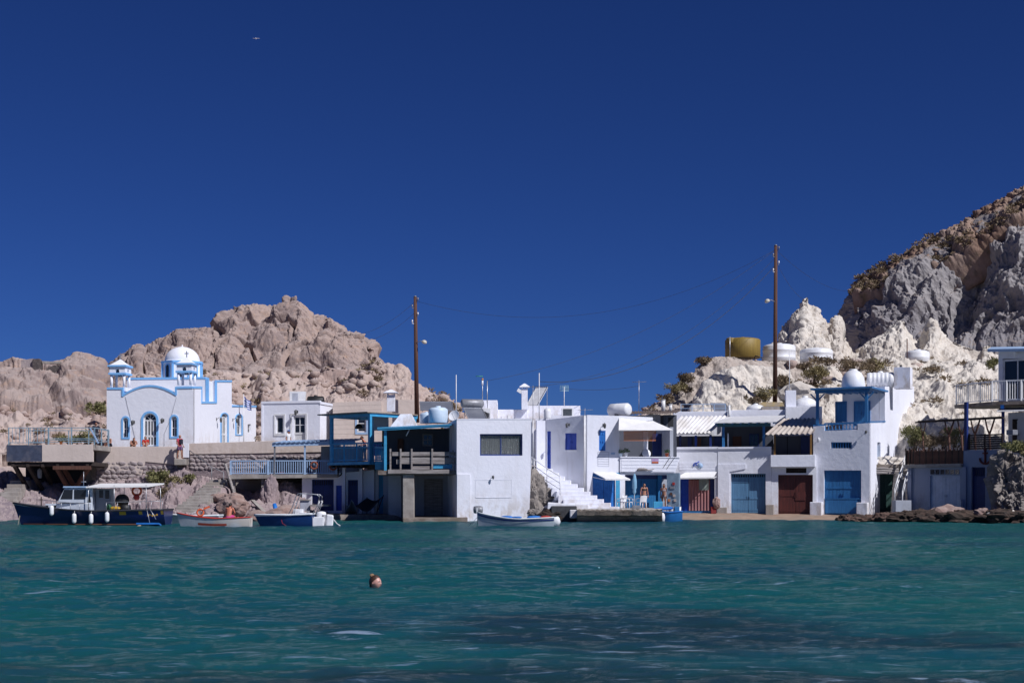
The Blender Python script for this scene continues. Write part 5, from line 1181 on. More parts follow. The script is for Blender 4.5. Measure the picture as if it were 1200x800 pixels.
# quay in front
qv = MB(); xs = np.linspace(676, 776, 34); rs2 = random.Random(4); rows = []
top = lambda x: .80 + .03 * math.sin(x * .9)
for dz, dy in ((-1.2, .95), (-.1, .85), (.15, .65), (.36, .5), (.44, .08), (.72, .0)):
    rows.append([PZ(x, dz + .02 * math.sin(x * .31 + dz * 9) + rs2.uniform(-.012, .012), 89.6 + dy + .03 * math.sin(x * .13 + dz) + .02 * math.sin(x * 1.9 + dz * 23) + rs2.uniform(-.015, .015)) for x in xs])
rows.append([PZ(x, top(x), 89.62 + rs2.uniform(-.04, .04)) for x in xs]); rows.append([PZ(x, .84, 92) for x in xs]); rows.append([PZ(x, .86, 99) for x in xs])
qv.grid(rows, False); qv.add([rows[k][-1] for k in range(9)] + [PZ(776, -1.2, 99)], [tuple(range(10))]); qv.add([rows[k][0] for k in range(9)] + [PZ(676, -1.2, 99)], [tuple(range(10))])
qm = rockmat('old_quay_concrete', (.27, .23, .19), (.17, .14, .115), (.10, .075, .055), (.44, .42, .40), .5, 2.2, .07)
tag(qv.build('quay', qm), kind='structure')

# ---------------------------------------------------------------- balcony house with the blue garage
IF = Face(725, 96.4, 10)
h = thing('balcony_house', 'white house with boarded balcony, orange blind and open azure boathouse below', 'house', IF.at(757, 598))
MB().prism(IF, [(726.2, 553), (726.2, 535), (796, 535.5), (790.5, 553.6)], [], .12, -.1).build('balcony_front', WHITE, h)
for k in range(4):
    y0 = 536.6 + k * 4.1; xr = 795 - k * 1.3
    MB().prism(IF, [(727.5, y0), (xr, y0 + .2), (xr - 1.1, y0 + 3.7), (727.5, y0 + 3.6)], [], .145, .122).build('plank', WHITE, h)
MB().fb(IF, 726.2, 535, 796, 536.2, .2, .121).build('coping', WHITE, h)
MB().fb(IF, 726, 552.5, 792, 556, -.1, -4).build('floor_slab', WHITE, h)
pl = MB().fb(IF, 763, 537, 771, 542.8, .17, .147).build('sign_board', mat('mauve_board', (.42, .30, .48), (.34, .22, .40), 5, .6), h); MB().fb(IF, 763.3, 540.6, 770.7, 542.6, .178, .171).build('sign_band', mat('orange_board', (.5, .13, .05), None, 6), h)
MB().prism(IF, [(726, 504), (726, 487), (765, 488.8), (765, 492), (757, 493), (757, 497), (726.5, 498)], [], 0, -.3).build('upper_wall', WHITE, h)
MB().fb(IF, 726, 492, 790, 537, -3.6, -3.8).build('back_wall', SHADEW, h)
MB().fb(IF, 756.5, 500, 760.8, 536, -.3, -.55).build('column', WHITE, h)
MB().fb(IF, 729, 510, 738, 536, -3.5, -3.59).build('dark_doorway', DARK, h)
MB().fb(IF, 775, 506, 787, 536, -2.2, -2.3).build('shutter', NAVY, h)
MB().fb(IF, 786, 500, 790, 537, -.2, -3.6).build('end_wall', GREYW, h)
t = thing('awning', 'large white sloping canvas roof over the balcony with the orange blind', 'awning', IF.at(750, 492))
slab(MB(), [IF.at(725, 504, 1.4), IF.at(788, 503, 1.4), IF.at(762, 491.5, -.25), IF.at(725.5, 489.5, .02)], .06).build('cloth', CANVAS, t)
MB().cyl(IF.at(725, 504.3, 1.4), IF.at(788, 503.5, 1.4), .035, None, 6).build('front_bar', WPAINT, t)
t = thing('bamboo_blind', 'orange brown roll blind hanging under the white balcony awning', 'blind', IF.at(745, 506))
bl = MB()
for k in range(11): y = 504.5 + k * 1.15; bl.prism(IF, [(727, y), (764.2 - 0 * k, y + .3 + .16 * 12 * (0)), (764.2, y + 1.0), (727, y + .8)], [], .92 + .02 * (k % 2), .9)
bl.build('slats', TERRA, t); tag(t.children[0], kind='stuff')
MB().cyl(IF.at(727, 504.2, .62), IF.at(764.2, 504.6, .62), .05, None, 8).build('roller', TERRA, t)
t = thing('round_table', 'round pale table top tilted up against the balcony column', 'table', IF.at(757, 535, -.2)); q = IF.at(757.5, 531, -.15)
Mx = Vector((0, 0, 1)).rotation_difference((IF.n * .9 + Vector((0, 0, .3))).normalized()).to_matrix()
MB().lathe(q, [(.02, -.02), (.29, -.02), (.31, 0), (.29, .02), (.2, .03), (.02, .03)], 22, Mx).build('table_top', WPLAST, t); MB().cyl(q - IF.n * .05, q - IF.n * .2 - Vector((0, 0, .26)), .03, None, 6).build('leg', STEEL, t)
def potplant(label, p, s, pot, leaf, seed, group=None):
    t = thing('potted_plant', label, 'plant', p, group); MB().lathe(p, [(.10 * s, 0), (.15 * s, .26 * s), (.165 * s, .26 * s), (.165 * s, .3 * s), (.12 * s, .3 * s)], 14).build('pot', pot, t)
    r_ = random.Random(seed); b = MB()
    for k in range(90):
        a = r_.uniform(0, 6.28); e = r_.uniform(.1, 1.3); L = s * r_.uniform(.12, .34); d = Vector((math.cos(a) * math.cos(e), math.sin(a) * math.cos(e), math.sin(e))); c = Vector(p) + Vector((0, 0, .3 * s)) + d * L
        x = d.cross(Vector((r_.random(), r_.random(), r_.random()))).normalized() * .03 * s; y = d * .09 * s; b.add([c - x, c + y * .6 + x * .2, c + x, c - y * .6], [(0, 1, 2, 3)])
    b.build('leaves', leaf, t, recalc=False, kind='stuff'); return t
potplant('leafy plant in a pale pot at the left end of the balcony', IF.at(727.5, 535, .02), .8, TANKB, LEAFP, 1)
potplant('wide green plant in a white trough on the balcony ledge', IF.at(733.5, 535, .02), .95, WPLAST, LEAFP, 2)
potplant('green plant in an orange pot near the bright blue post', IF.at(781.5, 535.2, .0), .85, mat('orange_pot', (.45, .11, .05), None, 5), LEAFP, 3)
# boathouse opening below the balcony
MB().fb(IF, 726.5, 553.8, 732.5, 599, .0, -.4).build('left_pillar', WHITE, h); MB().fb(IF, 721.6, 553.5, 726.3, 599, .03, -.2).build('teal_post', TEAL, h)
MB().fb(IF, 732.6, 553.6, 789, 561, -1.1, -1.3).build('header', NAVY, h)
plankdoor(IF, h, 732.6, 561, 770.5, 600, AZURE, 2, out=-1.1, nplank=6, rails=(.1, .9), ref=-1.1)
MB().fb(IF, 770.6, 554, 775, 600, -.95, -1.4, ref=-1.1).build('blue_jamb', AZURE, h)
MB().fb(IF, 775.1, 554, 789, 600, -2.2, -2.4, ref=-1.1).build('inner_wall', GREYW, h)
I2 = Face(782, 95.8, -18)
MB().fb(I2, 781.5, 553.9, 795.5, 603, 0, -.5).build('right_pillar', mat('tile_blue_plaster', (.22, .30, .38), (.14, .2, .27), 3, .7, .01), h)
for k, (x, y, m) in enumerate(((789.5, 566.5, REDP), (788, 571, GREYM), (786.5, 578.5, BROWNWOOD), (784, 586, TERRA), (791, 586, BEIGE), (790, 580.5, BEIGE), (784.5, 593, BEIGE))):
    MB().fb(I2, x - 1.3 - (k == 1) * 1.5, y - 1.5, x + 1.3 + (k == 1) * 1.5, y + 1.5, .05, .002).build('wall_tile', m, h)
t = thing('driftwood', 'piece of driftwood fixed across the balcony front boards', 'driftwood', IF.at(756, 551, .2))
dw = MB(); dw.tube([IF.at(746.5, 551, .24), IF.at(749, 549.8, .26), IF.at(755, 549.6, .27), IF.at(760, 550.8, .26), IF.at(766.5, 549.2, .25)], [.06, .11, .1, .05, .02], 8); dw.build('wood', GREYWOOD, t)
for k, (x0, y0, x1, y1) in enumerate(((786.5, 534, 777, 548), (792, 534, 781, 549.5))):
    q = MB(); q.tube([IF.at(x0, y0, .3), IF.at(x1, y1, .16)], .014, 5); tag(q.build('stay_wire', BLACK), ['thin black stay wire on the balcony front, nearer its middle', 'thin black stay wire at the right end of the balcony front'][k], 'wire')
# low dark house behind with the ridged dark roof
h = thing('dark_roof_house', 'shaded house behind the balcony with thin dark corrugated roof', 'house', P(775, 500, 101)); DF = Face(770, 101.3, 6)
MB().fb(DF, 777.5, 486, 793, 540, 0, -3).build('back_wall', SHADEW, h); MB().fb(DF, 764, 484.5, 777.4, 540, -1.0, -3).build('white_wall', WHITE, h); MB().fb(DF, 783, 489, 789, 520, .02, .002).build('dark_doorway', DARK, h)
corrugated([P(722, 482.5, 102.5), P(800, 479.5, 102.5)], [P(720, 485.8, 100.6), P(793, 483.2, 100.6)], .2, .035, mat('brown_roof_sheet', (.12, .09, .08), (.07, .05, .045), 2, .7), 'roof', h)
for x, y0, y1, lab in ((777.2, 468.7, 482, 'taller white stub chimney on the thin dark roof'), (785.8, 473.8, 482, 'shorter white stub chimney on the thin dark roof')):
    f = Face(x, 101.8, 0); t = thing('chimney', lab, 'chimney', f.at(x, y1)); c = f.at(x, y1); MB().cyl(c, f.at(x, y0), .15 if y0 < 470 else .11, None, 12).build('shaft', WPAINT, t); MB().cyl(f.at(x, y0), f.at(x, y0) + Vector((0, 0, .04)), .18 if y0 < 470 else .14, None, 12).build('rim', WPAINT, t)

# ---------------------------------------------------------------- the row of boat garages on the beach
RF = Face(870, 103, -14)
def up(x, y, o=0): return RF.at(x, y, o)
h = thing('boathouse', 'boathouse with pink curtain doorway, blue step and white corrugated porch roof', 'boathouse', up(815, 601))
MB().prism(RF, [(790, 604), (790, 524), (841, 524), (841, 604)], [rect(797, 560.5, 837.5, 599)], 0, -.35).build('front_wall', WHITE2, h)
MB().fb(RF, 790, 523.4, 841, 526, .1, -.4).build('coping', WHITE, h)
for k in range(3): MB().fb(RF, 796, 541 + k * 3.3, 838, 544 + k * 3.3, .022, .002).build('plank', WHITE, h)
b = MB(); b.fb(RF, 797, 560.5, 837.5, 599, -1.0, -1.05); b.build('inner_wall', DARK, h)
plankdoor(RF, h, 797.2, 561, 807, 599, COBB, 1, out=-.25, nplank=4); MB().fb(RF, 831.8, 561, 837.3, 599, -.3, -.36).build('door_leaf', NAVY, h)
t = thing('curtain', 'long pink curtain hanging in the boathouse doorway', 'curtain', up(818, 599, -.2)); n = 70
u0, u1 = RF.u_(806.5), RF.u_(831.5); zt_, zb_ = RF.uz(818, 562)[1], RF.uz(818, 598)[1]
MB().grid([[RF.w(u0 + (u1 - u0) * i / n, zz, -.22 + .05 * math.sin(i * .62) * (1.2 if zz < zt_ else .6)) for i in range(n + 1)] for zz in (zt_, (zt_ + zb_) / 2, zb_)], True, (0, .012, 0)).build('cloth', PINKCUR, t)
q = MB(); q.grid([[RF.w(RF.u_(819) + i * .07, RF.uz(825, y)[1], -.12 + .02 * math.sin(i * 1.4)) for i in range(11)] for y in (559.8, 567, 574)], True, (0, .012, 0)); tag(q.build('hanging_cloth', mat('sage_cloth', (.26, .30, .27), (.2, .24, .21), 3, .9)), 'sage grey cloth hung over the top of the pink curtain', 'cloth')
MB().fb(RF, 796, 598.6, 834, 603.5, .75, .002).build('doorstep', MIDB, h)
awning('white lean-to awning over the pink curtained doorway', up(803.5, 553.2, .02), up(840, 552.4, .02), up(791.5, 559.5, .95), up(835.5, 558.8, .95), CANVAS)
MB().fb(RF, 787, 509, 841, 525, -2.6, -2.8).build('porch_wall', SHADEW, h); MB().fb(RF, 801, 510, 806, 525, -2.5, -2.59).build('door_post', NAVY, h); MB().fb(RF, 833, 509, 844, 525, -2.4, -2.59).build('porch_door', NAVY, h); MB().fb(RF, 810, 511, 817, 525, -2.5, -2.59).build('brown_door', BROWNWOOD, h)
for x, m in ((786, BRIGHTB), (794, NAVY), (812.5, COBB), (832.5, NAVY)): MB().fb(RF, x - 1.3, 509, x + 1.3, 525, -.02 - (x in (794, 812.5)) * 1.5, -.18 - (x in (794, 812.5)) * 1.5).build('porch_post', m, h)
MB().fb(RF, 783, 506.5, 834, 509.2, .2, -.0).build('fascia', WPAINT, h)
corrugated([up(799, 487.6, -2.6), up(854, 487, -2.6)], [up(782.5, 507.3, .5), up(833.5, 506.8, .5)], .30, .06, SHEETW, 'porch_roof', h)
anchorp = MB(); 
for pts in ([(812, 545), (814, 542.5), (817, 542), (819.5, 540.3)], [(813.5, 544), (812.8, 546.5)], [(815.5, 543), (816.5, 545.5)]): anchorp.tube([up(x, y, .05) for x, y in pts], .035, 5)
anchorp.build('dolphin_ornament', COBB, h); b = MB(); b.lathe(up(820.5, 545.5, .05), [(.02, 0), (.17, .0), (.2, .02), (.02, .04)], 16, Vector((0, 0, 1)).rotation_difference(RF.n).to_matrix()); b.build('plate_ornament', PALEB, h)

h = thing('boathouse', 'boathouse with wide worn blue double door under a flat white porch roof', 'boathouse', up(877, 602))
MB().prism(RF, [(841.2, 604), (841.2, 524), (904, 524), (904, 604)], [rect(856.5, 554.6, 897.3, 603.2)], .03, -.35).build('front_wall', WHITE2, h)
MB().fb(RF, 841.2, 523.3, 904, 525.6, .12, -.4).build('coping', WHITE, h)
MB().prism(RF, [(841.5, 603), (841.5, 543.5), (874, 543.5), (874, 549), (855, 552.5), (855, 603)], [], .10, .032).build('raised_panel', WHITE, h)
plankdoor(RF, h, 856.5, 554.6, 897.3, 603, DOORB, 2, out=-.28, vent=.1, nplank=6, rails=(.08, .14, .45, .9))
MB().fb(RF, 840.8, 594, 852.5, 604, .5, .105).build('plinth', CONC, h, bevel=.03); MB().fb(RF, 897.8, 591, 907, 604, .45, .035).build('plinth', CONC, h, bevel=.03)
MB().fb(RF, 843, 497, 903, 525, -3.2, -3.4).build('porch_wall', SHADEW, h); MB().fb(RF, 854, 509, 864.5, 525, -3.1, -3.19).build('brown_door', BROWNWOOD, h)
window(Face(880, RF.at(883, 515, -3.2).y, -14), h, 878, 508, 889.5, 524, NAVY, 2, 2, out=.1, fw=.08)
for x in (847.6, 895): MB().fb(RF, x - 1.4, 497, x + 1.4, 524, -.02, -.2).build('porch_post', MIDB, h)
MB().fb(RF, 851.5, 507, 853, 525, -.6, -.7).build('porch_pipe', WPAINT, h)
MB().fb(RF, 841, 495.6, 903, 499.5, .12, -.25).build('beam', mat('dark_teal_paint', (.03, .12, .16), None, 3, .6), h)
slab(MB(), [up(836.5, 495, .45), up(909.5, 493.6, .45), up(920, 486.3, -3.3), up(853, 488, -3.3)], .05).build('porch_roof', WPAINT, h)
for k in range(8):
    f = k / 7; a = up(838.5 + 68 * f, 495.9 - 1.3 * f, .38); b_ = up(855 + 62 * f, 489 - 1.6 * f, -3.1); b = MB(); bar(b, a - Vector((0, 0, .06)), b_ - Vector((0, 0, .09)), .09); b.build('rafter', MIDB, h)

h = thing('boathouse', 'boathouse with dark red double door below a boxed white balcony', 'boathouse', up(930, 602))
MB().prism(RF, [(904.2, 604), (904.2, 533), (957, 533), (957, 604)], [rect(911.8, 556, 952.5, 603.5), rect(921, 548, 945, 554)], .0, -.35).build('front_wall', WHITE2, h)
MB().fb(RF, 903.5, 533, 955.5, 547, .5, .004).build('balcony_box', WHITE, h, bevel=.02)
plankdoor(RF, h, 911.8, 556, 952.5, 603.3, RED, 2, out=-.25, nplank=5, rails=(.1, .5, .92)); b = MB()
for k in range(9): b.fb(RF, 921.5 + k * 2.65, 548, 922.7 + k * 2.65, 554, -.1, -.16)
b.fb(RF, 921, 548, 945, 554, -.2, -.22); b.build('vent_bars', DARKWOOD, h)
MB().fb(RF, 932, 576, 944, 586, -.2, -.23).build('door_panel', RED, h); MB().fb(RF, 904.5, 509, 958, 535, -2.2, -2.4).build('porch_wall', SHADEW, h); MB().fb(RF, 937, 510, 951, 535, -2.0, -2.19).build('porch_door', NAVY, h); MB().fb(RF, 920.3, 510, 921.3, 535, -2.15, -2.19).build('wall_joint', DARK, h)
for x in (908, 950.5): MB().fb(RF, x - 1.1, 509, x + 1.1, 533, .2, .05).build('porch_post', mat('ochre_paint', (.22, .11, .025), None, 4, .7), h)
corrugated([up(919, 490.5, -2.2), up(962, 489.5, -2.2)], [up(897, 508.8, .8), up(953, 507.8, .8)], .28, .055, SHEETT, 'porch_roof', h)

# upper parapets behind the porches
UF = Face(860, 107.5, -6)
h = thing('terrace_house', 'long white parapet and roof terrace behind the boathouse porches', 'house', UF.at(870, 520))
MB().fb(UF, 789, 482, 852, 540, 0, -3).build('left_block', WHITE, h, bevel=.02); MB().fb(UF, 852.2, 480.5, 920, 540, .3, -3).build('middle_block', WHITE, h, bevel=.02); MB().fb(UF, 919.5, 477, 962, 540, .8, -2.5).build('right_block', WHITE2, h, bevel=.02)
MB().fb(UF, 920.5, 457.5, 932.5, 477.2, .3, -.6).build('chimney_block', WHITE, h, bevel=.02); MB().fb(UF, 893, 476, 920, 480.6, .0, -1).build('terrace_step', CONC, h)
railing('terrace_railing', None, UF.at(798, 483, -.1), UF.at(850, 483, -.1), .62, PALEB, 9, .04, .045, 5, .3, 'thin pale blue pipe railing on the roof edge in front of the knoll', 'railing')
solarheater('solar_panel', 'dark solar panel on the terrace roof left of a white pipe', UF.at(847, 481.5, -1.2), 20, 40, bpy.data.materials['solar_panel'], 1.0, 1.3, tank=False)
t = MB(); t.cyl(UF.at(854.6, 493, .5), UF.at(854.6, 474.5, .5), .09, None, 10); tag(t.build('vent_pipe', WPAINT), 'thick white vertical vent pipe standing between two porch roofs', 'pipe')
def dometank(label, x, y0, y1, w, Y, m=WPLAST):
    z0, z1 = zat(y1, Y), zat(y0, Y); r = w * Y / F / 2; c = PZ(x, z0, Y); t = thing('domed_tank', label, 'tank', c, 'domed roof tanks'); hh = z1 - z0
    MB().lathe(c, [(r * .92, 0), (r, .05), (r, hh * .18)] + [(max(.12, r * math.cos(R(a))), hh * .18 + hh * .68 * math.sin(R(a))) for a in range(12, 84, 9)] + [(.17 * r / .7, hh * .86), (.17 * r / .7, hh * .97), (.03, hh)], 28).build('tank', m, t); return t
dometank('small low white domed tank on the terrace roof', 885.5, 472.5, 480.7, 22, 109); dometank('white domed tank behind the terrace, left of the blue pergola', 943.5, 463.5, 477.3, 28, 108.5)
mast('tall thin white mast rising from the white block left of the domed tank', 925.2, 412, 458, 107.8, .03, WPAINT)
b = rockthing('pale boulder behind the domed tank on the terrace', P(938, 462, 111), 1.1, 33, (1.5, 1, .8), TUFF, sub=3)
b = MB().fb(Face(905, 110.5, 0), 889, 471, 925, 476, 0, -2); tag(b.build('roof_slab', mat('yellow_slab', (.45, .33, .12), (.35, .3, .25), 2, .9), bevel=.02), 'thin yellowish slab lying at the foot of the tall pole', 'slab')

# ---------------------------------------------------------------- tall white house with the blue pergola
MF = Face(1019, 100.2, -26); MS = Face(1019, 100.2, 64)
h = thing('pergola_house', 'tall white house with blue pergola terrace, blue shutters and blue boathouse door', 'house', MF.at(985, 600))
MB().prism(MF, [(953, 606), (953, 499.5), (966.2, 498.5), (966.2, 504.5), (1005, 503.5), (1005, 496.5), (1019, 495.6), (1019, 606)], [rect(965.5, 550.8, 1009.2, 604), rect(973.6, 517.8, 998.2, 525)], 0, -.4).build('front_wall', WHITE, h)
MB().prism(MS, [(1019.05, 606), (1019.05, 495.7), (1037, 494.9), (1037, 452.6), (1071, 452.8), (1072, 500), (1073, 560), (1073, 606)], [rect(1028.2, 518, 1031.8, 538)], 0, -.4).build('side_wall', WHITE, h)
uL = MF.u_(953); zT = MF.uz(1000, 505.5)[1]; dS = MS.u_(1071); dK = MS.u_(1037)
MB().ub(MF, uL + .01, -.42, .2, zT, -.7, -dS).build('lower_body', WHITE, h)
ztop = MS.uz(1037, 452.8)[1]
MB().ub(MF, MF.u_(967), -.42, zT + .01, ztop - .03, -dK, -dS).build('upper_storey', WHITE, h)
bwf = Face(1019, 100.2, -26); bwf.o = bwf.o - bwf.n * dK
z_ = lambda y: bwf.uz(1000, y)[1]
plankdoor(bwf, h, 979, 470.2, 992.6, 494.5, MIDB, 2, out=.07, nplank=4, rails=(.1, .9), name='shutter'); plankdoor(bwf, h, 1000.8, 470, 1020, 499, MIDB, 2, out=.07, nplank=4, rails=(.1, .5, .9))
plankdoor(MF, h, 965.5, 550.8, 1009.2, 603, MIDB, 2, out=-.2, nplank=5, rails=(.3, .62, .93)); MB().fb(MF, 967, 584, 1004.5, 601, -.06, -.13).build('flood_board', MIDB, h); MB().fb(MF, 966, 583.4, 1009, 584.6, -.04, -.14).build('flood_board_cap', MIDB, h)
b = MB(); b.fb(MF, 973.6, 517.8, 998.2, 525, -.3, -.33); b.build('vent_back', DARK, h); b = MB()
for k in range(8): b.fb(MF, 974.4 + k * 3.1, 517.8, 975.8 + k * 3.1, 525, -.14, -.22)
b.fb(MF, 973.6, 517.8, 998.2, 518.8, -.1, -.138); b.build('vent_bars', MIDB, h); MB().fb(MS, 1028.2, 518, 1031.8, 538, -.2, -.24).build('slit_shutter', DOORB, h)
MB().fb(MF, 951, 588, 965, 606, .55, .003).build('plinth', WHITE, h, bevel=.05); MB().fb(MF, 1005.5, 588.5, 1018.6, 606, .6, .003).build('plinth', WHITE, h, bevel=.05)
ra = [MF.at(966.8, 504.3, -.15), MF.at(1004.6, 503.4, -.15)]
railing('railing', h, ra[0], ra[1], .52, MIDB, .24, .07, .09, 2, .05, slatw=.07)
b = MB(); bar(b, MF.at(953, 498.4, -.15), MF.at(1019, 494.2, -.15), .1); bar(b, MF.at(1019, 494.2, -.15), bwf.at(1037, 493.6, .02), .1); b.build('top_rail', MIDB, h)
# pergola
zP = MF.uz(1010, 459)[1]
b = MB(); b.ub(MF, uL + .1, .0, zP, zP + .2, -.05, -.3); b.build('front_beam', MIDB, h)
for x in (957.3, 1014.8): 
    u = MF.u_(x); MB().ub(MF, u - .1, u + .1, MF.uz(1010, 496)[1], zP - .002, -.08, -.28).build('pergola_post', MIDB, h)
    for sg in (-1, 1):
        e = MB(); bar(e, MF.w(u, zP - .55, -.18), MF.w(u + sg * .5, zP - .03, -.18), .09); e.build('brace', MIDB, h)
slab(MB(), [MF.w(uL - .1, zP + .34, .45), MF.w(.25, zP + .34, .45), MF.w(.25, zP + .42, -dK), MF.w(uL - .1, zP + .42, -dK)], .12).build('pergola_roof', MIDB, h)
for k in range(9):
    u = uL + .1 + (-.1 - uL - .1) * k / 8; e = MB(); bar(e, MF.w(u, zP + .205 + .04, .4), MF.w(u, zP + .25, -dK + .01), .06, .07); e.build('rafter', MIDB, h)
walllamp(MS, 1034.5, 471.5, 'wall lamp high on the pergola house side wall', s=.8) if False else None
walllamp(MF, 960.5, 514.5, 'pale wall lamp at the left edge of the pergola house front', s=.9, m=WPLAST); walllamp(MF, 1015.5, 505.5, 'dark wall lamp near the right corner of the pergola house front', s=.7)
t = thing('chimney_block', 'white square rooftop block beside the ribbed white tank', 'chimney', MS.at(1057, 453)); CBf = Face(1057, 106, -26)
MB().fb(CBf, 1047.5, 430, 1059, 455, 0, -1.0).build('shaft', WHITE, t, bevel=.02); MB().fb(CBf, 1053.3, 427, 1055.7, 430, -.3, -.5).build('vent', LAMPM, t)
MB().fb(CBf, 1059.2, 430.2, 1066.5, 455, -.002, -1.0).build('side_shaft', WHITE, t)
tank_v('pot_tank', 'round white pot shaped tank on the pergola house roof', 999.8, 433.5, 456, 27, 106, WPLAST, .35, 0, 'domed roof tanks', .75)
t = thing('ribbed_tank', 'white ribbed tank lying beside the square rooftop block', 'tank', P(1032, 455, 107)); q = P(1031.5, 445.5, 107); prof = [(.05, -1.0), (.5, -.98), (.58, -.9)]
for k in range(6): zz = -.75 + k * .3; prof += [(.58, zz - .09), (.61, zz - .05), (.61, zz + .05), (.58, zz + .09)]
prof += [(.58, .92), (.5, 1.0), (.05, 1.02)]
MB().lathe(q, prof, 26, Vector((0, 0, 1)).rotation_difference(Vector((1, -.25, 0)).normalized()).to_matrix()).build('tank', WPLAST, t); MB().lathe(q + Vector((0, 0, .55)), [(.2, 0), (.2, .12), (.02, .15)], 14).build('lid', WPLAST, t)
MB().box((q.x - .8, q.y - .35, q.z - .75), (q.x + .8, q.y + .35, q.z - .5)).build('cradle', WHITE, t)

# ---------------------------------------------------------------- shaded boathouses and fenced terrace at the right
BLUEG = whitewash('shaded_blue_grey_plaster', (0.32, 0.35, 0.45), (0.18, 0.20, 0.27), 0.7, 0.5)  # darker plaster: the shade on this boathouse is put into the colour
NF = Face(1066, 100.5, -52)
h = thing('shaded_boathouse', 'shaded boathouse with pale double door, terrace and red anchor emblem on the wall', 'boathouse', NF.at(1110, 603))
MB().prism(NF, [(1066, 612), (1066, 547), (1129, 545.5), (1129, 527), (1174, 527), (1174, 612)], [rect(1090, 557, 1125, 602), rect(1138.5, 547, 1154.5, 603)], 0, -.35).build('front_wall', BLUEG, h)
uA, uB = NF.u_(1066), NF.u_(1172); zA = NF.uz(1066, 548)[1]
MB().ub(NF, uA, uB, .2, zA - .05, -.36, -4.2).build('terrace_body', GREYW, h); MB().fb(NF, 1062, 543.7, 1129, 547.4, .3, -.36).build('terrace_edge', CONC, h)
plankdoor(NF, h, 1090, 557, 1125, 602, mat('pale_grey_blue_paint', (.56, .59, .70), (.42, .45, .55), 2, .7), 2, out=-.12, nplank=4, rails=(.33, .9)); plankdoor(NF, h, 1138.5, 547, 1154.5, 603, NAVY, 1, out=-.18, vent=.2, nplank=5)
b = MB()
for k in range(6): b.fb(NF, 1090.5 + k * 5.8, 550, 1095.2 + k * 5.8, 555.5, .02, .002)
b.build('vent_pane', GLASS, h)
for x in (1131, 1067): MB().fb(NF, x - 2.2, 547.5, x + 2.2, 606, .14, .002).build('pilaster', BLUEG, h)
anchor(NF, 1155, 535.5, .85, mat('oxide_red_paint', (.14, .02, .015), None, 4, .6), h, .05)
MB().fb(NF, 1126, 585, 1130, 604, .4, .003).build('pale_post', WHITE, h)
# picket fence
fz = NF.uz(1066, 544)[1]
t = thing('picket_fence', 'dark brown picket fence along the terrace edge above the pale doors', 'fence', NF.at(1095, 544))
n = 44
for i in range(n):
    u = NF.u_(1062) + (NF.u_(1129) - NF.u_(1062)) * (i + .2) / n; hh = 1.02 + .1 * math.sin(i * 2.3) + .05 * math.sin(i * 5.1)
    MB().prism(NF, [(u, fz), (u + .085, fz), (u + .085, fz + hh - .05), (u + .042, fz + hh), (u, fz + hh - .05)], [], .02, -.01, px=False).build('picket', BROWNWOOD if i % 5 else DARKWOOD, t)
for zz in (.3, .8): MB().ub(NF, NF.u_(1062), NF.u_(1129), fz + zz, fz + zz + .07, -.012, -.05).build('rail', DARKWOOD, t)
for x in (1062, 1066.5): MB().fb(NF, x - .7, 525, x + .7, 545, .06, .022).build('post', DARKWOOD, t)
# pergola on forked tree posts
t = thing('rustic_pergola', 'rustic pergola of thin beams on forked tree trunk posts', 'pergola', NF.at(1112, 530, -2))
b = MB(); bar(b, NF.at(1073, 494.8, -1.3), NF.at(1176, 489.5, -1.3), .14, .1); b.build('beam', DARKWOOD, t); b = MB(); bar(b, NF.at(1076, 493.6, -3.4), NF.at(1174, 488.5, -3.4), .14, .1); b.build('beam', DARKWOOD, t)
for k in range(11):
    b = MB(); x = 1077 + k * 9.4; bar(b, NF.at(x, 494.2 - k * .5, -1.0) + Vector((0, 0, .1)), NF.at(x, 493.5 - k * .5, -3.6) + Vector((0, 0, .12)), .05); b.build('pole', GREYWOOD, t)
for x, o, s in ((1081.5, -1.3, .6), (1112, -1.3, 1), (1127, -3.4, 1), (1142.5, -3.4, 1), (1159.5, -3.4, 1)):
    zb = fz - .3; p = NF.w(NF.uz(x, 520, o)[0], zb, o); zt_ = NF.uz(x, 494.5 - (x - 1073) * .05, o)[1]; fk = p + Vector((0, 0, (zt_ - zb) * .7)); b = MB()
    b.tube([p, p + Vector((.04, 0, (zt_ - zb) * .4)), fk], [.085 * s, .075 * s, .08 * s], 8); b.tube([fk - Vector((0, 0, .05)), fk + NF.u * .16 * s + Vector((0, 0, .3)), Vector((fk.x, fk.y, zt_)) + NF.u * .42 * s], [.07 * s, .07 * s, .06 * s], 7); b.tube([fk - Vector((0, 0, .05)), fk - NF.u * .18 * s + Vector((0, 0, .35)), Vector((fk.x, fk.y, zt_)) - NF.u * .34 * s], [.07 * s, .06 * s, .05 * s], 7)
    b.build('forked_post', BROWNWOOD, t)
t = thing('slat_fence', 'dark horizontal slat screen on the terrace above the red anchor', 'fence', NF.at(1152, 527))
for k in range(7): MB().fb(NF, 1133.5, 508.5 + k * 2.6, 1174, 510.3 + k * 2.6, -.1, -.13).build('slat', DARKWOOD, t)
for x in (1134.5, 1152.5, 1173): MB().fb(NF, x - .9, 508, x + .9, 527, -.132, -.2).build('post', DARKWOOD, t)
b = MB().fb(NF, 1163, 502.5, 1171, 508.5, -1.6, -2.2); tag(b.build('planter', GREYM, bevel=.03), 'small grey box on the terrace behind the slat screen', 'box')
t = thing('pendant_lamp', 'small dark cone shade hanging under the rustic pergola', 'lamp', NF.at(1104, 505, -2)); q = NF.at(1104, 508, -2); MB().lathe(q, [(.3, 0), (.28, .03), (.03, .32)], 12).build('lamp_shade', DARKWOOD, t); MB().cyl(q + Vector((0, 0, .3)), Vector((q.x, q.y, NF.uz(1104, 493, -2)[1])), .015, None, 5).build('cord', BLACK, t)

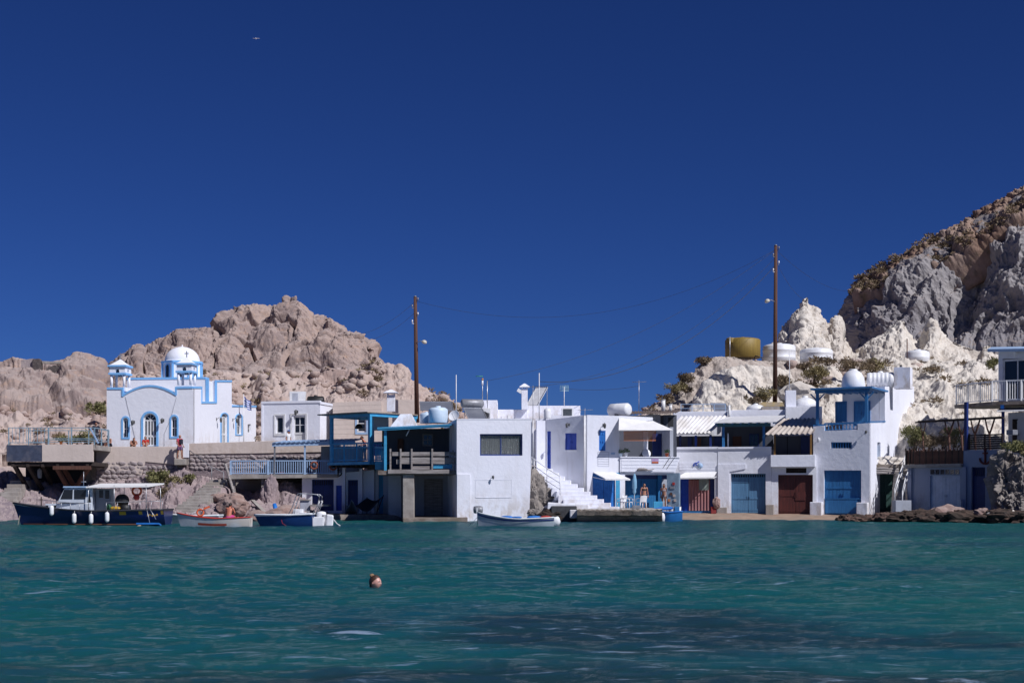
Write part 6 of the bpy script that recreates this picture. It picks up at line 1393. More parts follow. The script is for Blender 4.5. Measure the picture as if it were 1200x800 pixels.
# dark green garage, stepped stair with white rails
GF = Face(1030, 103.2, 0)
h = thing('dark_garage', 'low dark green garage in shade right of the pergola house', 'garage', GF.at(1037, 602))
MB().prism(GF, [(1016, 606), (1016, 546), (1060, 546), (1060, 606)], [rect(1024, 555, 1050, 602)], 0, -.3).build('front_wall', GREYW, h)
plankdoor(GF, h, 1024, 555, 1050, 602, GREEN, 2, out=-.2, nplank=5); MB().fb(GF, 1016, 544, 1058, 548, .9, -3).build('roof_slab', CONCD, h, bevel=.04)
for k in range(3): b = MB(); b.tube([GF.at(1018, 549 + k * 2.6, .85), GF.at(1035, 548.6 + k * 2.6, .9), GF.at(1053, 549.6 + k * 2.6, .85)], .09, 8); b.build('roof_log', GREYWOOD, h)
b = rockthing('mound of pale rubble on the roof of the dark garage', GF.at(1040, 546, -.6), 1.3, 41, (1.35, .9, .5), TUFF, 'rubble', 3, .4, 1.6, name='rubble_mound')
st = thing('steep_stairs', 'steep concrete steps with white pipe rails up to the picket fence', 'stairs', GF.at(1058, 600)); SFc = Face(1058, 99.4, 0)
for i in range(9):
    z0 = .6 + i * .34; b = MB(); b.ub(SFc, SFc.u_(1049 + i * 1.6), SFc.u_(1061 + i * 1.2), .2, z0, -i * .26, -i * .26 - 1.2); b.build('step', CONC, st)
for sx in (0, 9):
    pts = [P(1048.5 + sx, 572 + sx * .3, 99), P(1052 + sx, 560, 99.7), P(1057.5 + sx, 546, 100.6), P(1061 + sx, 533 + sx * .1, 101.4)]
    MB().tube(pts, .04, 6).build('handrail', WPAINT, st); MB().tube([p - Vector((0, 0, .4)) for p in pts], .03, 6).build('lower_rail', WPAINT, st)
    for p in pts: MB().cyl(p + Vector((0, 0, .02)), p - Vector((0, 0, .95)), .035, None, 6).build('rail_post', WPAINT, st)
b = MB().fb(Face(1060, 98.6, 0), 1049.5, 586, 1068, 606, 0, -1); tag(b.build('block_wall', GREYW, bevel=.02), 'low grey block wall at the foot of the white railed steps', 'wall')

# upper right house with the white balcony railing
OF = Face(1163, 101.5, -30); OL = Face(1163, 101.5, -66)
h = thing('balcony_house', 'upper house at the right edge with long white balcony railing and sliding window', 'house', OF.at(1190, 520))
zd = OF.uz(1180, 470)[1]
uR = OF.u_(1290); uLo = OL.u_(1119)
pl = [OF.w(uR, 0, .1), OF.w(0, 0, .1), OL.w(uLo, 0, .05), OL.w(uLo, 0, -2.6), OF.w(uR, 0, -4)]
b = MB(); vs = [Vector((p.x, p.y, zd - .25)) for p in pl] + [Vector((p.x, p.y, zd)) for p in pl]; b.add(vs, [(4, 3, 2, 1, 0), (5, 6, 7, 8, 9)] + [(i, (i + 1) % 5, 5 + (i + 1) % 5, 5 + i) for i in range(5)]); b.build('balcony_slab', CONCD, h)
railing('railing', h, OF.w(0, zd, .03), OF.w(uR * .55, zd, .03), 1.45, WPAINT, .17, .1, .12, 5, .12, slatw=.05); railing('railing', h, OL.w(uLo + .1, zd, -.05), OL.w(-.05, zd, -.05), 1.45, STEEL, .2, .08, .09, 4, .12, slatw=.045)
OB = Face(1170, 104, -38)
MB().prism(OB, [(1170, 475), (1170, 409.5), (1300, 408), (1300, 475)], [rect(1175, 420, 1225, 470)], 0, -.3).build('front_wall', WHITE2, h); u0 = OB.u_(1170.3)
MB().ub(OB, u0, u0 + 8, zd, OB.uz(1180, 410)[1], -.45, -6).build('house_body', WHITE2, h)
window(OB, h, 1175, 420, 1225, 470, WPAINT, 3, 1, out=-.1, fw=.12); slab(MB(), [OB.at(1157, 409, .8), OB.at(1310, 406.5, .8), OB.at(1310, 404, -6), OB.at(1162, 406.5, -6)], .2).build('roof', PALEB, h)
walllamp(OB, 1192, 413.5, 'round pale lamp under the roof edge at the right', s=1.2, m=WPLAST)
MB().fb(OF, 1175, 480, 1290, 530, -2.0, -2.2).build('lower_wall', GREYW, h); plankdoor(Face(1190, OF.at(1190, 500, -2).y, -4), h, 1186.5, 491, 1198, 525, DARKWOOD, 2, out=.05, nplank=3)
for x in (1131.5, 1175.2): q = NF if x < 1150 else OF; MB().fb(q, x - 1.6, 471, x + 1.6, 528, .02, -.18).build('deck_post', NAVY, h)
slab(MB(), [OF.at(1168, 481.5, .5), OF.at(1290, 478, .5), OF.at(1290, 475, -2), OF.at(1172, 477.5, -2)], .06).build('lower_awning', CANVAS, h); MB().fb(OF, 1172.5, 472.5, 1176.5, 478.5, .05, -.2).build('blue_bracket', BRIGHTB, h)

# tanks on the knoll
t = tank_v('brown_tank', 'big ochre brown water tank on top of the pale knoll', 870.3, 396, 419.8, 41, 127, TANKY, .12, 0, None, .12)
MB().cyl(P(855.3, 421, 125.3), P(855.3, 394.5, 125.3), .045, None, 6).build('standpipe', STEEL, t); MB().tube([P(884, 420.5, 125.4), P(885, 417, 125.4), P(893, 419, 125.2)], .06, 6).build('outlet_pipe', BLACK, t)
q = MB(); q.lathe(P(856.5, 400, 126.2), [(.4, -.1), (.42, .2), (.38, .3), (.1, .34)], 16); tag(q.build('tank_hatch', TANKY), 'raised ochre hatch on the left of the big brown tank', 'hatch')
tank_v('white_tank', 'white water tank half behind the tall pole on the knoll', 913, 403, 424, 38, 128, WPLAST, .2, 2, 'white tanks on the knoll', .18)
tank_v('white_tank', 'low white water tank right of the tall pole below the spire rock', 956.5, 408, 424.5, 38, 128.5, WPLAST, .2, 2, 'white tanks on the knoll', .2)
tank_v('white_tank', 'round white tank with a lid high on the tuff slope at the right', 1075, 410, 424.5, 28, 128.6, WPLAST, .3, 1, 'white tanks on the knoll', .3)
b = MB(); b.cyl(P(1063, 425, 128), P(1063, 397, 128), .05, None, 6); tag(b.build('iron_post', BROWNWOOD), 'thin rusty iron post beside the white lidded tank', 'post')
WETSTONE = rockmat('dark_ruin_stone', (.12, .10, .095), (.075, .065, .065), (.19, .165, .15), (.16, .14, .13), 1.2, 4, .06)
# ---------------------------------------------------------------- overhanging platform at the far left
PF = Face(60, 100, 0); DULLB = mat('weathered_rail_paint', (.26, .38, .47), (.16, .24, .30), 4, .6)
h = thing('jetty_platform', 'concrete platform on dark timber struts with blue painted end and pale railing', 'platform', PF.at(60, 575))
zp = PF.uz(60, 521)[1]; u0, u1 = PF.u_(8), PF.u_(111)
MB().ub(PF, u0, u1, zp - .35, zp, -.02, -4.4).build('deck_slab', CONC, h)
MB().fb(PF, 8, 521.3, 49.5, 540.5, .06, -.2).build('blue_panel', mat('peeling_navy_plaster', (.05, .065, .11), (.03, .04, .075), 3, .8, .01, c3=(.10, .10, .13)), h); MB().fb(PF, 49.8, 520.5, 109, 540.8, .08, -.2).build('fascia', BEIGE, h)
MB().fb(PF, 8, 540.9, 108, 545.5, -.1, -4.2).build('under_beam', DARKWOOD, h)
for k in range(6): MB().ub(PF, u0 + .3 + k * 1.05, u0 + .5 + k * 1.05, zp - 1.55, zp - 1.35, .0, -4.3).build('joist', DARKWOOD, h)
for (xa, ya, Ya, xb, yb, Yb) in ((17, 545, 100.2, 42, 590, 102.5), (33, 545, 100.3, 52, 578, 102.5), (66, 547, 100.2, 82, 576, 102), (104, 548, 100.2, 87, 574, 102), (74, 547, 101.5, 88, 572, 103), (50, 545, 101.2, 60, 566, 103)):
    b = MB(); bar(b, P(xa, ya, Ya), P(xb, yb, Yb), .26, .22); b.build('strut', DARKWOOD if xa < 60 else BROWNWOOD, h)
MB().fb(PF, 62, 545.7, 106, 550, .04, -.25).build('rust_beam', BROWNWOOD, h)
MB().fb(Face(60, 104.5, 0), 30, 545, 112, 606, 0, -.5).build('dark_back_wall', DARK, h)
railing('railing', h, PF.w(u0 + .1, zp, -.1), PF.w(PF.u_(56), zp, -.1), 1.2, DULLB, .24, .05, .06, 3, .15, slatw=.03)
railing('railing', h, PF.w(PF.u_(56.5), zp, -.1), PF.w(u1 - .05, zp, -.1), 1.2, DULLB, 2.9, .06, .07, 3, .35, mid=.45)
railing('railing', h, PF.w(u1 - .05, zp, -.15), PF.w(u1 - .05, zp, -3.5), 1.2, DULLB, 3.2, .06, .07, 3, .4)
railing('railing', h, PF.w(u0 + .1, zp, -4.2), PF.w(u1 - .2, zp, -4.2), 1.2, DULLB, 9, .05, .06, 5, .35)
b = MB(); bar(b, PF.w(u1 - .35, zp + 1.2, -.1), PF.w(u1 + .25, zp + .1, -.05), .09); b.build('brace', PALEB, h)
potplant('low plant in a pot on the platform edge, nearer the blue panel', PF.at(54.5, 521, -.3), .75, TERRA, LEAFG, 11); potplant('low potted plant on the platform edge, nearer the church', PF.at(71.5, 521, -.3), .75, TERRA, LEAFG, 12)
t = tank_v('barrel', 'white barrel standing in the dark under the platform', 46.5, 549, 560, 5, 103, WPLAST, .3)

# ruined stone hut on the ridge
RU = Face(62, 139.5, 3)
h = thing('ruined_hut', 'ruined dark stone walls with a gap on the ridge left of the church', 'ruin', RU.at(62, 440))
MB().prism(RU, [(39.5, 442), (39.5, 421), (47, 420.5), (49, 423), (49.5, 442)], [], .4, -.3).build('wall', WETSTONE, h)
MB().prism(RU, [(52, 442), (53, 438), (58, 431), (66, 428), (69, 431), (73, 425.5), (79, 426), (81, 432), (86, 436), (87, 442)], [], .5, .1).build('broken_wall', WETSTONE, h)
MB().prism(RU, [(50, 425.5), (50, 423), (71, 424), (71, 426.5)], [], .2, -.4).build('lintel', CONC, h)
MB().prism(RU, [(25, 431), (25, 422), (39, 420), (39, 431)], [], .1, -.5).build('side_wall', STONE, h)

# stone steps
def stonesteps(name, label, pts, n, wd, m):
    t = thing(name, label, 'steps', pts[-1][0]); (a, wa), (c, wc) = pts
    for i in range(n):
        f = i / (n - 1); p = a.lerp(c, f); w_ = wa + (wc - wa) * f + random.uniform(-.08, .08); q = MB().obox((p.x + random.uniform(-.06, .06), p.y + .3, p.z - .35), (w_, 1.0, .62), random.uniform(-.06, .06)); q.build('step', m, t, bevel=.03)
stonesteps('stone_steps', 'worn stone steps climbing from the red striped boat to the parapet wall', ((P(214, 600, 96.6), 2.0), (P(257, 561, 101.2), 1.3)), 13, 1.5, CONC)
stonesteps('stone_steps', 'short flight of stone steps at the far left edge under the platform', ((P(2, 590, 97.5), 1.3), (P(22, 562, 101.5), 1.2)), 7, 1.3, CONC)
b = MB(); 
hr = [P(207, 527, 104), P(222, 527.5, 103.6), P(248, 547, 102), P(262, 553, 101.5)]
st = thing('stair_handrail', 'thin pale handrail running down from the gate towards the stone steps', 'handrail', hr[1]); MB().tube(hr[1:], .025, 6).build('rail', GREYM, st)
for p in hr[1:]: MB().cyl(p + Vector((0, 0, .02)), p - Vector((0, 0, 1.1)), .03, None, 6).build('post', GREYM, st)
q = MB().fb(Face(207, 103.6, 0), 205.5, 545, 213, 560, 0, -.6); tag(q.build('stone_pier', CONCD, bevel=.03), 'dark squat pier on the rock below the walking man', 'pillar')
MB_ = MB(); bar(MB_, P(207.3, 525, 103.5), P(207.3, 548, 103.5), .06); tag(MB_.build('iron_post', GREYM), 'thin iron post beside the walking man with red top', 'post')

# ---------------------------------------------------------------- utility poles and cables
def pole(label, x, y0, y1, Y, lean=0):
    p0, p1 = PZ(x, zat(y1, Y) - 1, Y), PZ(x + lean, zat(y0, Y), Y); t = thing('utility_pole', label, 'utility pole', p0)
    MB().cyl(p0, p1, .19, .13, 12).build('pole', mat('creosoted_wood', (.11, .045, .028), (.06, .026, .018), 2, .85, .01, 9, stretch=(5, 5, .3)), t); MB().cyl(p1, p1 + Vector((0, 0, .1)), .15, .06, 10).build('cap', GREYM, t)
    for k, dz in enumerate((.35, .9, 1.5, 2.1)):
        b = MB(); q = p1 - Vector((0, 0, dz)); b.tube([q, q + Vector(((-.22 if k % 2 else .22), -.12, 0)), q + Vector(((-.22 if k % 2 else .22), -.12, .12))], .03, 6); b.cyl(q + Vector(((-.22 if k % 2 else .22), -.12, .1)), q + Vector(((-.22 if k % 2 else .22), -.12, .28)), .06, .045, 8); b.build('insulator', WPLAST if k > 1 else GREYM, t)
    return t, p1
tp1, top1 = pole('shorter brown wooden utility pole behind the blue veranda', 488.6, 348, 480, 112, -2)
tp2, top2 = pole('taller brown wooden utility pole in front of the knoll', 908, 288, 470, 113, 1.2)
def street_lamp(t, p, sx):
    b = MB(); b.tube([p, p + Vector((sx * .3, -.1, .12)), p + Vector((sx * .5, -.15, .1))], .03, 6); b.build('lamp_arm', GREYM, t); MB().lathe(p + Vector((sx * .62, -.17, .0)), [(.03, .2), (.16, .15), (.22, .02), (.2, -.05), (.08, -.1)], 12, Matrix.Rotation(sx * .3, 3, 'Y')).build('lamp_head', mat('lamp_shell', (.62, .58, .48), (.5, .46, .38), 3, .5), t)
street_lamp(tp1, P(488, 401.5, 111.85), 1); street_lamp(tp2, P(908, 353.5, 112.85), -1)
def cable(label, a, b_, sag, r=.011, group='overhead cables'):
    a, b_ = Vector(a), Vector(b_); pts = [a.lerp(b_, i / 24) - Vector((0, 0, sag * 4 * (i / 24) * (1 - i / 24))) for i in range(25)]; tag(MB().tube(pts, r, 5).build('cable', BLACK), label, 'cable', group)
cable('upper long sagging cable from the taller pole down to the masts', top2 - Vector((0, 0, .3)), P(571, 446, 104), 1.6); cable('middle long sagging cable from the taller pole to the chimney roof', top2 - Vector((0, 0, .9)), P(624, 453, 100), 2.2)
cable('lowest sagging cable from the taller pole to the white masts', top2 - Vector((0, 0, 1.5)), P(632, 447, 102), 2.6, .018)
cable('thin cable from the taller pole across the sky to the shorter pole', top2 - Vector((0, 0, .3)), top1 - Vector((0, 0, .3)), 3.0, .010); cable('cable from the taller pole right towards the dark cliff top', top2 - Vector((0, 0, .3)), P(1010, 340, 160), 1.2)
cable('cable from the taller pole down towards the white spire rock', top2 - Vector((0, 0, 1.2)), P(945, 352, 134), .6); cable('upper cable from the shorter pole down left to the rock massif', top1 - Vector((0, 0, .35)), P(405, 392, 146), .8); cable('lower cable from the shorter pole down left to the rock massif', top1 - Vector((0, 0, 1.2)), P(408, 398, 146), .9)
cable('low cable between the grid antenna mast and the thin mast', P(661, 455, 107), P(749, 452, 108), .2, .012)
cable('guy wire from the taller pole to its foot on the right', top2 - Vector((0, 0, 4.3)), P(911, 440, 113), .05, .01)
g = thing('seagull', 'tiny pale seagull flying high in the upper left sky', 'bird', P(300, 45.5, 175))
gb = MB(); c = P(300, 45.5, 175); gb.tube([c + Vector((-.03, .28, .0)), c + Vector((0, .1, .01)), c + Vector((0, -.1, .01)), c + Vector((0, -.22, .02))], [.01, .06, .06, .03], 8)
for s in (-1, 1): gb.grid([[c + Vector((s * x, y + x * .25, .07 * math.sin(x * 4)))for x in (.02, .15, .28, .4)] for y in (-.05, .07)], True, (0, 0, -.012))
gb.build('body', WPLAST, g)

# ---------------------------------------------------------------- shrubs
def shrub(label, c, size, n, leaf, seed, group='shrubs on the rocks', lf=.16, name='shrub', clumps=None):
    r_ = random.Random(seed); c = Vector(c); sx, sy, sz = size; t = thing(name, label, 'shrub', c - Vector((0, 0, sz * .5)), group); b = MB(); tw = MB(); k = clumps or 9
    cl = [(Vector((r_.gauss(0, .42) * sx, r_.gauss(0, .4) * sy, r_.uniform(-.35, .75) * sz * .8)), r_.uniform(.28, .5)) for _ in range(k)]
    base = c - Vector((0, 0, sz * .8))
    for p, q in cl:
        tw.tube([base + Vector((p.x * .2, p.y * .2, 0)), base.lerp(c + p, .6) + Vector((r_.uniform(-.1, .1), 0, 0)), c + p], [.035, .022, .01], 5)
    for i in range(n):
        p, q = cl[i % k]; d = Vector((r_.gauss(0, 1), r_.gauss(0, 1), r_.gauss(0, 1))).normalized() * (r_.random() ** .45) * q
        o = c + p + Vector((d.x * sx, d.y * sy, d.z * sz)); a = Vector((r_.gauss(0, 1), r_.gauss(0, 1), r_.gauss(0, 1) + .6)).normalized(); x = a.cross(Vector((r_.random(), r_.random(), r_.random() - .5))).normalized() * lf * r_.uniform(.3, .7) * .5; a *= lf * r_.uniform(.5, 1.1)
        b.add([o - x, o + a * .4 - x * .2, o + a, o + a * .5 + x], [(0, 1, 2, 3)])
    b.build('foliage', leaf, t, recalc=False, kind='stuff'); tw.build('branches', TWIG, t, kind='stuff'); return t
for i, (x, y, Y, sx, sz, n, m, lab) in enumerate((
    (115.5, 478.5, 123, .95, .75, 900, LEAFG, 'round olive shrub on the slope left of the church'), (103, 513, 110, 1.3, .7, 600, LEAFG, 'flat green shrub behind the platform railing near the church'), (82, 515, 111, 1.2, .5, 500, LEAFG, 'low wide shrub behind the platform railing middle'),
    (186, 561, 102.6, 1.05, .85, 1100, LEAFG, 'large green shrub on the rocks under the terrace wall'), (202, 569, 101.6, .8, .9, 700, LEAF, 'olive shrub right of the large green one under the terrace'), (222, 563, 101.8, .4, .5, 250, LEAFG, 'small green tuft beside the stone steps'),
    (194, 580, 100.6, .8, .7, 500, LEAFD, 'dry shrub hanging low on the pink rock below the terrace'), (279, 590, 98.4, 1.5, .55, 20, LEAFD, ''),
    (801, 444, 119, .9, .8, 500, LEAFD, 'brown shrub on the left shoulder of the pale knoll'), (793, 455, 118, 1.0, .9, 500, LEAF, 'olive shrub lower on the left shoulder of the knoll'), (826, 424, 122, 1.1, .6, 450, LEAFD, 'dry shrub near the top left of the knoll'), (782, 468, 116, 1.0, .7, 400, LEAFD, 'dry shrub on the knoll left flank above the dark roof'), (804, 456, 118.5, .8, .5, 300, LEAFD, 'small dry shrub on the knoll flank'),
    (896, 464, 111.5, 1.2, .8, 700, LEAF, 'olive shrub at the foot of the white cut face'), (920, 452, 115, 1.4, .95, 900, LEAFD, 'wide dry shrub right of the tall pole'), (953, 441, 120, 1.6, 1.0, 1000, LEAF, 'big olive shrub below the low white tank'), (943, 431, 123, 1.0, .6, 400, LEAFD, 'dry shrub just below the white tanks'), (1002, 428, 121, 1.8, .9, 1000, LEAFD, 'wide brown shrub above the blue pergola'), (1023, 429, 122, 1.2, .8, 600, LEAF, 'olive shrub above the ribbed tank'), (884, 470, 111, .7, .5, 300, LEAFD, 'small dry shrub left of the tall pole foot'), (970, 424, 124, .9, .5, 300, LEAFD, 'small dry shrub right of the low white tank'),
    (1072, 514, 105, .95, 1.3, 900, LEAFG, 'tall green brown shrub at the corner of the pergola house'), (1087, 519, 105, 1.0, .9, 700, LEAFD, 'dry shrub behind the picket fence, left'), (1104, 517, 105.5, 1.0, .8, 600, LEAFD, 'grey brown shrub behind the picket fence, middle'), (1120, 513, 106, 1.2, 1.0, 800, LEAFG, 'green shrub behind the picket fence near the blue post'), (1090, 434, 122, 1.5, .4, 300, LEAFD, 'dry scrub strip under the lidded white tank'), (1165, 426, 118, .7, .8, 500, LEAFG, 'green shrub beside the upper house roof'),
    (1190, 524, 92.6, 1.1, .45, 700, LEAFG, 'green yellow shrub on top of the big right rock'), (1207, 534, 92, .9, .5, 500, LEAF, 'olive shrub on the right end of the big rock'))):
    if lab: shrub(lab, P(x, y, Y), (sx * (.72 if 770 < x < 830 else .9), sx * .7, sz * (.7 if 770 < x < 830 else .88)), int(n * 1.4), m, 100 + i, lf=.28)
# low scrub and loose stones over the slopes: uncounted
def scatter(name, m, spots, base_v, base_f, smin, smax, flat=0.8, sinkf=0.1):
    rg_ = np.random.default_rng(len(name)); V, Fc, k = [], [], 0
    for on, num, nzmin in spots:
        me = bpy.data.objects[on].data; n = len(me.vertices); co = np.empty(n * 3); me.vertices.foreach_get('co', co); co = co.reshape(-1, 3); no = np.empty(n * 3); me.vertex_normals.foreach_get('vector', no); no = no.reshape(-1, 3)
        if no[:, 2].mean() < 0: no = -no
        px = 600 + co[:, 0] / co[:, 1] * F; ok = np.where((no[:, 2] > nzmin) & (px > -60) & (px < 1260) & (vnoise(co / 5 + 3, 7) > -.15))[0]
        if len(ok) == 0: continue
        for q in rg_.choice(ok, num):
            s = smin + (smax - smin) * rg_.random() ** 2.5; b = base_v[rg_.integers(len(base_v))]; a = rg_.random() * 6.28; c_, s_ = math.cos(a), math.sin(a)
            W = np.stack([b[:, 0] * c_ - b[:, 1] * s_, b[:, 0] * s_ + b[:, 1] * c_, b[:, 2] * flat], 1) * s + co[q] + np.array([0, 0, s * sinkf]); V.append(W); Fc.append(base_f + k); k += len(b)
    V = np.concatenate(V); Fc = np.concatenate(Fc); me = bpy.data.meshes.new(name); me.vertices.add(len(V)); me.vertices.foreach_set('co', V.ravel()); me.loops.add(Fc.size); me.loops.foreach_set('vertex_index', Fc.astype(np.int32).ravel()); me.polygons.add(len(Fc)); me.polygons.foreach_set('loop_start', np.arange(0, Fc.size, 3, dtype=np.int32)); me.update(calc_edges=True); me.materials.append(m)
    o = bpy.data.objects.new(name, me); COL.objects.link(o); return tag(o, kind='stuff')
rg_ = np.random.default_rng(5); bases = []
for k in range(5):
    T = []
    for _ in range(60):
        d = rg_.normal(size=3); d[2] = abs(d[2]); d /= np.linalg.norm(d); o_ = d * rg_.random() ** .5 * .8; x = np.cross(d, rg_.normal(size=3)); x /= np.linalg.norm(x); T += [o_ - x * .13, o_ + d * .38, o_ + x * .13]
    bases.append(np.array(T))
tf = np.arange(180).reshape(60, 3)
sc1 = tag(scatter('low_scrub', LEAFD, (('scrub_cap_slope', 420, .35), ('scree_slope', 190, .6), ('rock_shoulder', 70, .6), ('white_tuff_slope', 70, .75), ('pale_knoll', 90, .6)), bases, tf, .25, .95), 'sparse dry scrub dotted over the rocky slopes'); sc1['category'] = 'scrub'
bb = []
for k in range(5): q = rockblob(1, 1 + (k > 9), 400 + k, (1, .8, .8), .45, 1.3); bb.append(np.array(q.v)); bf = np.array(q.f)
sc2 = tag(scatter('loose_stones', SCREE, (('scree_slope', 1100, .45), ('rock_shoulder', 200, .4), ('pale_knoll', 260, .4)), bb, bf, .12, .75, .8, .15), 'loose broken stones strewn over the pale slopes'); sc2['category'] = 'stones'

# ---------------------------------------------------------------- shore rocks at the right
rg = 'rocks along the right shore'; BRROCK = rockmat('red_brown_shore_rock', (.11, .068, .054), (.06, .04, .034), (.17, .115, .095), (.15, .1, .08), .7, 3, .06)
r_ = random.Random(12); k = 0
for i in range(54):
    f = (i + .5) / 54; x = 986 + 232 * f + r_.uniform(-2, 2); s = r_.uniform(.45, .85) * (.6 + .55 * min(1, f * 3)); Y = 93.8 - 6.5 * f + r_.uniform(-1.2, 1.6)
    if x > 1100: s *= 1.15
    rockthing('low wet brown rock in the dark rock belt along the right shore', PZ(x, r_.uniform(-.05, .22) * (.5 + f), Y), s * .9, 200 + i, (r_.uniform(1.1, 1.7), 1.0, r_.uniform(.5, .75)), (WETROCK, WETROCK, BRROCK)[i % 3], sub=4, rough=.5, freq=1.9, group=rg)
PINKR = rockmat('pink_shore_boulder', (.30, .20, .17), (.20, .14, .13), (.38, .30, .27), (.34, .26, .23), .8, 3, .05)
for i, (x, y, Y, s, lab) in enumerate(((1110, 603, 90.5, .8, 'large pinkish boulder in front of the pale boathouse door'), (1093, 605, 91, .55, 'smaller reddish boulder left of the large pinkish one'), (1150, 602, 89, .45, 'reddish stone below the navy boathouse door'), (1075, 606, 91.5, .5, 'pinkish boulder at the foot of the grey block wall'))):
    rockthing(lab, P(x, y, Y), s, 300 + i, (1.3, 1, .75), PINKR, sub=3, freq=1.6)
for i, (x, y) in enumerate(((1163, 602.5), (1169, 603.5), (1176, 601), (1171, 600.5), (1182, 598.5))): rockthing('small white stone among the litter below the big right rock', P(x, y, 88), .22, 320 + i, (1.5, 1, .6), TUFF, sub=2, group='white stones below the right rock')
# big rock at the right edge
def d_rr(V, t): return 0.7 * lumps(V, 2.4, 131) + .75 * fbm(V / 1.1, 5, 132, .7) + .2 * lumps(V, .6, 133) + .32 * fbm(V / .35, 4, 134, .65) - .6
ob = sheet('rock_headland', [(1164, 612), (1165, 560), (1166.5, 541), (1169, 532), (1174, 527), (1182, 528), (1192, 534), (1206, 536), (1230, 528), (1300, 520), (1420, 530)], [(1164, 613), (1420, 614)], 93.5, [(1164, 91.5), (1200, 90), (1420, 88)], lambda t: t ** 2.2, d_rr, GREYROCK, .35, 120, 4, 1.2)

# ---------------------------------------------------------------- boats
def boat(name, label, cat, px_stern, px_bow, py_wl, Y, head, L, beam, hs, hm, hb, m, group=None, transom=.75, rake=.5, inner=None, gun=None, keel=None, deck=None, wl=0.0, nst=22, gw=.06):
    """planked hull lofted through frames; stern at local x=0, bow at x=L; hs/hm/hb = sheer height at stern, middle and bow"""
    c = PZ((px_stern + px_bow) / 2, 0, Y); t = thing(name, label, cat, c, group); M = Matrix.Translation(c) @ Matrix.Rotation(R(head), 4, 'Z') @ Matrix.Translation((-L / 2, 0, 0))
    def sheer(f): return hs + (hm - hs) * min(1, f / .45) ** .8 if f < .45 else hm + (hb - hm) * ((f - .45) / .55) ** 1.8
    def half(f): return beam / 2 * (transom + (1 - transom) * math.sin(math.pi / 2 * min(1, f / .42))) if f < .42 else beam / 2 * max(.015, 1 - ((f - .42) / .58) ** 2.1)
    def sec(f, k, off=0.0):
        s = max(.012, half(f) - off); z1 = sheer(f); z0 = -.35 + .35 * max(0, (f - .8) / .2) ** 2
        a = k; y = s * (a ** .55); zz = z0 + off + (z1 - z0 - off) * a ** 1.35; xx = f * L + rake * max(0, (f - .55) / .45) ** 2 * (zz - z0)
        return Vector((xx, y, zz))
    fs = [i / nst for i in range(nst + 1)]; ks = [0, .06, .15, .28, .42, .56, .7, .8, .9, 1]
    hl = MB(); rows = [[M @ Vector((p.x, -p.y, p.z)) for p in [sec(f, k) for k in reversed(ks)]] + [M @ p for p in [sec(f, k) for k in ks[1:]]] for f in fs]
    hl.grid(rows); n = len(rows[0]); hl.add(rows[0], [tuple(range(n))]); hull = hl.build('hull', m, t)
    il = MB(); zf = .12
    def isec(f, k): p = sec(f * .985 + .008, k, .05); p.z = max(p.z, wl + zf + .1 * max(0, f - .8)); p.z = p.z - .01; return p
    rows = [[M @ Vector((p.x, -p.y, p.z)) for p in [isec(f, k) for k in reversed(ks)]] + [M @ p for p in [isec(f, k) for k in ks[1:]]] for f in fs]
    il.grid(rows); il.build('inner_hull', inner or m, t)
    if gun:
        for sg in (-1, 1):
            MB().tube([M @ Vector((sec(f, 1).x, sg * (half(f) + .0), sheer(f) + .01)) for f in fs], gw, 6).build('gunwale', gun, t)
        b = MB(); bar(b, M @ Vector((0, -half(0), sheer(0) + .012)), M @ Vector((0, half(0), sheer(0) + .012)), gw * 1.5); b.build('transom_cap', gun, t)
    if keel:
        for sg in (-1, 1): MB().grid([[M @ Vector((sec(f, k).x, sg * (sec(f, k).y + .03), sec(f, k).z)) for f in fs if (len(keel) < 3 or keel[2][0] <= f <= keel[2][1])] for k in keel[0]], True).build('stripe', keel[1], t)
    if deck:
        d = MB(); fd = [f for f in fs if f >= deck]; d.grid([[M @ Vector((sec(f, 1).x, s * half(f) * .97, sheer(f) - .03 + .05 * (1 - s * s))) for s in (-1, -.5, 0, .5, 1)] for f in fd], True, (0, 0, -.04)); d.build('foredeck', inner or m, t)
    return t, M, sheer, half, hull
def thwarts(t, M, sheer, half, L, fr, m, dz=.14):
    for f in fr:
        b = MB(); x = f * L; w_ = half(f) * .84; z = sheer(f) - dz; b.hexa([M @ Vector(q) for q in ((x - .12, -w_, z - .035), (x + .12, -w_, z - .035), (x + .12, w_, z - .035), (x - .12, w_, z - .035), (x - .12, -w_, z), (x + .12, -w_, z), (x + .12, w_, z), (x - .12, w_, z))]); b.build('thwart', m, t)
def ring(label, c, r, n, m, par=None, cat='life ring', group=None):
    r = r * .92
    q = Vector((0, 0, 1)).rotation_difference(Vector(n).normalized()).to_matrix(); o = MB().tube([Vector(c) + q @ Vector((r * math.cos(a), r * math.sin(a), 0)) for a in np.linspace(0, 2 * math.pi, 21)[:-1]], r * .27, 8, True).build('life_ring', m); return tag(o, label, cat, group)
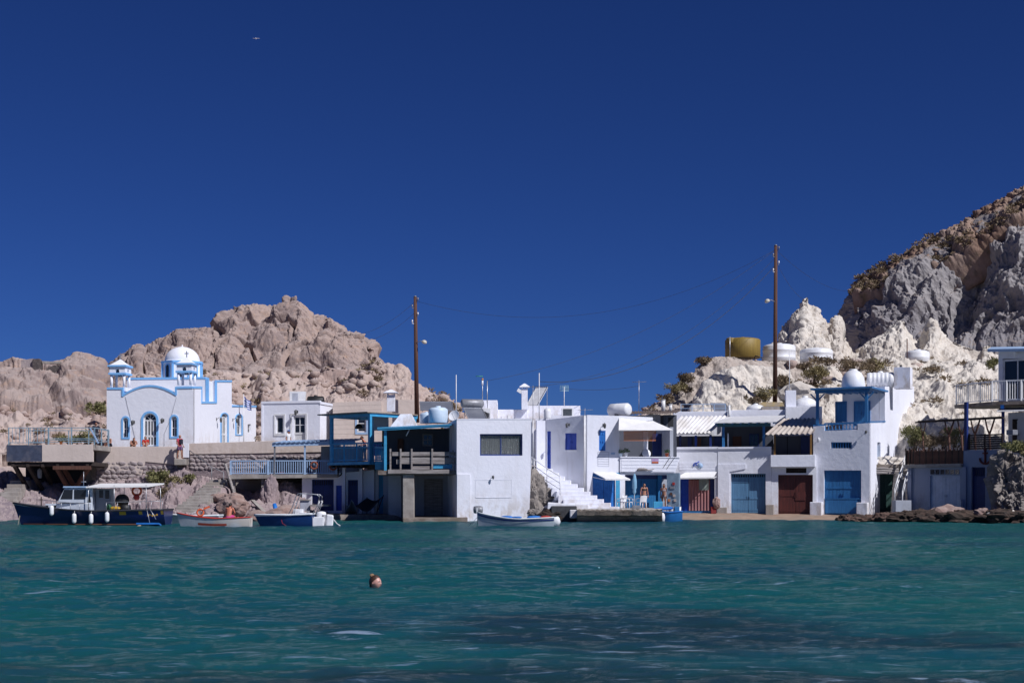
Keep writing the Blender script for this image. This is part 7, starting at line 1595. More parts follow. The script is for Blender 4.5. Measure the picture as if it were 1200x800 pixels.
def outboard(t, M, x, y, z, m, s=1.0, tilt=0):
    T = M @ Matrix.Translation((x, y, z)) @ Matrix.Rotation(tilt, 4, 'Y'); b = MB(); pr = [(.04, .56), (.15, .53), (.18, .42), (.17, .2), (.12, .1), (.06, .06)]
    b.lathe((0, 0, 0), [(r * s, zz * s) for r, zz in pr], 14); b.v = [tuple(T @ Vector((v[0] * 1.35, v[1], v[2]))) for v in b.v]; o = b.build('outboard_motor', m, t)
    e = MB(); e.hexa([T @ Vector(q) for q in ((-.08 * s, -.05 * s, -.5 * s), (.06 * s, -.05 * s, -.5 * s), (.06 * s, .05 * s, -.5 * s), (-.08 * s, .05 * s, -.5 * s), (-.1 * s, -.07 * s, .1 * s), (.1 * s, -.07 * s, .1 * s), (.1 * s, .07 * s, .1 * s), (-.1 * s, .07 * s, .1 * s))]); e.build('motor_leg', GREYM, o)

# 1 big blue fishing boat; its bow points left
L1 = 8.5
bt, M, sh, hf, hull = boat('fishing_boat', 'dark blue fishing boat with grey wheelhouse, canopy and white fenders', 'boat', 198, 24, 615.5, 82, 180, L1, 2.7, .88, .80, 1.25, HULLB, None, .86, .35, CABINW, mat('dark_gunwale', (.03, .03, .04), None, 3, .5), None, .62)
lx = lambda px: L1 / 2 - ((px - 111) * 82 / F)       # local x of a pixel column on the centre line
B = lambda px, z, y: M @ Vector((lx(px), y, z))     # y>0 is away ... the camera side is y>0 after the turn
MB().grid([[B(px, zz, hf(min(1, max(0, lx(px) / L1))) + .015) for px in range(28, 196, 6)] for zz in (.03, .09)], True).build('boot_stripe', mat('rust_line', (.16, .06, .03), None, 4, .7), bt)
for a, c in ((147, 154.5), (169, 173), (194, 197)): MB().grid([[B(px, sh(lx(px) / L1) * k - .05, hf(max(0, lx(px) / L1)) * (k ** .42) + .02) for px in np.linspace(a, c, 4)] for k in (.35, .5, .7, .85, 1)], True).build('yellow_panel', YELLOW, bt)
for k in range(5): MB().grid([[B(px, .52 + dz + .03 * math.sin(k * 2), hf(.1) + .012) for px in (179 + k * 2.6, 180.6 + k * 2.6)] for dz in (0, .10)], True).build('name_mark', YELLOW, bt)
# wheelhouse: forward cabin, windscreen, aft cabin side
def hexpx(b, lo, hi, y0, y1): # lo/hi: (px_left, px_right, z)
    return b.hexa([B(lo[1], lo[2], y0), B(lo[0], lo[2], y0), B(lo[0], lo[2], y1), B(lo[1], lo[2], y1), B(hi[1], hi[2], y0), B(hi[0], hi[2], y0), B(hi[0], hi[2], y1), B(hi[1], hi[2], y1)])
zz = lambda py: H + (YH - py) * 81 / F
b = MB(); b.hexa([B(112, .72, -.85), B(57, .9, -.5), B(57, .9, .5), B(112, .72, .85), B(112, zz(589), -.85), B(56, zz(590), -.5), B(56, zz(590), .5), B(112, zz(589), .85)]); cab = b.build('cabin', CABINW, bt, bevel=.03)
b = MB(); hexpx(b, (72, 112, zz(589) + .003), (81, 109, zz(571.5)), -.8, .8); b.build('wheelhouse', CABINW, bt, bevel=.02)
b = MB(); hexpx(b, (79, 110, zz(571.3)), (79.5, 110, zz(569.5)), -.88, .88); b.build('wheelhouse_roof', PALEB, bt, bevel=.02)
for (a, c, a2, c2) in ((76, 90, 80.5, 90.5), (92, 105, 92, 106)): b = MB(); hexpx(b, (a, c, zz(584.5)), (a2, c2, zz(573.5)), .803, .82); b.build('side_window', GLASS, bt)
b = MB(); b.hexa([B(73.2, zz(586), -.65), B(73.2, zz(586), .65), B(72.4, zz(586), .65), B(72.4, zz(586), -.65), B(80.0, zz(573.2), -.65), B(80.0, zz(573.2), .65), B(79.4, zz(573.2), .65), B(79.4, zz(573.2), -.65)]); b.build('windscreen', GLASS, bt)
for px in (58.5, 68): b = MB(); hexpx(b, (px - 1.3, px + 1.6, zz(594.5)), (px - 1.3, px + 1.6, zz(592)), .5 + (px - 56) * .00625 - .03, .5 + (px - 56) * .00625 + .025); b.build('porthole', GLASS, bt)
b = MB(); hexpx(b, (112.5, 131, .75), (112.5, 130, zz(572)), -.78, .1); b.build('aft_cabin', mat('shaded_grey_paint', (.30, .32, .36), (.24, .26, .3), 2, .6), bt, bevel=.02)  # cabin grey darkened: the shade under the canopy is put into the colour
b = MB(); hexpx(b, (117, 121.5, zz(583)), (117, 121.5, zz(574)), .103, .12); b.build('cabin_window', GLASS, bt); b = MB(); hexpx(b, (124, 128.5, zz(584)), (124, 128.5, zz(574)), .103, .12); b.build('cabin_window', GLASS, bt)
b = MB(); b.hexa([B(106, .8, .80), B(113, .8, .80), B(113, .8, .72), B(106, .8, .72), B(109, zz(572), .80), B(113, zz(572), .80), B(113, zz(572), .72), B(109, zz(572), .72)]); b.build('side_screen', CABINW, bt)
slab(MB(), [B(107.5, zz(570), 1.15), B(179, zz(569.2), 1.15), B(187, zz(565.5), -1.1), B(112, zz(565.8), -1.1)], .07).build('canopy', CANVAS, bt)
for px, y in ((110, 1.05), (177, 1.1), (183, -1.0), (140, 1.1), (140, -1.0)): MB().cyl(B(px, .75, y), B(px, zz(568), y), .022, None, 6).build('canopy_pole', STEEL, bt)
for px, y in ((67.5, 603.5), (95.5, 612.5), (115.5, 613), (134, 611)):
    f = lx(px) / L1; c = B(px, 0, hf(f) + .13); zc = zz(y) + .0; q = Vector((c.x, c.y, zc)); t2 = bt
    MB().lathe(q, [(.03, -.02), (.1, .03), (.125, .1), (.125, .44), (.1, .52), (.03, .56)], 14).build('fender', WPLAST, bt); MB().cyl(q + Vector((0, 0, .55)), B(px, sh(f) + .03, hf(f)), .012, None, 5).build('fender_rope', WPAINT, bt)
for a, c in ((56, 112), (132, 196)):
    pts = [B(px, sh(max(0, lx(px) / L1)) + (.42 if a < 100 else .5), hf(max(0.0, lx(px) / L1)) - .08) for px in np.linspace(a, c, 6)]; MB().tube(pts, .016, 5).build('deck_rail', STEEL, bt)
    for p in pts: MB().cyl(p, p - Vector((0, 0, .48)), .014, None, 5).build('stanchion', STEEL, bt)
b = MB(); b.tube([B(68, zz(594), .3), B(68, zz(585), .3)], .03, 6); b.build('bow_post', STEEL, bt); b = MB(); b.tube([B(49, 1.1, .1), B(49, 1.62, .1)], .035, 6); b.tube([B(47, 1.45, .1), B(51, 1.45, .1)], .03, 6); b.build('bollard', DARKWOOD, bt)
MB().cyl(B(98, zz(569), 0), B(98, zz(552), 0), .018, None, 5).build('aerial', STEEL, bt); b = MB(); b.tube([B(95, zz(564), 0), B(101, zz(564), 0)], .02, 5); b.build('radio_bar', STEEL, bt)
MB().tube([B(20.5, -.3, .1), B(22.5, .2, .08), B(26, 1.2, .0)], .02, 5).build('mooring_rope', mat('rope', (.4, .36, .28), None, 9, .9), bt)
lad = MB(); pa = [B(178, 1.0, hf(.1)), B(183.5, .05, hf(.1) + .25)]; pb = [B(181, 1.0, hf(.1)), B(190, .35, hf(.1) + .2)]
lad.tube(pa, .022, 6); lad.tube(pb, .022, 6); lad.build('boarding_ladder', STEEL, bt)
o = MB(); 
for dz, r in ((0, .26), (.42, .30)): pass
t = thing('net_winch', 'black net hauling drum on the stern deck of the fishing boat', 'winch', B(147, .8, .5)); MB().lathe(B(146, zz(586), .5), [(.05, -.2), (.36, -.18), (.36, -.12), (.16, -.1), (.16, .1), (.36, .12), (.36, .18), (.05, .2)], 18, Matrix.Rotation(R(90), 3, 'X')).build('drum', BLACK, t)
MB().lathe(B(149.5, zz(595.5), .45), [(.05, -.25), (.3, -.2), (.33, 0), (.28, .2), (.05, .25)], 14).build('base', BLACK, t); MB().cyl(B(147, .8, .5), B(146.5, zz(587), .5), .07, None, 8).build('column', BLACK, t)
ring('orange life ring hanging under the fishing boat canopy', B(155.5, zz(575), -.9), .27, (0.1, -1, .1), ORANGE)
b = MB(); b.lathe(B(155.5, zz(586), -.85), [(.05, 0), (.16, .06), (.18, .2), (.12, .34), (.03, .38)], 12); tag(b.build('red_float', REDP), 'red float hanging below the orange life ring on the fishing boat', 'float')
b = rockblob(.22, 2, 3, (1.4, 1, .6), .2); c = B(138.5, .95, .6); b.v = [(v[0] + c.x, v[1] + c.y, v[2] + c.z) for v in b.v]; tag(b.build('yellow_net', YELLOW), 'yellow net heap on the fishing boat deck behind the cabin', 'net')
b = rockblob(.16, 2, 5, (1, 1, 1.1), .15); c = B(131, 1.02, .6); b.v = [(v[0] + c.x, v[1] + c.y, v[2] + c.z) for v in b.v]; tag(b.build('green_bag', mat('green_bag', (.02, .10, .05), None, 5, .8)), 'small dark green bag beside the yellow net', 'bag')
q = MB(); q.grid([[B(px, .06 + .1 * s, hf(.05) + .2 + .55 * s) for px in (170, 182, 196)] for s in (0, .5, 1)], True, (0, 0, -.09)); tag(q.build('swim_platform', BRIGHTB), 'bright blue float alongside the fishing boat stern', 'float')
tag(MB().lathe(PZ(163.5, -.02, 78), [(.02, -.05), (.13, -.02), (.15, .03), (.08, .08), (.01, .09)], 12, ).build('mooring_buoy', mat('buoy', (.6, .45, .35), None, 4)), 'small pale mooring buoy floating in front of the fishing boat', 'buoy')

# 2 little white boats behind, 3 red striped boat
OLDW = mat('old_white_boat_paint', (.62, .64, .66), (.46, .48, .5), 2.2, .5, c3=(.55, .5, .45))
t2, M2, s2, h2, _ = boat('rowing_boat', 'white dinghy with grey stripe half hidden behind the fishing boat stern', 'boat', 214, 172, 612, 86, 180, 2.6, 1.2, .45, .42, .5, HULLW, None, .8, .2, HULLW, HULLW); thwarts(t2, M2, s2, h2, 2.6, (.35, .65), WPLAST)
t2, M2, s2, h2, _ = boat('rowing_boat', 'white boat moored close behind the red striped boat', 'boat', 257, 204, 610, 84, 178, 2.9, 1.2, .52, .48, .56, HULLW, None, .8, .2, HULLW, HULLW); thwarts(t2, M2, s2, h2, 2.9, (.3, .65), WPLAST)
bt, M, sh, hf, _ = boat('rowing_boat', 'grey white wooden boat with red gunwale and red stripe carrying a sunbather', 'boat', 291, 214, 617, 77.5, 183, 3.75, 1.35, .50, .44, .74, OLDW, None, .62, .3, OLDW, REDP, ((.60, .66, .72), mat('faded_red_paint', (.45, .06, .03), None, 3, .6), (.30, .74)), gw=.035); thwarts(bt, M, sh, hf, 3.75, (.18, .42, .66), GREYWOOD)
b = MB(); b.hexa([M @ Vector(q) for q in ((-.1, -.03, -.3), (-.02, -.03, -.3), (-.02, .03, -.3), (-.1, .03, -.3), (-.14, -.03, .5), (-.02, -.03, .5), (-.02, .03, .5), (-.14, .03, .5))]); b.build('rudder', OLDW, bt)
ring('orange life ring leaning in the bow of the red striped boat', P(234.8, 600.3, 77.4), .19, (.15, -1, .2), ORANGE)
b = MB(); b.tube([P(219, 604, 77.3), P(244, 593.5, 77.6)], .03, 6); b.build('oar_shaft', WPAINT); oar = bpy.data.objects[-1] if False else None
for o in [x for x in COL.objects if x.name.startswith('oar_shaft')]: o.name = 'oar'; tag(o, 'white oar sloping up past the orange life ring', 'oar')
b = MB(); bar(b, P(238.5, 596, 77.4), P(245.5, 593.2, 77.5), .10, .1); tag(b.build('orange_roll', ORANGE), 'orange roll tied to the upper end of the oar', 'roll')
# 4 blue motor boat
MOTB = mat('royal_blue_hull', (.012, .05, .19), (.01, .04, .15), 2, .3)
bt, M, sh, hf, _ = boat('motorboat', 'royal blue open motorboat with steel steering arch and two white outboards', 'boat', 366, 306, 616.5, 79.5, 180, 3.0, 1.5, .66, .60, .60, MOTB, None, .9, .5, HULLW, HULLW, None, .7)
lx = lambda px: 1.5 - ((px - 336) * 79.5 / F); B = lambda px, z, y: M @ Vector((lx(px), y, z)); zz = lambda py: H + (YH - py) * 79 / F
for y in (-.6, .6): MB().tube([B(339.5, .6, y), B(344.5, zz(594), y), B(348.5, zz(582), y), B(351, zz(578.3), y), B(354, zz(577.8), y), B(373, zz(579.2), y), B(376, zz(581.5), y), B(374.5, zz(590), y), B(368, .62, y)], .025, 7).build('arch_tube', STEEL, bt); MB().tube([B(346.5, .6, y), B(349, zz(588), y), B(348, zz(583), y)], .02, 6).build('arch_brace', STEEL, bt); MB().tube([B(371.5, .62, y), B(376.5, zz(586), y)], .02, 6).build('arch_brace', STEEL, bt)
MB().tube([B(353, zz(577.8), -.6), B(353, zz(577.8), .6)], .02, 6).build('arch_cross', STEEL, bt); MB().tube([B(375, zz(580.5), -.6), B(375, zz(580.5), .6)], .02, 6).build('arch_cross', STEEL, bt)
b = MB(); b.obox(B(350, .74, 0), (.55, .5, .38)); b.build('console', WPLAST, bt, bevel=.04); b = MB(); b.obox(B(356, .72, .1), (.35, .8, .06)); b.build('seat', WPLAST, bt, bevel=.02)
outboard(bt, M, -.42, -.15, .16, WPLAST, 1.15); outboard(bt, M, -.62, .62, .1, WPLAST, 1.25) if False else None
b = MB(); b.hexa([M @ Vector(q) for q in ((-.62, -.5, -.1), (0, -.5, -.1), (0, .5, -.1), (-.62, .5, -.1), (-.62, -.5, .50), (-.0, -.5, .5), (-.0, .5, .5), (-.62, .5, .5))]); b.build('stern_platform', WPLAST, bt, bevel=.04)
MB().tube([P(329, 606, 79), P(331, 613, 78.7), P(336, 616, 78.6)], .012, 5).build('red_rope', REDP, bt)
t = thing('outboard_tender', 'white stern tank unit beside a grey post right of the blue motorboat', 'outboard', PZ(386, 0, 79.5)); b = MB(); b.hexa([PZ(381.5, -.2, 79.2), PZ(390, -.2, 79.2), PZ(390, -.2, 80), PZ(381.5, -.2, 80), PZ(382.5, .66, 79.2), PZ(391, .6, 79.2), PZ(391, .6, 80), PZ(382.5, .66, 80)]); b.build('housing', WPLAST, t, bevel=.08); b = MB(); b.obox(PZ(386.8, .66, 79.6), (.36, .5, .05)); b.build('top_cap', BLACK, t, bevel=.02)
b = MB(); b.cyl(PZ(379.8, -.5, 79.3), PZ(379.8, zz(603), 79.3), .11, None, 12); tag(b.build('mooring_post', GREYM), 'grey round post between the motorboat stern and the white unit', 'post')
b = MB(); b.tube([PZ(391, .35, 79.4), PZ(395, .12, 79), PZ(400, -.03, 78.8)], .03, 6); tag(b.build('mooring_rope', WPAINT), 'pale rope running from the white unit into the water', 'rope')
b = MB(); b.tube([P(321.5, 590.5, 96), P(323, 597, 95.8), P(326.5, 601, 95.6)], [.14, .17, .08], 8); tag(b.build('blue_bundle', BRIGHTB), 'bright blue folded cloth on the rocks behind the motorboat', 'cloth')
MOUND = mat('brown_rubble', (.30, .22, .17), (.2, .14, .11), 4, .9, .03)
rockthing('tan rubble heap behind the bow of the blue motorboat', P(333, 603, 95.8), .85, 61, (1.5, .8, .65), PINKR, sub=3); rockthing('round brown boulder behind the sunbather', P(273, 592, 97.3), .95, 62, (1.1, .8, .85), PINKR, sub=4)
rockthing('flat red brown stone on the rocks above the oar', P(259, 583, 99), .5, 63, (1.2, .8, .6), PINKR, sub=3); rockthing('reddish rock at the waterline left of the motorboat bow', P(302, 606, 95.6), .65, 64, (1.3, .9, .6), PINKR, sub=3); rockthing('pale pinkish upright rock behind the motorboat', P(316, 583, 99.6), 1.0, 65, (.6, .7, 1.3), SHOREM, sub=4)
# 5 white rowing boat
bt, M, sh, hf, _ = boat('rowing_boat', 'white wooden rowing boat with navy rim in front of the square white house', 'boat', 650, 560, 617.5, 77.3, 180, 4.1, 1.45, .50, .42, .78, mat('pale_grey_hull', (.42, .47, .52), (.34, .39, .44), 1.6, .45), None, .55, .12, HULLW, HULLW, ((.86, .93), NAVY), gw=.035)
thwarts(bt, M, sh, hf, 4.1, (.22, .45, .7), GREYWOOD); b = MB(); b.obox(M @ Vector((4.18, 0, .85)), (.07, .09, .35)); b.build('stem_post', HULLW, bt)
lx = lambda px: 2.05 - ((px - 605) * 77.3 / F); B = lambda px, z, y: M @ Vector((lx(px), y, z))
outboard(bt, M, -.22, 0, .02, WPLAST, .95, .35)
for i, (px, s, m, lab) in enumerate(((594, .2, BRIGHTB, 'blue cloth in the middle of the white rowing boat'), (606, .15, BRIGHTB, 'small blue cloth amidships in the rowing boat'), (626, .22, BRIGHTB, 'blue cloth heap near the rowing boat stern'), (640, .2, REDP, 'red cloth at the stern of the white rowing boat'))):
    b = rockblob(s, 2, i + 70, (1.8, 1, .45), .3); c = B(px, .50, .1); b.v = [(v[0] + c.x, v[1] + c.y, v[2] + c.z) for v in b.v]; tag(b.build('cloth', m), lab, 'cloth')
b = MB(); c = P(560.5, 597, 86); b.lathe(c, [(.05, -.3), (.2, -.28), (.24, -.1), (.24, .1), (.2, .26), (.05, .28)], 14, Matrix.Rotation(R(90), 3, 'Y')); b.cyl(c - Vector((0, 0, .2)), PZ(560.5, -.3, 86), .07, None, 8); tag(b.build('mooring_drum', GREYM), 'grey drum on a post behind the rowing boat bow', 'drum')
MB_ = MB(); MB_.tube([P(559, 606, 77.3), P(554, 612, 78), PZ(549, -.02, 80)], .012, 5); tag(MB_.build('mooring_rope', WPAINT), 'thin rope from the rowing boat bow into the water', 'rope')
# 6 bright blue skiff
bt, M, sh, hf, _ = boat('skiff', 'small bright blue boat moored at the right end of the quay', 'boat', 799, 768, 611, 92.5, 176, 1.75, 1.1, .66, .6, .75, mat('bright_blue_hull', (.03, .21, .55), (.025, .17, .46), 2.5, .4), None, .9, .15, BRIGHTB, BRIGHTB, gw=.04); thwarts(bt, M, sh, hf, 1.75, (.4,), BRIGHTB)
b = MB(); c = P(776.5, 606, 91.6); b.lathe(c, [(.03, -.3), (.13, -.24), (.16, 0), (.13, .2), (.05, .3)], 12); tag(b.build('fender', WPLAST), 'white fender hanging between the quay end and the blue skiff', 'fender')
b = rockblob(.4, 2, 80, (1.7, .7, .3), .3); c = PZ(778, .85, 92.6); b.v = [(v[0] + c.x, v[1] + c.y, v[2] + c.z) for v in b.v]; tag(b.build('tarpaulin', BRIGHTB), 'bright blue tarpaulin heaped over the skiff bow', 'tarpaulin')

# ---------------------------------------------------------------- quay furniture
def plastic_chair(label, p, rz, s=1.0):
    t = thing('plastic_chair', label, 'chair', p, 'white plastic chairs on the quay'); M = Matrix.Translation(p) @ Matrix.Rotation(rz, 4, 'Z') @ Matrix.Scale(s, 4)
    for sx in (-.22, .22):
        for sy in (-.2, .22): b = MB(); b.tube([M @ Vector((sx * 1.12, sy * 1.15, 0)), M @ Vector((sx, sy, .42))], [.022, .03], 6); b.build('leg', WPLAST, t)
    b = MB(); b.grid([[M @ Vector((x, y, .42 + .02 * abs(x) * 4)) for x in (-.25, -.12, 0, .12, .25)] for y in (-.24, 0, .22)], True, (0, 0, -.03)); b.build('seat', WPLAST, t)
    b = MB(); b.grid([[M @ Vector((x, .22 + .09 * (z - .42) / .42 + .05 * (1 - (x / .25) ** 2), z - .05 * (x / .25) ** 2 * (z > .8))) for x in (-.25, -.17, -.08, 0, .08, .17, .25)] for z in (.44, .55, .7, .86)], True, Vector((0, .03, 0))); b.build('backrest', WPLAST, t)
    for sx in (-1, 1): b = MB(); b.tube([M @ Vector((sx * .27, -.23, .42)), M @ Vector((sx * .28, -.22, .62)), M @ Vector((sx * .28, .05, .66)), M @ Vector((sx * .25, .26, .66))], .025, 6); b.build('armrest', WPLAST, t)
zq = .84
plastic_chair('white plastic chair turned away in front of the woman in a bikini', PZ(751.5, zq, 91.3), R(208)); plastic_chair('white plastic chair near the cobalt door, leftmost of the quay chairs', PZ(728.5, zq, 94.3), R(-120)); plastic_chair('white plastic chair beside the closed blue parasol', PZ(736, zq, 94), R(60))
t = thing('parasol', 'closed pale blue parasol standing in front of the azure boathouse door', 'parasol', PZ(743.5, zq, 94)); zz = lambda py: zat(py, 94)
MB().cyl(PZ(743.3, zq, 94), PZ(743.6, zz(555), 94), .022, None, 8).build('pole', WPAINT, t); MB().lathe(PZ(743.5, 0, 94), [(.03, zz(579)), (.12, zz(576)), (.10, zz(573.5)), (.16, zz(571)), (.15, zz(563)), (.09, zz(557)), (.02, zz(554.5))], 9).build('canopy', mat('parasol_blue', (.25, .45, .62), (.18, .36, .52), 5, .9), t); MB().lathe(PZ(743.3, zq, 94), [(.25, 0), (.25, .08), (.05, .1)], 14).build('base', GREYM, t)
t = thing('cafe_table', 'small pale blue metal table between chair and parasol', 'table', PZ(736.5, zq, 95)); MB().lathe(PZ(736.5, zq + .7, 95), [(.02, 0), (.33, 0), (.34, .02), (.02, .03)], 18).build('table_top', PALEB, t); MB().cyl(PZ(736.5, zq, 95), PZ(736.5, zq + .7, 95), .03, None, 8).build('leg', PALEB, t); MB().lathe(PZ(736.5, zq, 95), [(.2, 0), (.2, .03), (.04, .05)], 14).build('foot', PALEB, t)
b = MB().box(tuple(PZ(741.5, zq, 90.6)), tuple(PZ(750.5, zq + .22, 91.0))); tag(b.build('crate', GREYM, bevel=.02), 'low dark grey crate on the quay left of the white chair', 'crate')
for i, (x, y, Y, r, hh, m, lab) in enumerate(((783.5, 602, 95.5, .17, .38, WPLAST, 'white bucket left of the pair by the tiled pillar'), (789, 601, 95.8, .18, .4, CONC, 'pale grey bucket right beside the white bucket'), (786.5, 603, 94.8, .2, .3, GREYM, 'dark pot in front of the two buckets'), (796, 603, 95, .13, .38, WPLAST, 'slim white canister beside the small blue box'))):
    p = PZ(x, .55, Y); t = thing('bucket', lab, 'bucket', p); MB().lathe(p, [(r * .85, 0), (r, hh), (r * .9, hh), (r * .8, .06), (.02, .05)], 16).build('bucket', m, t); MB().tube([p + Vector((r * math.cos(a), 0, hh + r * .6 * math.sin(a))) for a in np.linspace(0, math.pi, 9)], .01, 4).build('handle', GREYM, t)
b = MB().box(tuple(PZ(790.5, .4, 94.6)), tuple(PZ(795.5, .95, 95))); tag(b.build('blue_box', MIDB, bevel=.02), 'small blue box beside the slim white canister', 'box')
b = MB().box(tuple(PZ(766, zq - .3, 95.5)), tuple(PZ(776, zq + .45, 95.9))); tag(b.build('teal_chest', TEAL, bevel=.02), 'turquoise chest on the quay below the shaded woman', 'chest')
b = MB().box(tuple(PZ(833.5, .4, 102.3)), tuple(PZ(838.5, .9, 102.7))); tag(b.build('red_box', mat('dull_red', (.25, .03, .03), None, 4)), 'small red box at the right of the pink curtained doorway', 'box')
t = thing('net_heap', 'pinkish net hanging on a stick above the small red box', 'net', PZ(839, .9, 102.4)); b = rockblob(.33, 3, 90, (.8, .6, 1.25), .35, 2); c = P(840, 589, 102.3); b.v = [(v[0] + c.x, v[1] + c.y, v[2] + c.z) for v in b.v]; b.build('net', mat('pink_net', (.4, .27, .24), (.26, .17, .15), 7, .95, .03), t); MB().cyl(PZ(838.5, .4, 102.4), P(838.2, 583, 102.4), .02, None, 5).build('stick', DARKWOOD, t)
for x, y, lab in ((368, 545.2, 'orange life ring on the shaded walkway railing, nearer the steps'), (390.5, 546, 'orange life ring on the shaded walkway railing, nearer the veranda')): ring(lab, LW.at(x, y, .12), .26, LW.n, mat('shade_dulled_orange', (.25, .07, .04), None, 4, .8), group='life rings on the walkway railing')  # ring orange dulled: the shelter's shade is put into the colour
t = thing('red_cloth', 'small red cloth lying on the pale walkway behind the railing', 'cloth', LW.at(330, 555, -.5)); b = rockblob(.2, 2, 91, (1.4, 1, .5), .3); c = LW.at(330, 554.5, -.5); b.v = [(v[0] + c.x, v[1] + c.y, v[2] + c.z) for v in b.v]; b.build('cloth', REDP, t)

# ---------------------------------------------------------------- people
def head_mesh(b, c, hgt, Mr, nlat=20, nlon=28, face=1.0):
    """a head: skull, brow, eye hollows, nose, lips, chin, ears; the face looks along local -Y"""
    vs = []
    for i in range(nlat + 1):
        th = math.pi * i / nlat
        for j in range(nlon):
            ph = 2 * math.pi * j / nlon; x, y, z = math.sin(th) * math.cos(ph), math.sin(th) * math.sin(ph), math.cos(th)
            fx = x; r = 1.0; low = max(0, -z)
            X = x * .36 * (1 - .28 * low ** 1.4); Yy = y * .45 * (1 - .1 * low); Z = z * .5
            if y < 0:
                fr = -y; g = lambda x0, z0, sx, sz: math.exp(-((X - x0) / sx) ** 2 - ((Z - z0) / sz) ** 2)
                Yy -= face * fr * (.085 * g(0, -.09, .055, .10) + .03 * g(0, .10, .2, .05) + .03 * g(0, -.27, .09, .035) + .05 * g(0, -.41, .1, .06) - .055 * g(.14, .02, .07, .05) - .055 * g(-.14, .02, .07, .05) - .02 * g(0, -.225, .1, .02))
            elif z < -.25: Yy *= 1 - .35 * (-z - .25)
            vs.append(c + Mr @ (Vector((X, Yy, Z)) * hgt))
    fs = [(i * nlon + j, i * nlon + (j + 1) % nlon, (i + 1) * nlon + (j + 1) % nlon, (i + 1) * nlon + j) for i in range(nlat) for j in range(nlon)]
    b.add(vs, fs, True)
    for s in (-1, 1): b.lathe(c + Mr @ (Vector((s * .355, .03, -.02)) * hgt), [(.01, -.02 * hgt), (.075 * hgt, -.01 * hgt), (.09 * hgt, .01 * hgt), (.04 * hgt, .03 * hgt), (.01, .02 * hgt)], 10, Mr @ Matrix.Rotation(s * R(75), 3, 'Y') @ Matrix.Scale(1.4, 3, Vector((1, 0, 0))))
def hair_mesh(c, hgt, Mr, length=0.0, seed=0, thick=.035):
    b = MB(); nlat, nlon = 14, 28; rows = []
    for i in range(nlat + 1):
        row = []
        for j in range(nlon + 1):
            ph = 2 * math.pi * j / nlon; back = (math.sin(ph) + 1) / 2; lim = R(44 + 80 * back ** 1.15); th = lim * i / nlat; x, y, z = math.sin(th) * math.cos(ph), math.sin(th) * math.sin(ph), math.cos(th)
            k = 1 + thick / .42 * (1 - .5 * (i == nlat)) + .02 * math.sin(ph * 9 + i); row.append(c + Mr @ (Vector((x * .37 * k, y * .465 * k + .01, z * .51 * k)) * hgt))
        rows.append(row)
    if length:
        for q in range(1, 5):
            row = []
            for j in range(nlon + 1):
                ph = 2 * math.pi * j / nlon; back = (math.sin(ph) + 1) / 2; p = rows[nlat][j]; row.append(p + Vector((0, 0, -length * q / 4 * back ** (.6 if length > .1 else 1.5))) + Mr @ Vector((math.cos(ph) * .002 * q, .002 * q * back, 0)))
            rows.append(row)
    b.grid(rows); return b
def capsule(b, pts, rad, n=9, subdiv=4):
    """smooth tapered limb through joints"""
    P3 = [Vector(p) for p in pts]; out, rr = [], []
    for i in range(len(P3) - 1):
        p0 = P3[max(0, i - 1)]; p1 = P3[i]; p2 = P3[i + 1]; p3 = P3[min(len(P3) - 1, i + 2)]
        for k in range(subdiv):
            t = k / subdiv; out.append(p1.lerp(p2, t) * .5 + .5 * (.5 * ((2 * p1) + (p2 - p0) * t + (2 * p0 - 5 * p1 + 4 * p2 - p3) * t * t + (3 * p1 - p0 - 3 * p2 + p3) * t ** 3))); rr.append(rad[i] + (rad[i + 1] - rad[i]) * t)
    out.append(P3[-1]); rr.append(rad[-1]); b.tube(out, rr, n); return b
def hand(b, w, d, side, s):
    """palm, four unequal fingers and a thumb, slightly curled"""
    d = d.normalized(); x = d.cross(Vector((0, 1, .2))).normalized(); nrm = x.cross(d)
    capsule(b, [w, w + d * .05 * s, w + d * .095 * s], [.026 * s, .038 * s, .034 * s], 8, 3)
    for k, (o, L) in enumerate(((-.028, .066), (-.010, .078), (.010, .074), (.027, .06))):
        p = w + d * .088 * s + x * o * s; b.tube([p, p + d * L * .55 * s, p + (d * .85 + nrm * .4) * L * s], [.0105 * s, .0095 * s, .007 * s], 6)
    p = w + d * .03 * s + x * side * -.033 * s; b.tube([p, p + (d * .6 + x * side * -.8).normalized() * .035 * s, p + (d * .9 + x * side * -.4).normalized() * .062 * s], [.013 * s, .011 * s, .008 * s], 6)
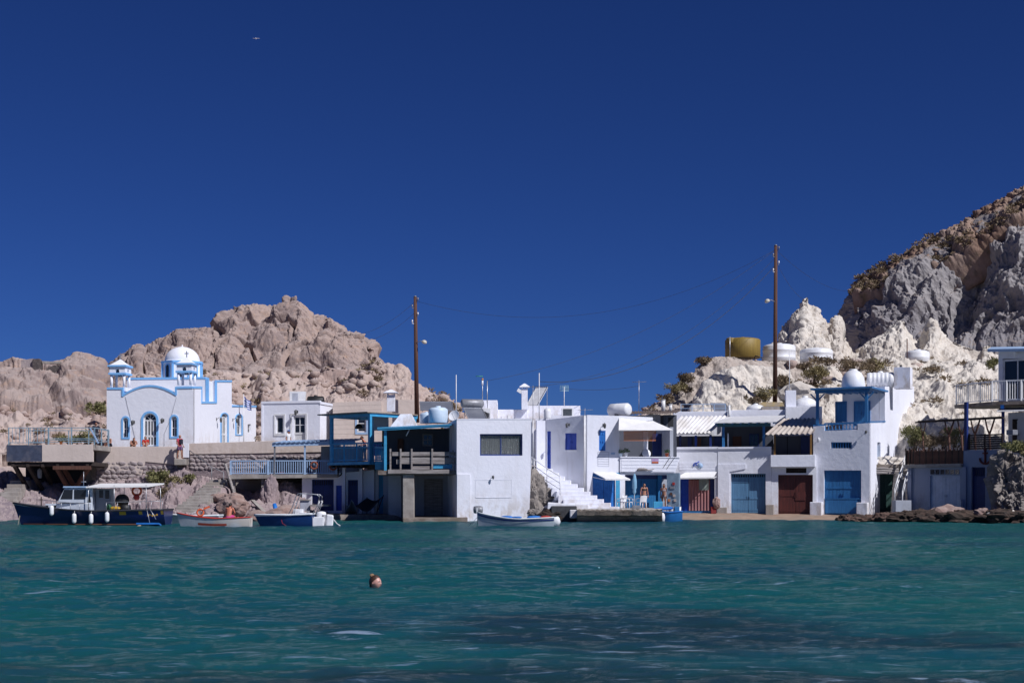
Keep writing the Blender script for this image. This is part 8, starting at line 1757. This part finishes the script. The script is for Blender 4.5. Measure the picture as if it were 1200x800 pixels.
def person(label, loc, heading, hgt, J, skin, clothes, hair=HAIR, hairlen=0, headrot=0.0, group=None, female=False):
    """J: joints in units of the standing height, local frame facing -Y, z up: pelvis, chest, neck, head, then L/R shoulder.. knee.. foot"""
    k = hgt; V3 = lambda p: Vector(p) * k; b = MB(); s = k / 1.75 * 1.0
    pel, ch_, nk, hd = V3(J['pelvis']), V3(J['chest']), V3(J['neck']), V3(J['head']); wf = .9 if female else 1.0
    mid = (pel + ch_) / 2 + Vector((0, .01, 0))
    # trunk: elliptic rings
    rows = []; up = [(pel - (ch_ - pel).normalized() * .05 * k, .085, .07), (pel, .098 if female else .092, .072), (mid, .074 if female else .083, .058), (ch_, .092 * wf, .068), (ch_ + (nk - ch_) * .55, .10 * wf, .06), (nk - (nk - ch_) * .12, .055, .042), (nk, .033, .034), (nk.lerp(hd, .55), .03, .032)]
    sh_l, sh_r = V3(J['sl']), V3(J['sr']); side = (sh_r - sh_l).normalized()
    vs = []; n = 16
    for c, rx, ry in up:
        ax = side; ay = ax.cross((nk - pel).normalized()).normalized()
        for i in range(n): a = 2 * math.pi * i / n; vs.append(c + ax * (rx * k * math.cos(a)) + ay * (ry * k * math.sin(a)))
    b.add(vs, [(j * n + i, j * n + (i + 1) % n, (j + 1) * n + (i + 1) % n, (j + 1) * n + i) for j in range(len(up) - 1) for i in range(n)] + [tuple(reversed(range(n)))], True)
    for q in ('l', 'r'):
        S_, E, W_ = V3(J['s' + q]), V3(J['e' + q]), V3(J['w' + q]); capsule(b, [nk.lerp(S_, .55) - Vector((0, 0, .02 * k)), S_, S_.lerp(E, .5), E, E.lerp(W_, .35), W_], [.036 * k, .034 * k, .027 * k, .022 * k, .022 * k, .014 * k], 9, 3); hand(b, W_, (W_ - E), 1 if q == 'r' else -1, s)
        Hp, K_, A_ = V3(J['h' + q]), V3(J['k' + q]), V3(J['a' + q]); capsule(b, [pel.lerp(Hp, .7) + Vector((0, 0, .01 * k)), Hp, Hp.lerp(K_, .5), K_, K_.lerp(A_, .35), A_], [.055 * k, .056 * k, .046 * k, .031 * k, .033 * k, .019 * k], 10, 3)
        ft = V3(J.get('f' + q, tuple(Vector(J['a' + q]) + Vector((0, -.1, -.025))))); capsule(b, [A_ + Vector((0, .02 * k, -.008 * k)), A_.lerp(ft, .5), ft], [.023 * k, .022 * k, .015 * k], 8, 3)
    Mr = Matrix.Rotation(headrot, 3, 'Z'); hh = .138 * k; hc = hd; head_mesh(b, hc, hh, Mr)
    o = b.build('person', skin, None, label, 'person', group); o.location = loc; o.rotation_euler = (0, 0, heading); ROOTLOC[o.name] = Vector()
    if hair: hair_mesh(hc + Vector((0, .0, .003)), hh, Mr, hairlen * k).build('hair', hair, o)
    for item, m in clothes:
        c_ = MB()
        if item in ('shirt', 'dress', 'top'):
            rws = []
            segs = up[1:6] if item != 'top' else up[3:5]
            if item == 'dress': segs = [(pel - Vector((0, .0, .16 * k)), .12, .1)] + list(segs)
            for c, rx, ry in segs:
                ax = side; ay = ax.cross((nk - pel).normalized()).normalized(); rws.append([c + ax * ((rx + .008) * k * math.cos(2 * math.pi * i / n)) + ay * ((ry + .008) * k * math.sin(2 * math.pi * i / n)) for i in range(n + 1)])
            c_.grid(rws)
            if item == 'shirt':
                for q in ('l', 'r'): S_, E = V3(J['s' + q]), V3(J['e' + q]); capsule(c_, [nk.lerp(S_, .5) - Vector((0, 0, .015 * k)), S_, S_.lerp(E, .6)], [.042 * k, .043 * k, .036 * k], 9, 3)
        if item in ('shorts', 'briefs', 'trousers'):
            rws = []
            for c, rx, ry in up[0:2]: ax = side; ay = ax.cross((nk - pel).normalized()).normalized(); rws.append([c + ax * ((rx + .009) * k * math.cos(2 * math.pi * i / n)) + ay * ((ry + .009) * k * math.sin(2 * math.pi * i / n)) for i in range(n + 1)])
            c_.grid(rws); fr = {'shorts': .65, 'briefs': .12, 'trousers': 1}[item]
            for q in ('l', 'r'):
                Hp, K_, A_ = V3(J['h' + q]), V3(J['k' + q]), V3(J['a' + q]); pts = [pel.lerp(Hp, .7), Hp, Hp.lerp(K_, fr)]; rd = [.06 * k, .063 * k, (.055 if item != 'trousers' else .045) * k]
                if item == 'trousers': pts.append(K_.lerp(A_, .9)); rd.append(.03 * k)
                capsule(c_, pts, rd, 10, 3)
        if item == 'cap': c_.lathe(hc + Vector((0, 0, .02 * k)), [(.062 * k, 0), (.064 * k, .02 * k), (.052 * k, .048 * k), (.01, .06 * k)], 16); c_.grid([[hc + Mr @ Vector((x * k, -(.055 + yy) * k, (.022 - yy * .2) * k)) for x in (-.04, 0, .04)] for yy in (0, .02, .045)], True, (0, 0, -.006))
        if item == 'backpack': cc = ch_ - (side.cross((nk - pel).normalized()).normalized()) * -.085 * k; c_.obox(cc, (.15 * k, .08 * k, .2 * k)); 
        c_.build({'top': 'bikini_top', 'briefs': 'swimwear'}.get(item, item), m, o, bevel=.01 if item == 'backpack' else 0)
    return o
def stand(arm=.05, stride=0.0, elbow=0.0):
    J = dict(pelvis=(0, 0, .53), chest=(0, -.005, .71), neck=(0, 0, .835), head=(0, -.015, .925))
    for q, s in (('l', -1), ('r', 1)): J.update({'s' + q: (s * .108, 0, .81), 'e' + q: (s * (.125 + arm), .01 + stride * s * .08, .64), 'w' + q: (s * (.125 + arm * 1.2), -.03 - elbow + stride * s * .14, .50 + elbow * .8), 'h' + q: (s * .055, 0, .51), 'k' + q: (s * .058, -.015 - stride * s * .09, .28), 'a' + q: (s * .06, .015 - stride * s * .17, .045 + abs(stride) * .02)})
    return J
def sit(lean=0.0, knees=.25, down=True, arms=0):
    J = dict(pelvis=(0, 0, .06), chest=(0, -.03 - lean * .5, .24), neck=(0, -.04 - lean, .36 - lean * .3), head=(0, -.07 - lean * 1.4, .445 - lean * .5))
    for q, s in (('l', -1), ('r', 1)): J.update({'s' + q: (s * .105, -.04 - lean, .335 - lean * .3), 'e' + q: (s * .15, -.08 - lean, .18), 'w' + q: (s * .07, -.2 - lean * .5, .14 + arms), 'h' + q: (s * .055, -.02, .06), 'k' + q: (s * .075, -knees, .07 if down else .25), 'a' + q: (s * .07, -knees - (.02 if down else .08), -.16 if down else .03)})
    return J
CYANR = mat('pink_red_cloth', (.50, .06, .10), (.4, .05, .08), 4, .9); PURP = mat('purple_print_cloth', (.12, .05, .16), (.2, .12, .2), 14, .9); REDC = mat('bright_red_cloth', (.55, .03, .02), None, 4, .9); NAVC = mat('dark_navy_cloth', (.012, .014, .03), None, 4, .9); WHC = mat('white_cloth', (.75, .76, .8), None, 4, .9); BLC = mat('black_swimwear', (.012, .012, .012), None, 4, .7); PINKC = mat('pink_swimwear', (.6, .06, .25), None, 4, .7); SKIND = mat('shadow_tanned_skin', (.30, .14, .09), (.25, .11, .07), 6, .55); PATT = mat('patterned_swimwear', (.5, .4, .4), (.15, .1, .12), 30, .8); BCAP = mat('blue_cap_cloth', (.03, .12, .4), None, 4, .8)  # SKIND: tanned skin with shade put into its colour
zw = zat(523, 104) + .0
person('person in black top and grey trousers standing by the platform railing', PZ(112.5, zp, 102.3), R(20), 1.72, stand(.03), SKIND, [('shirt', NAVC), ('trousers', mat('grey_trousers', (.16, .16, .18), None, 4, .9))])
person('tanned person in dark shorts sitting on the terrace wall left of the church window', PZ(129, zw, 104.6), R(-20), 1.72, sit(.05, .2, False), SKIN, [('shorts', NAVC)])
person('bent over person with dark hair on the terrace wall beside the church door', PZ(155.5, zw - .08, 104.8), R(25), 1.7, sit(.17, .2, False), SKIN, [('shorts', BLC)])
person('person in a bright red top sitting before the church door', PZ(170.8, zw - .08, 104.8), R(5), 1.66, sit(.0, .2, False), SKIN, [('shirt', REDC), ('shorts', WHC)], hairlen=.06)
person('man in pink red top and purple shorts walking down with a bag', PZ(210.5, zat(537.3, 103.3), 103.3), R(55), 1.74, stand(.06, .5, .05), SKIN, [('shirt', CYANR), ('shorts', PURP), ('backpack', NAVC)], hair=None)
b = MB().box(tuple(PZ(204, 3.9, 103.1)), tuple(PZ(221, zat(537.5, 103.3), 104.15))); tag(b.build('gate_step', CONC, bevel=.03), kind='structure')
person('person with blue cap and white shirt behind the parapet wall', PZ(338, z_t - .3, 105.6), R(60), 1.7, stand(.03), SKIN, [('shirt', WHC), ('cap', BCAP)], headrot=R(20))
person('bare backed man leaning on the blue veranda railing', Vector((VD.at(427.5, 530, -.75).x, VD.at(427.5, 530, -.75).y, VD.uz(433, 540.5)[1] + .1)), R(-75), 1.76, {**stand(.05, 0, .12), 'neck': (0, -.07, .81), 'head': (0, -.12, .885), 'sl': (-.108, -.07, .785), 'sr': (.108, -.07, .785)}, SKINR, [('shorts', NAVC)])
bo = PZ(267.8, .42, 77.5)
person('sunburnt man in pink shorts sitting with his back turned in the red striped boat', bo, R(165), 1.75, sit(.05, .27), SKINR, [('shorts', PINKC)])
person('woman in a black bikini standing behind the white chair on the quay', PZ(755, zq, 94.2), R(8), 1.66, stand(.02), SKIN, [('top', BLC), ('briefs', BLC)], hairlen=.09, female=True)
person('woman in a patterned bikini standing in shade by the azure boathouse', PZ(778, zq - .05, 97.0), R(-12), 1.70, stand(.0), SKIND, [('top', PATT), ('briefs', PATT)], hairlen=.08, female=True)

# swimmer: head and shoulders above the water
sw = MB(); c0 = PZ(440.2, 0, 25.9); Mr = Matrix.Rotation(R(66), 3, 'Z'); hh = .232; hc = Vector((0, 0, .088))
zsea = float(sea_height(np.array([c0.x]), np.array([c0.y]))[0])
head_mesh(sw, hc, hh, Mr, 40, 56, 1.25)
capsule(sw, [hc + Mr @ Vector((0, .03, -.07)), Vector((0, .03, -.12)), Vector((0, .03, -.2))], [.052, .055, .075], 16, 5)
capsule(sw, [Vector((-.19, .02, -.22)), Vector((-.1, .03, -.175)), Vector((0, .03, -.16)), Vector((.1, .03, -.175)), Vector((.19, .02, -.22))], [.05, .06, .065, .06, .05], 14, 4)
o = sw.build('person', mat('wet_pale_skin', (.60, .33, .27), (.52, .27, .22), 18, .4), None, 'swimmer with bun of fair hair, only the head above the sea', 'person'); o.location = (c0.x, c0.y, zsea + .01)
HAIRB = mat('wet_brown_hair', (.075, .035, .022), (.04, .02, .014), 30, .5, .004, 60, stretch=(1, 1, 4)); ROOTLOC[o.name] = Vector()
hair_mesh(hc + Mr @ Vector((0, .006, .004)), hh, Mr, .03, thick=.05).build('hair', HAIRB, o)
bn = rockblob(.042, 3, 14, (1, 1, .85), .25, 2.5); p = hc + Mr @ Vector((0, .075, .122)); bn.v = [(v[0] + p.x, v[1] + p.y, v[2] + p.z) for v in bn.v]; bn.build('hair_bun', mat('fair_hair', (.36, .22, .12), (.2, .11, .06), 40, .6), o)
for s in (-1, 1):
    p = hc + Mr @ (Vector((s * .14, -.365, .015)) * hh); MB().lathe(p, [(.001, -.011), (.009, -.006), (.0115, 0), (.009, .006), (.001, .011)], 12).build('eye', mat('eye_white', (.55, .52, .5), None, 4, .2), o); q = p + Mr @ Vector((0, -.0085, 0)); MB().lathe(q, [(.0055, -.002), (.0055, .0035), (.001, .004)], 10, Mr @ Matrix.Rotation(R(90), 3, 'X')).build('iris', BLACK, o)
    br = MB(); br.tube([hc + Mr @ (Vector((s * x, -.435 + .03 * abs(x - .13) * 6, .085 + .02 * math.sin((x - .05) * 14))) * hh) for x in (.06, .11, .16, .21)], [.003, .0045, .004, .002], 5); br.build('eyebrow', HAIRB, o)
lp = MB(); lp.tube([hc + Mr @ (Vector((x, -.46 + .6 * x * x, -.245)) * hh) for x in (-.09, -.04, 0, .04, .09)], [.002, .005, .006, .005, .002], 6); lp.build('lips', mat('lip_pink', (.42, .13, .12), None, 8, .4), o)
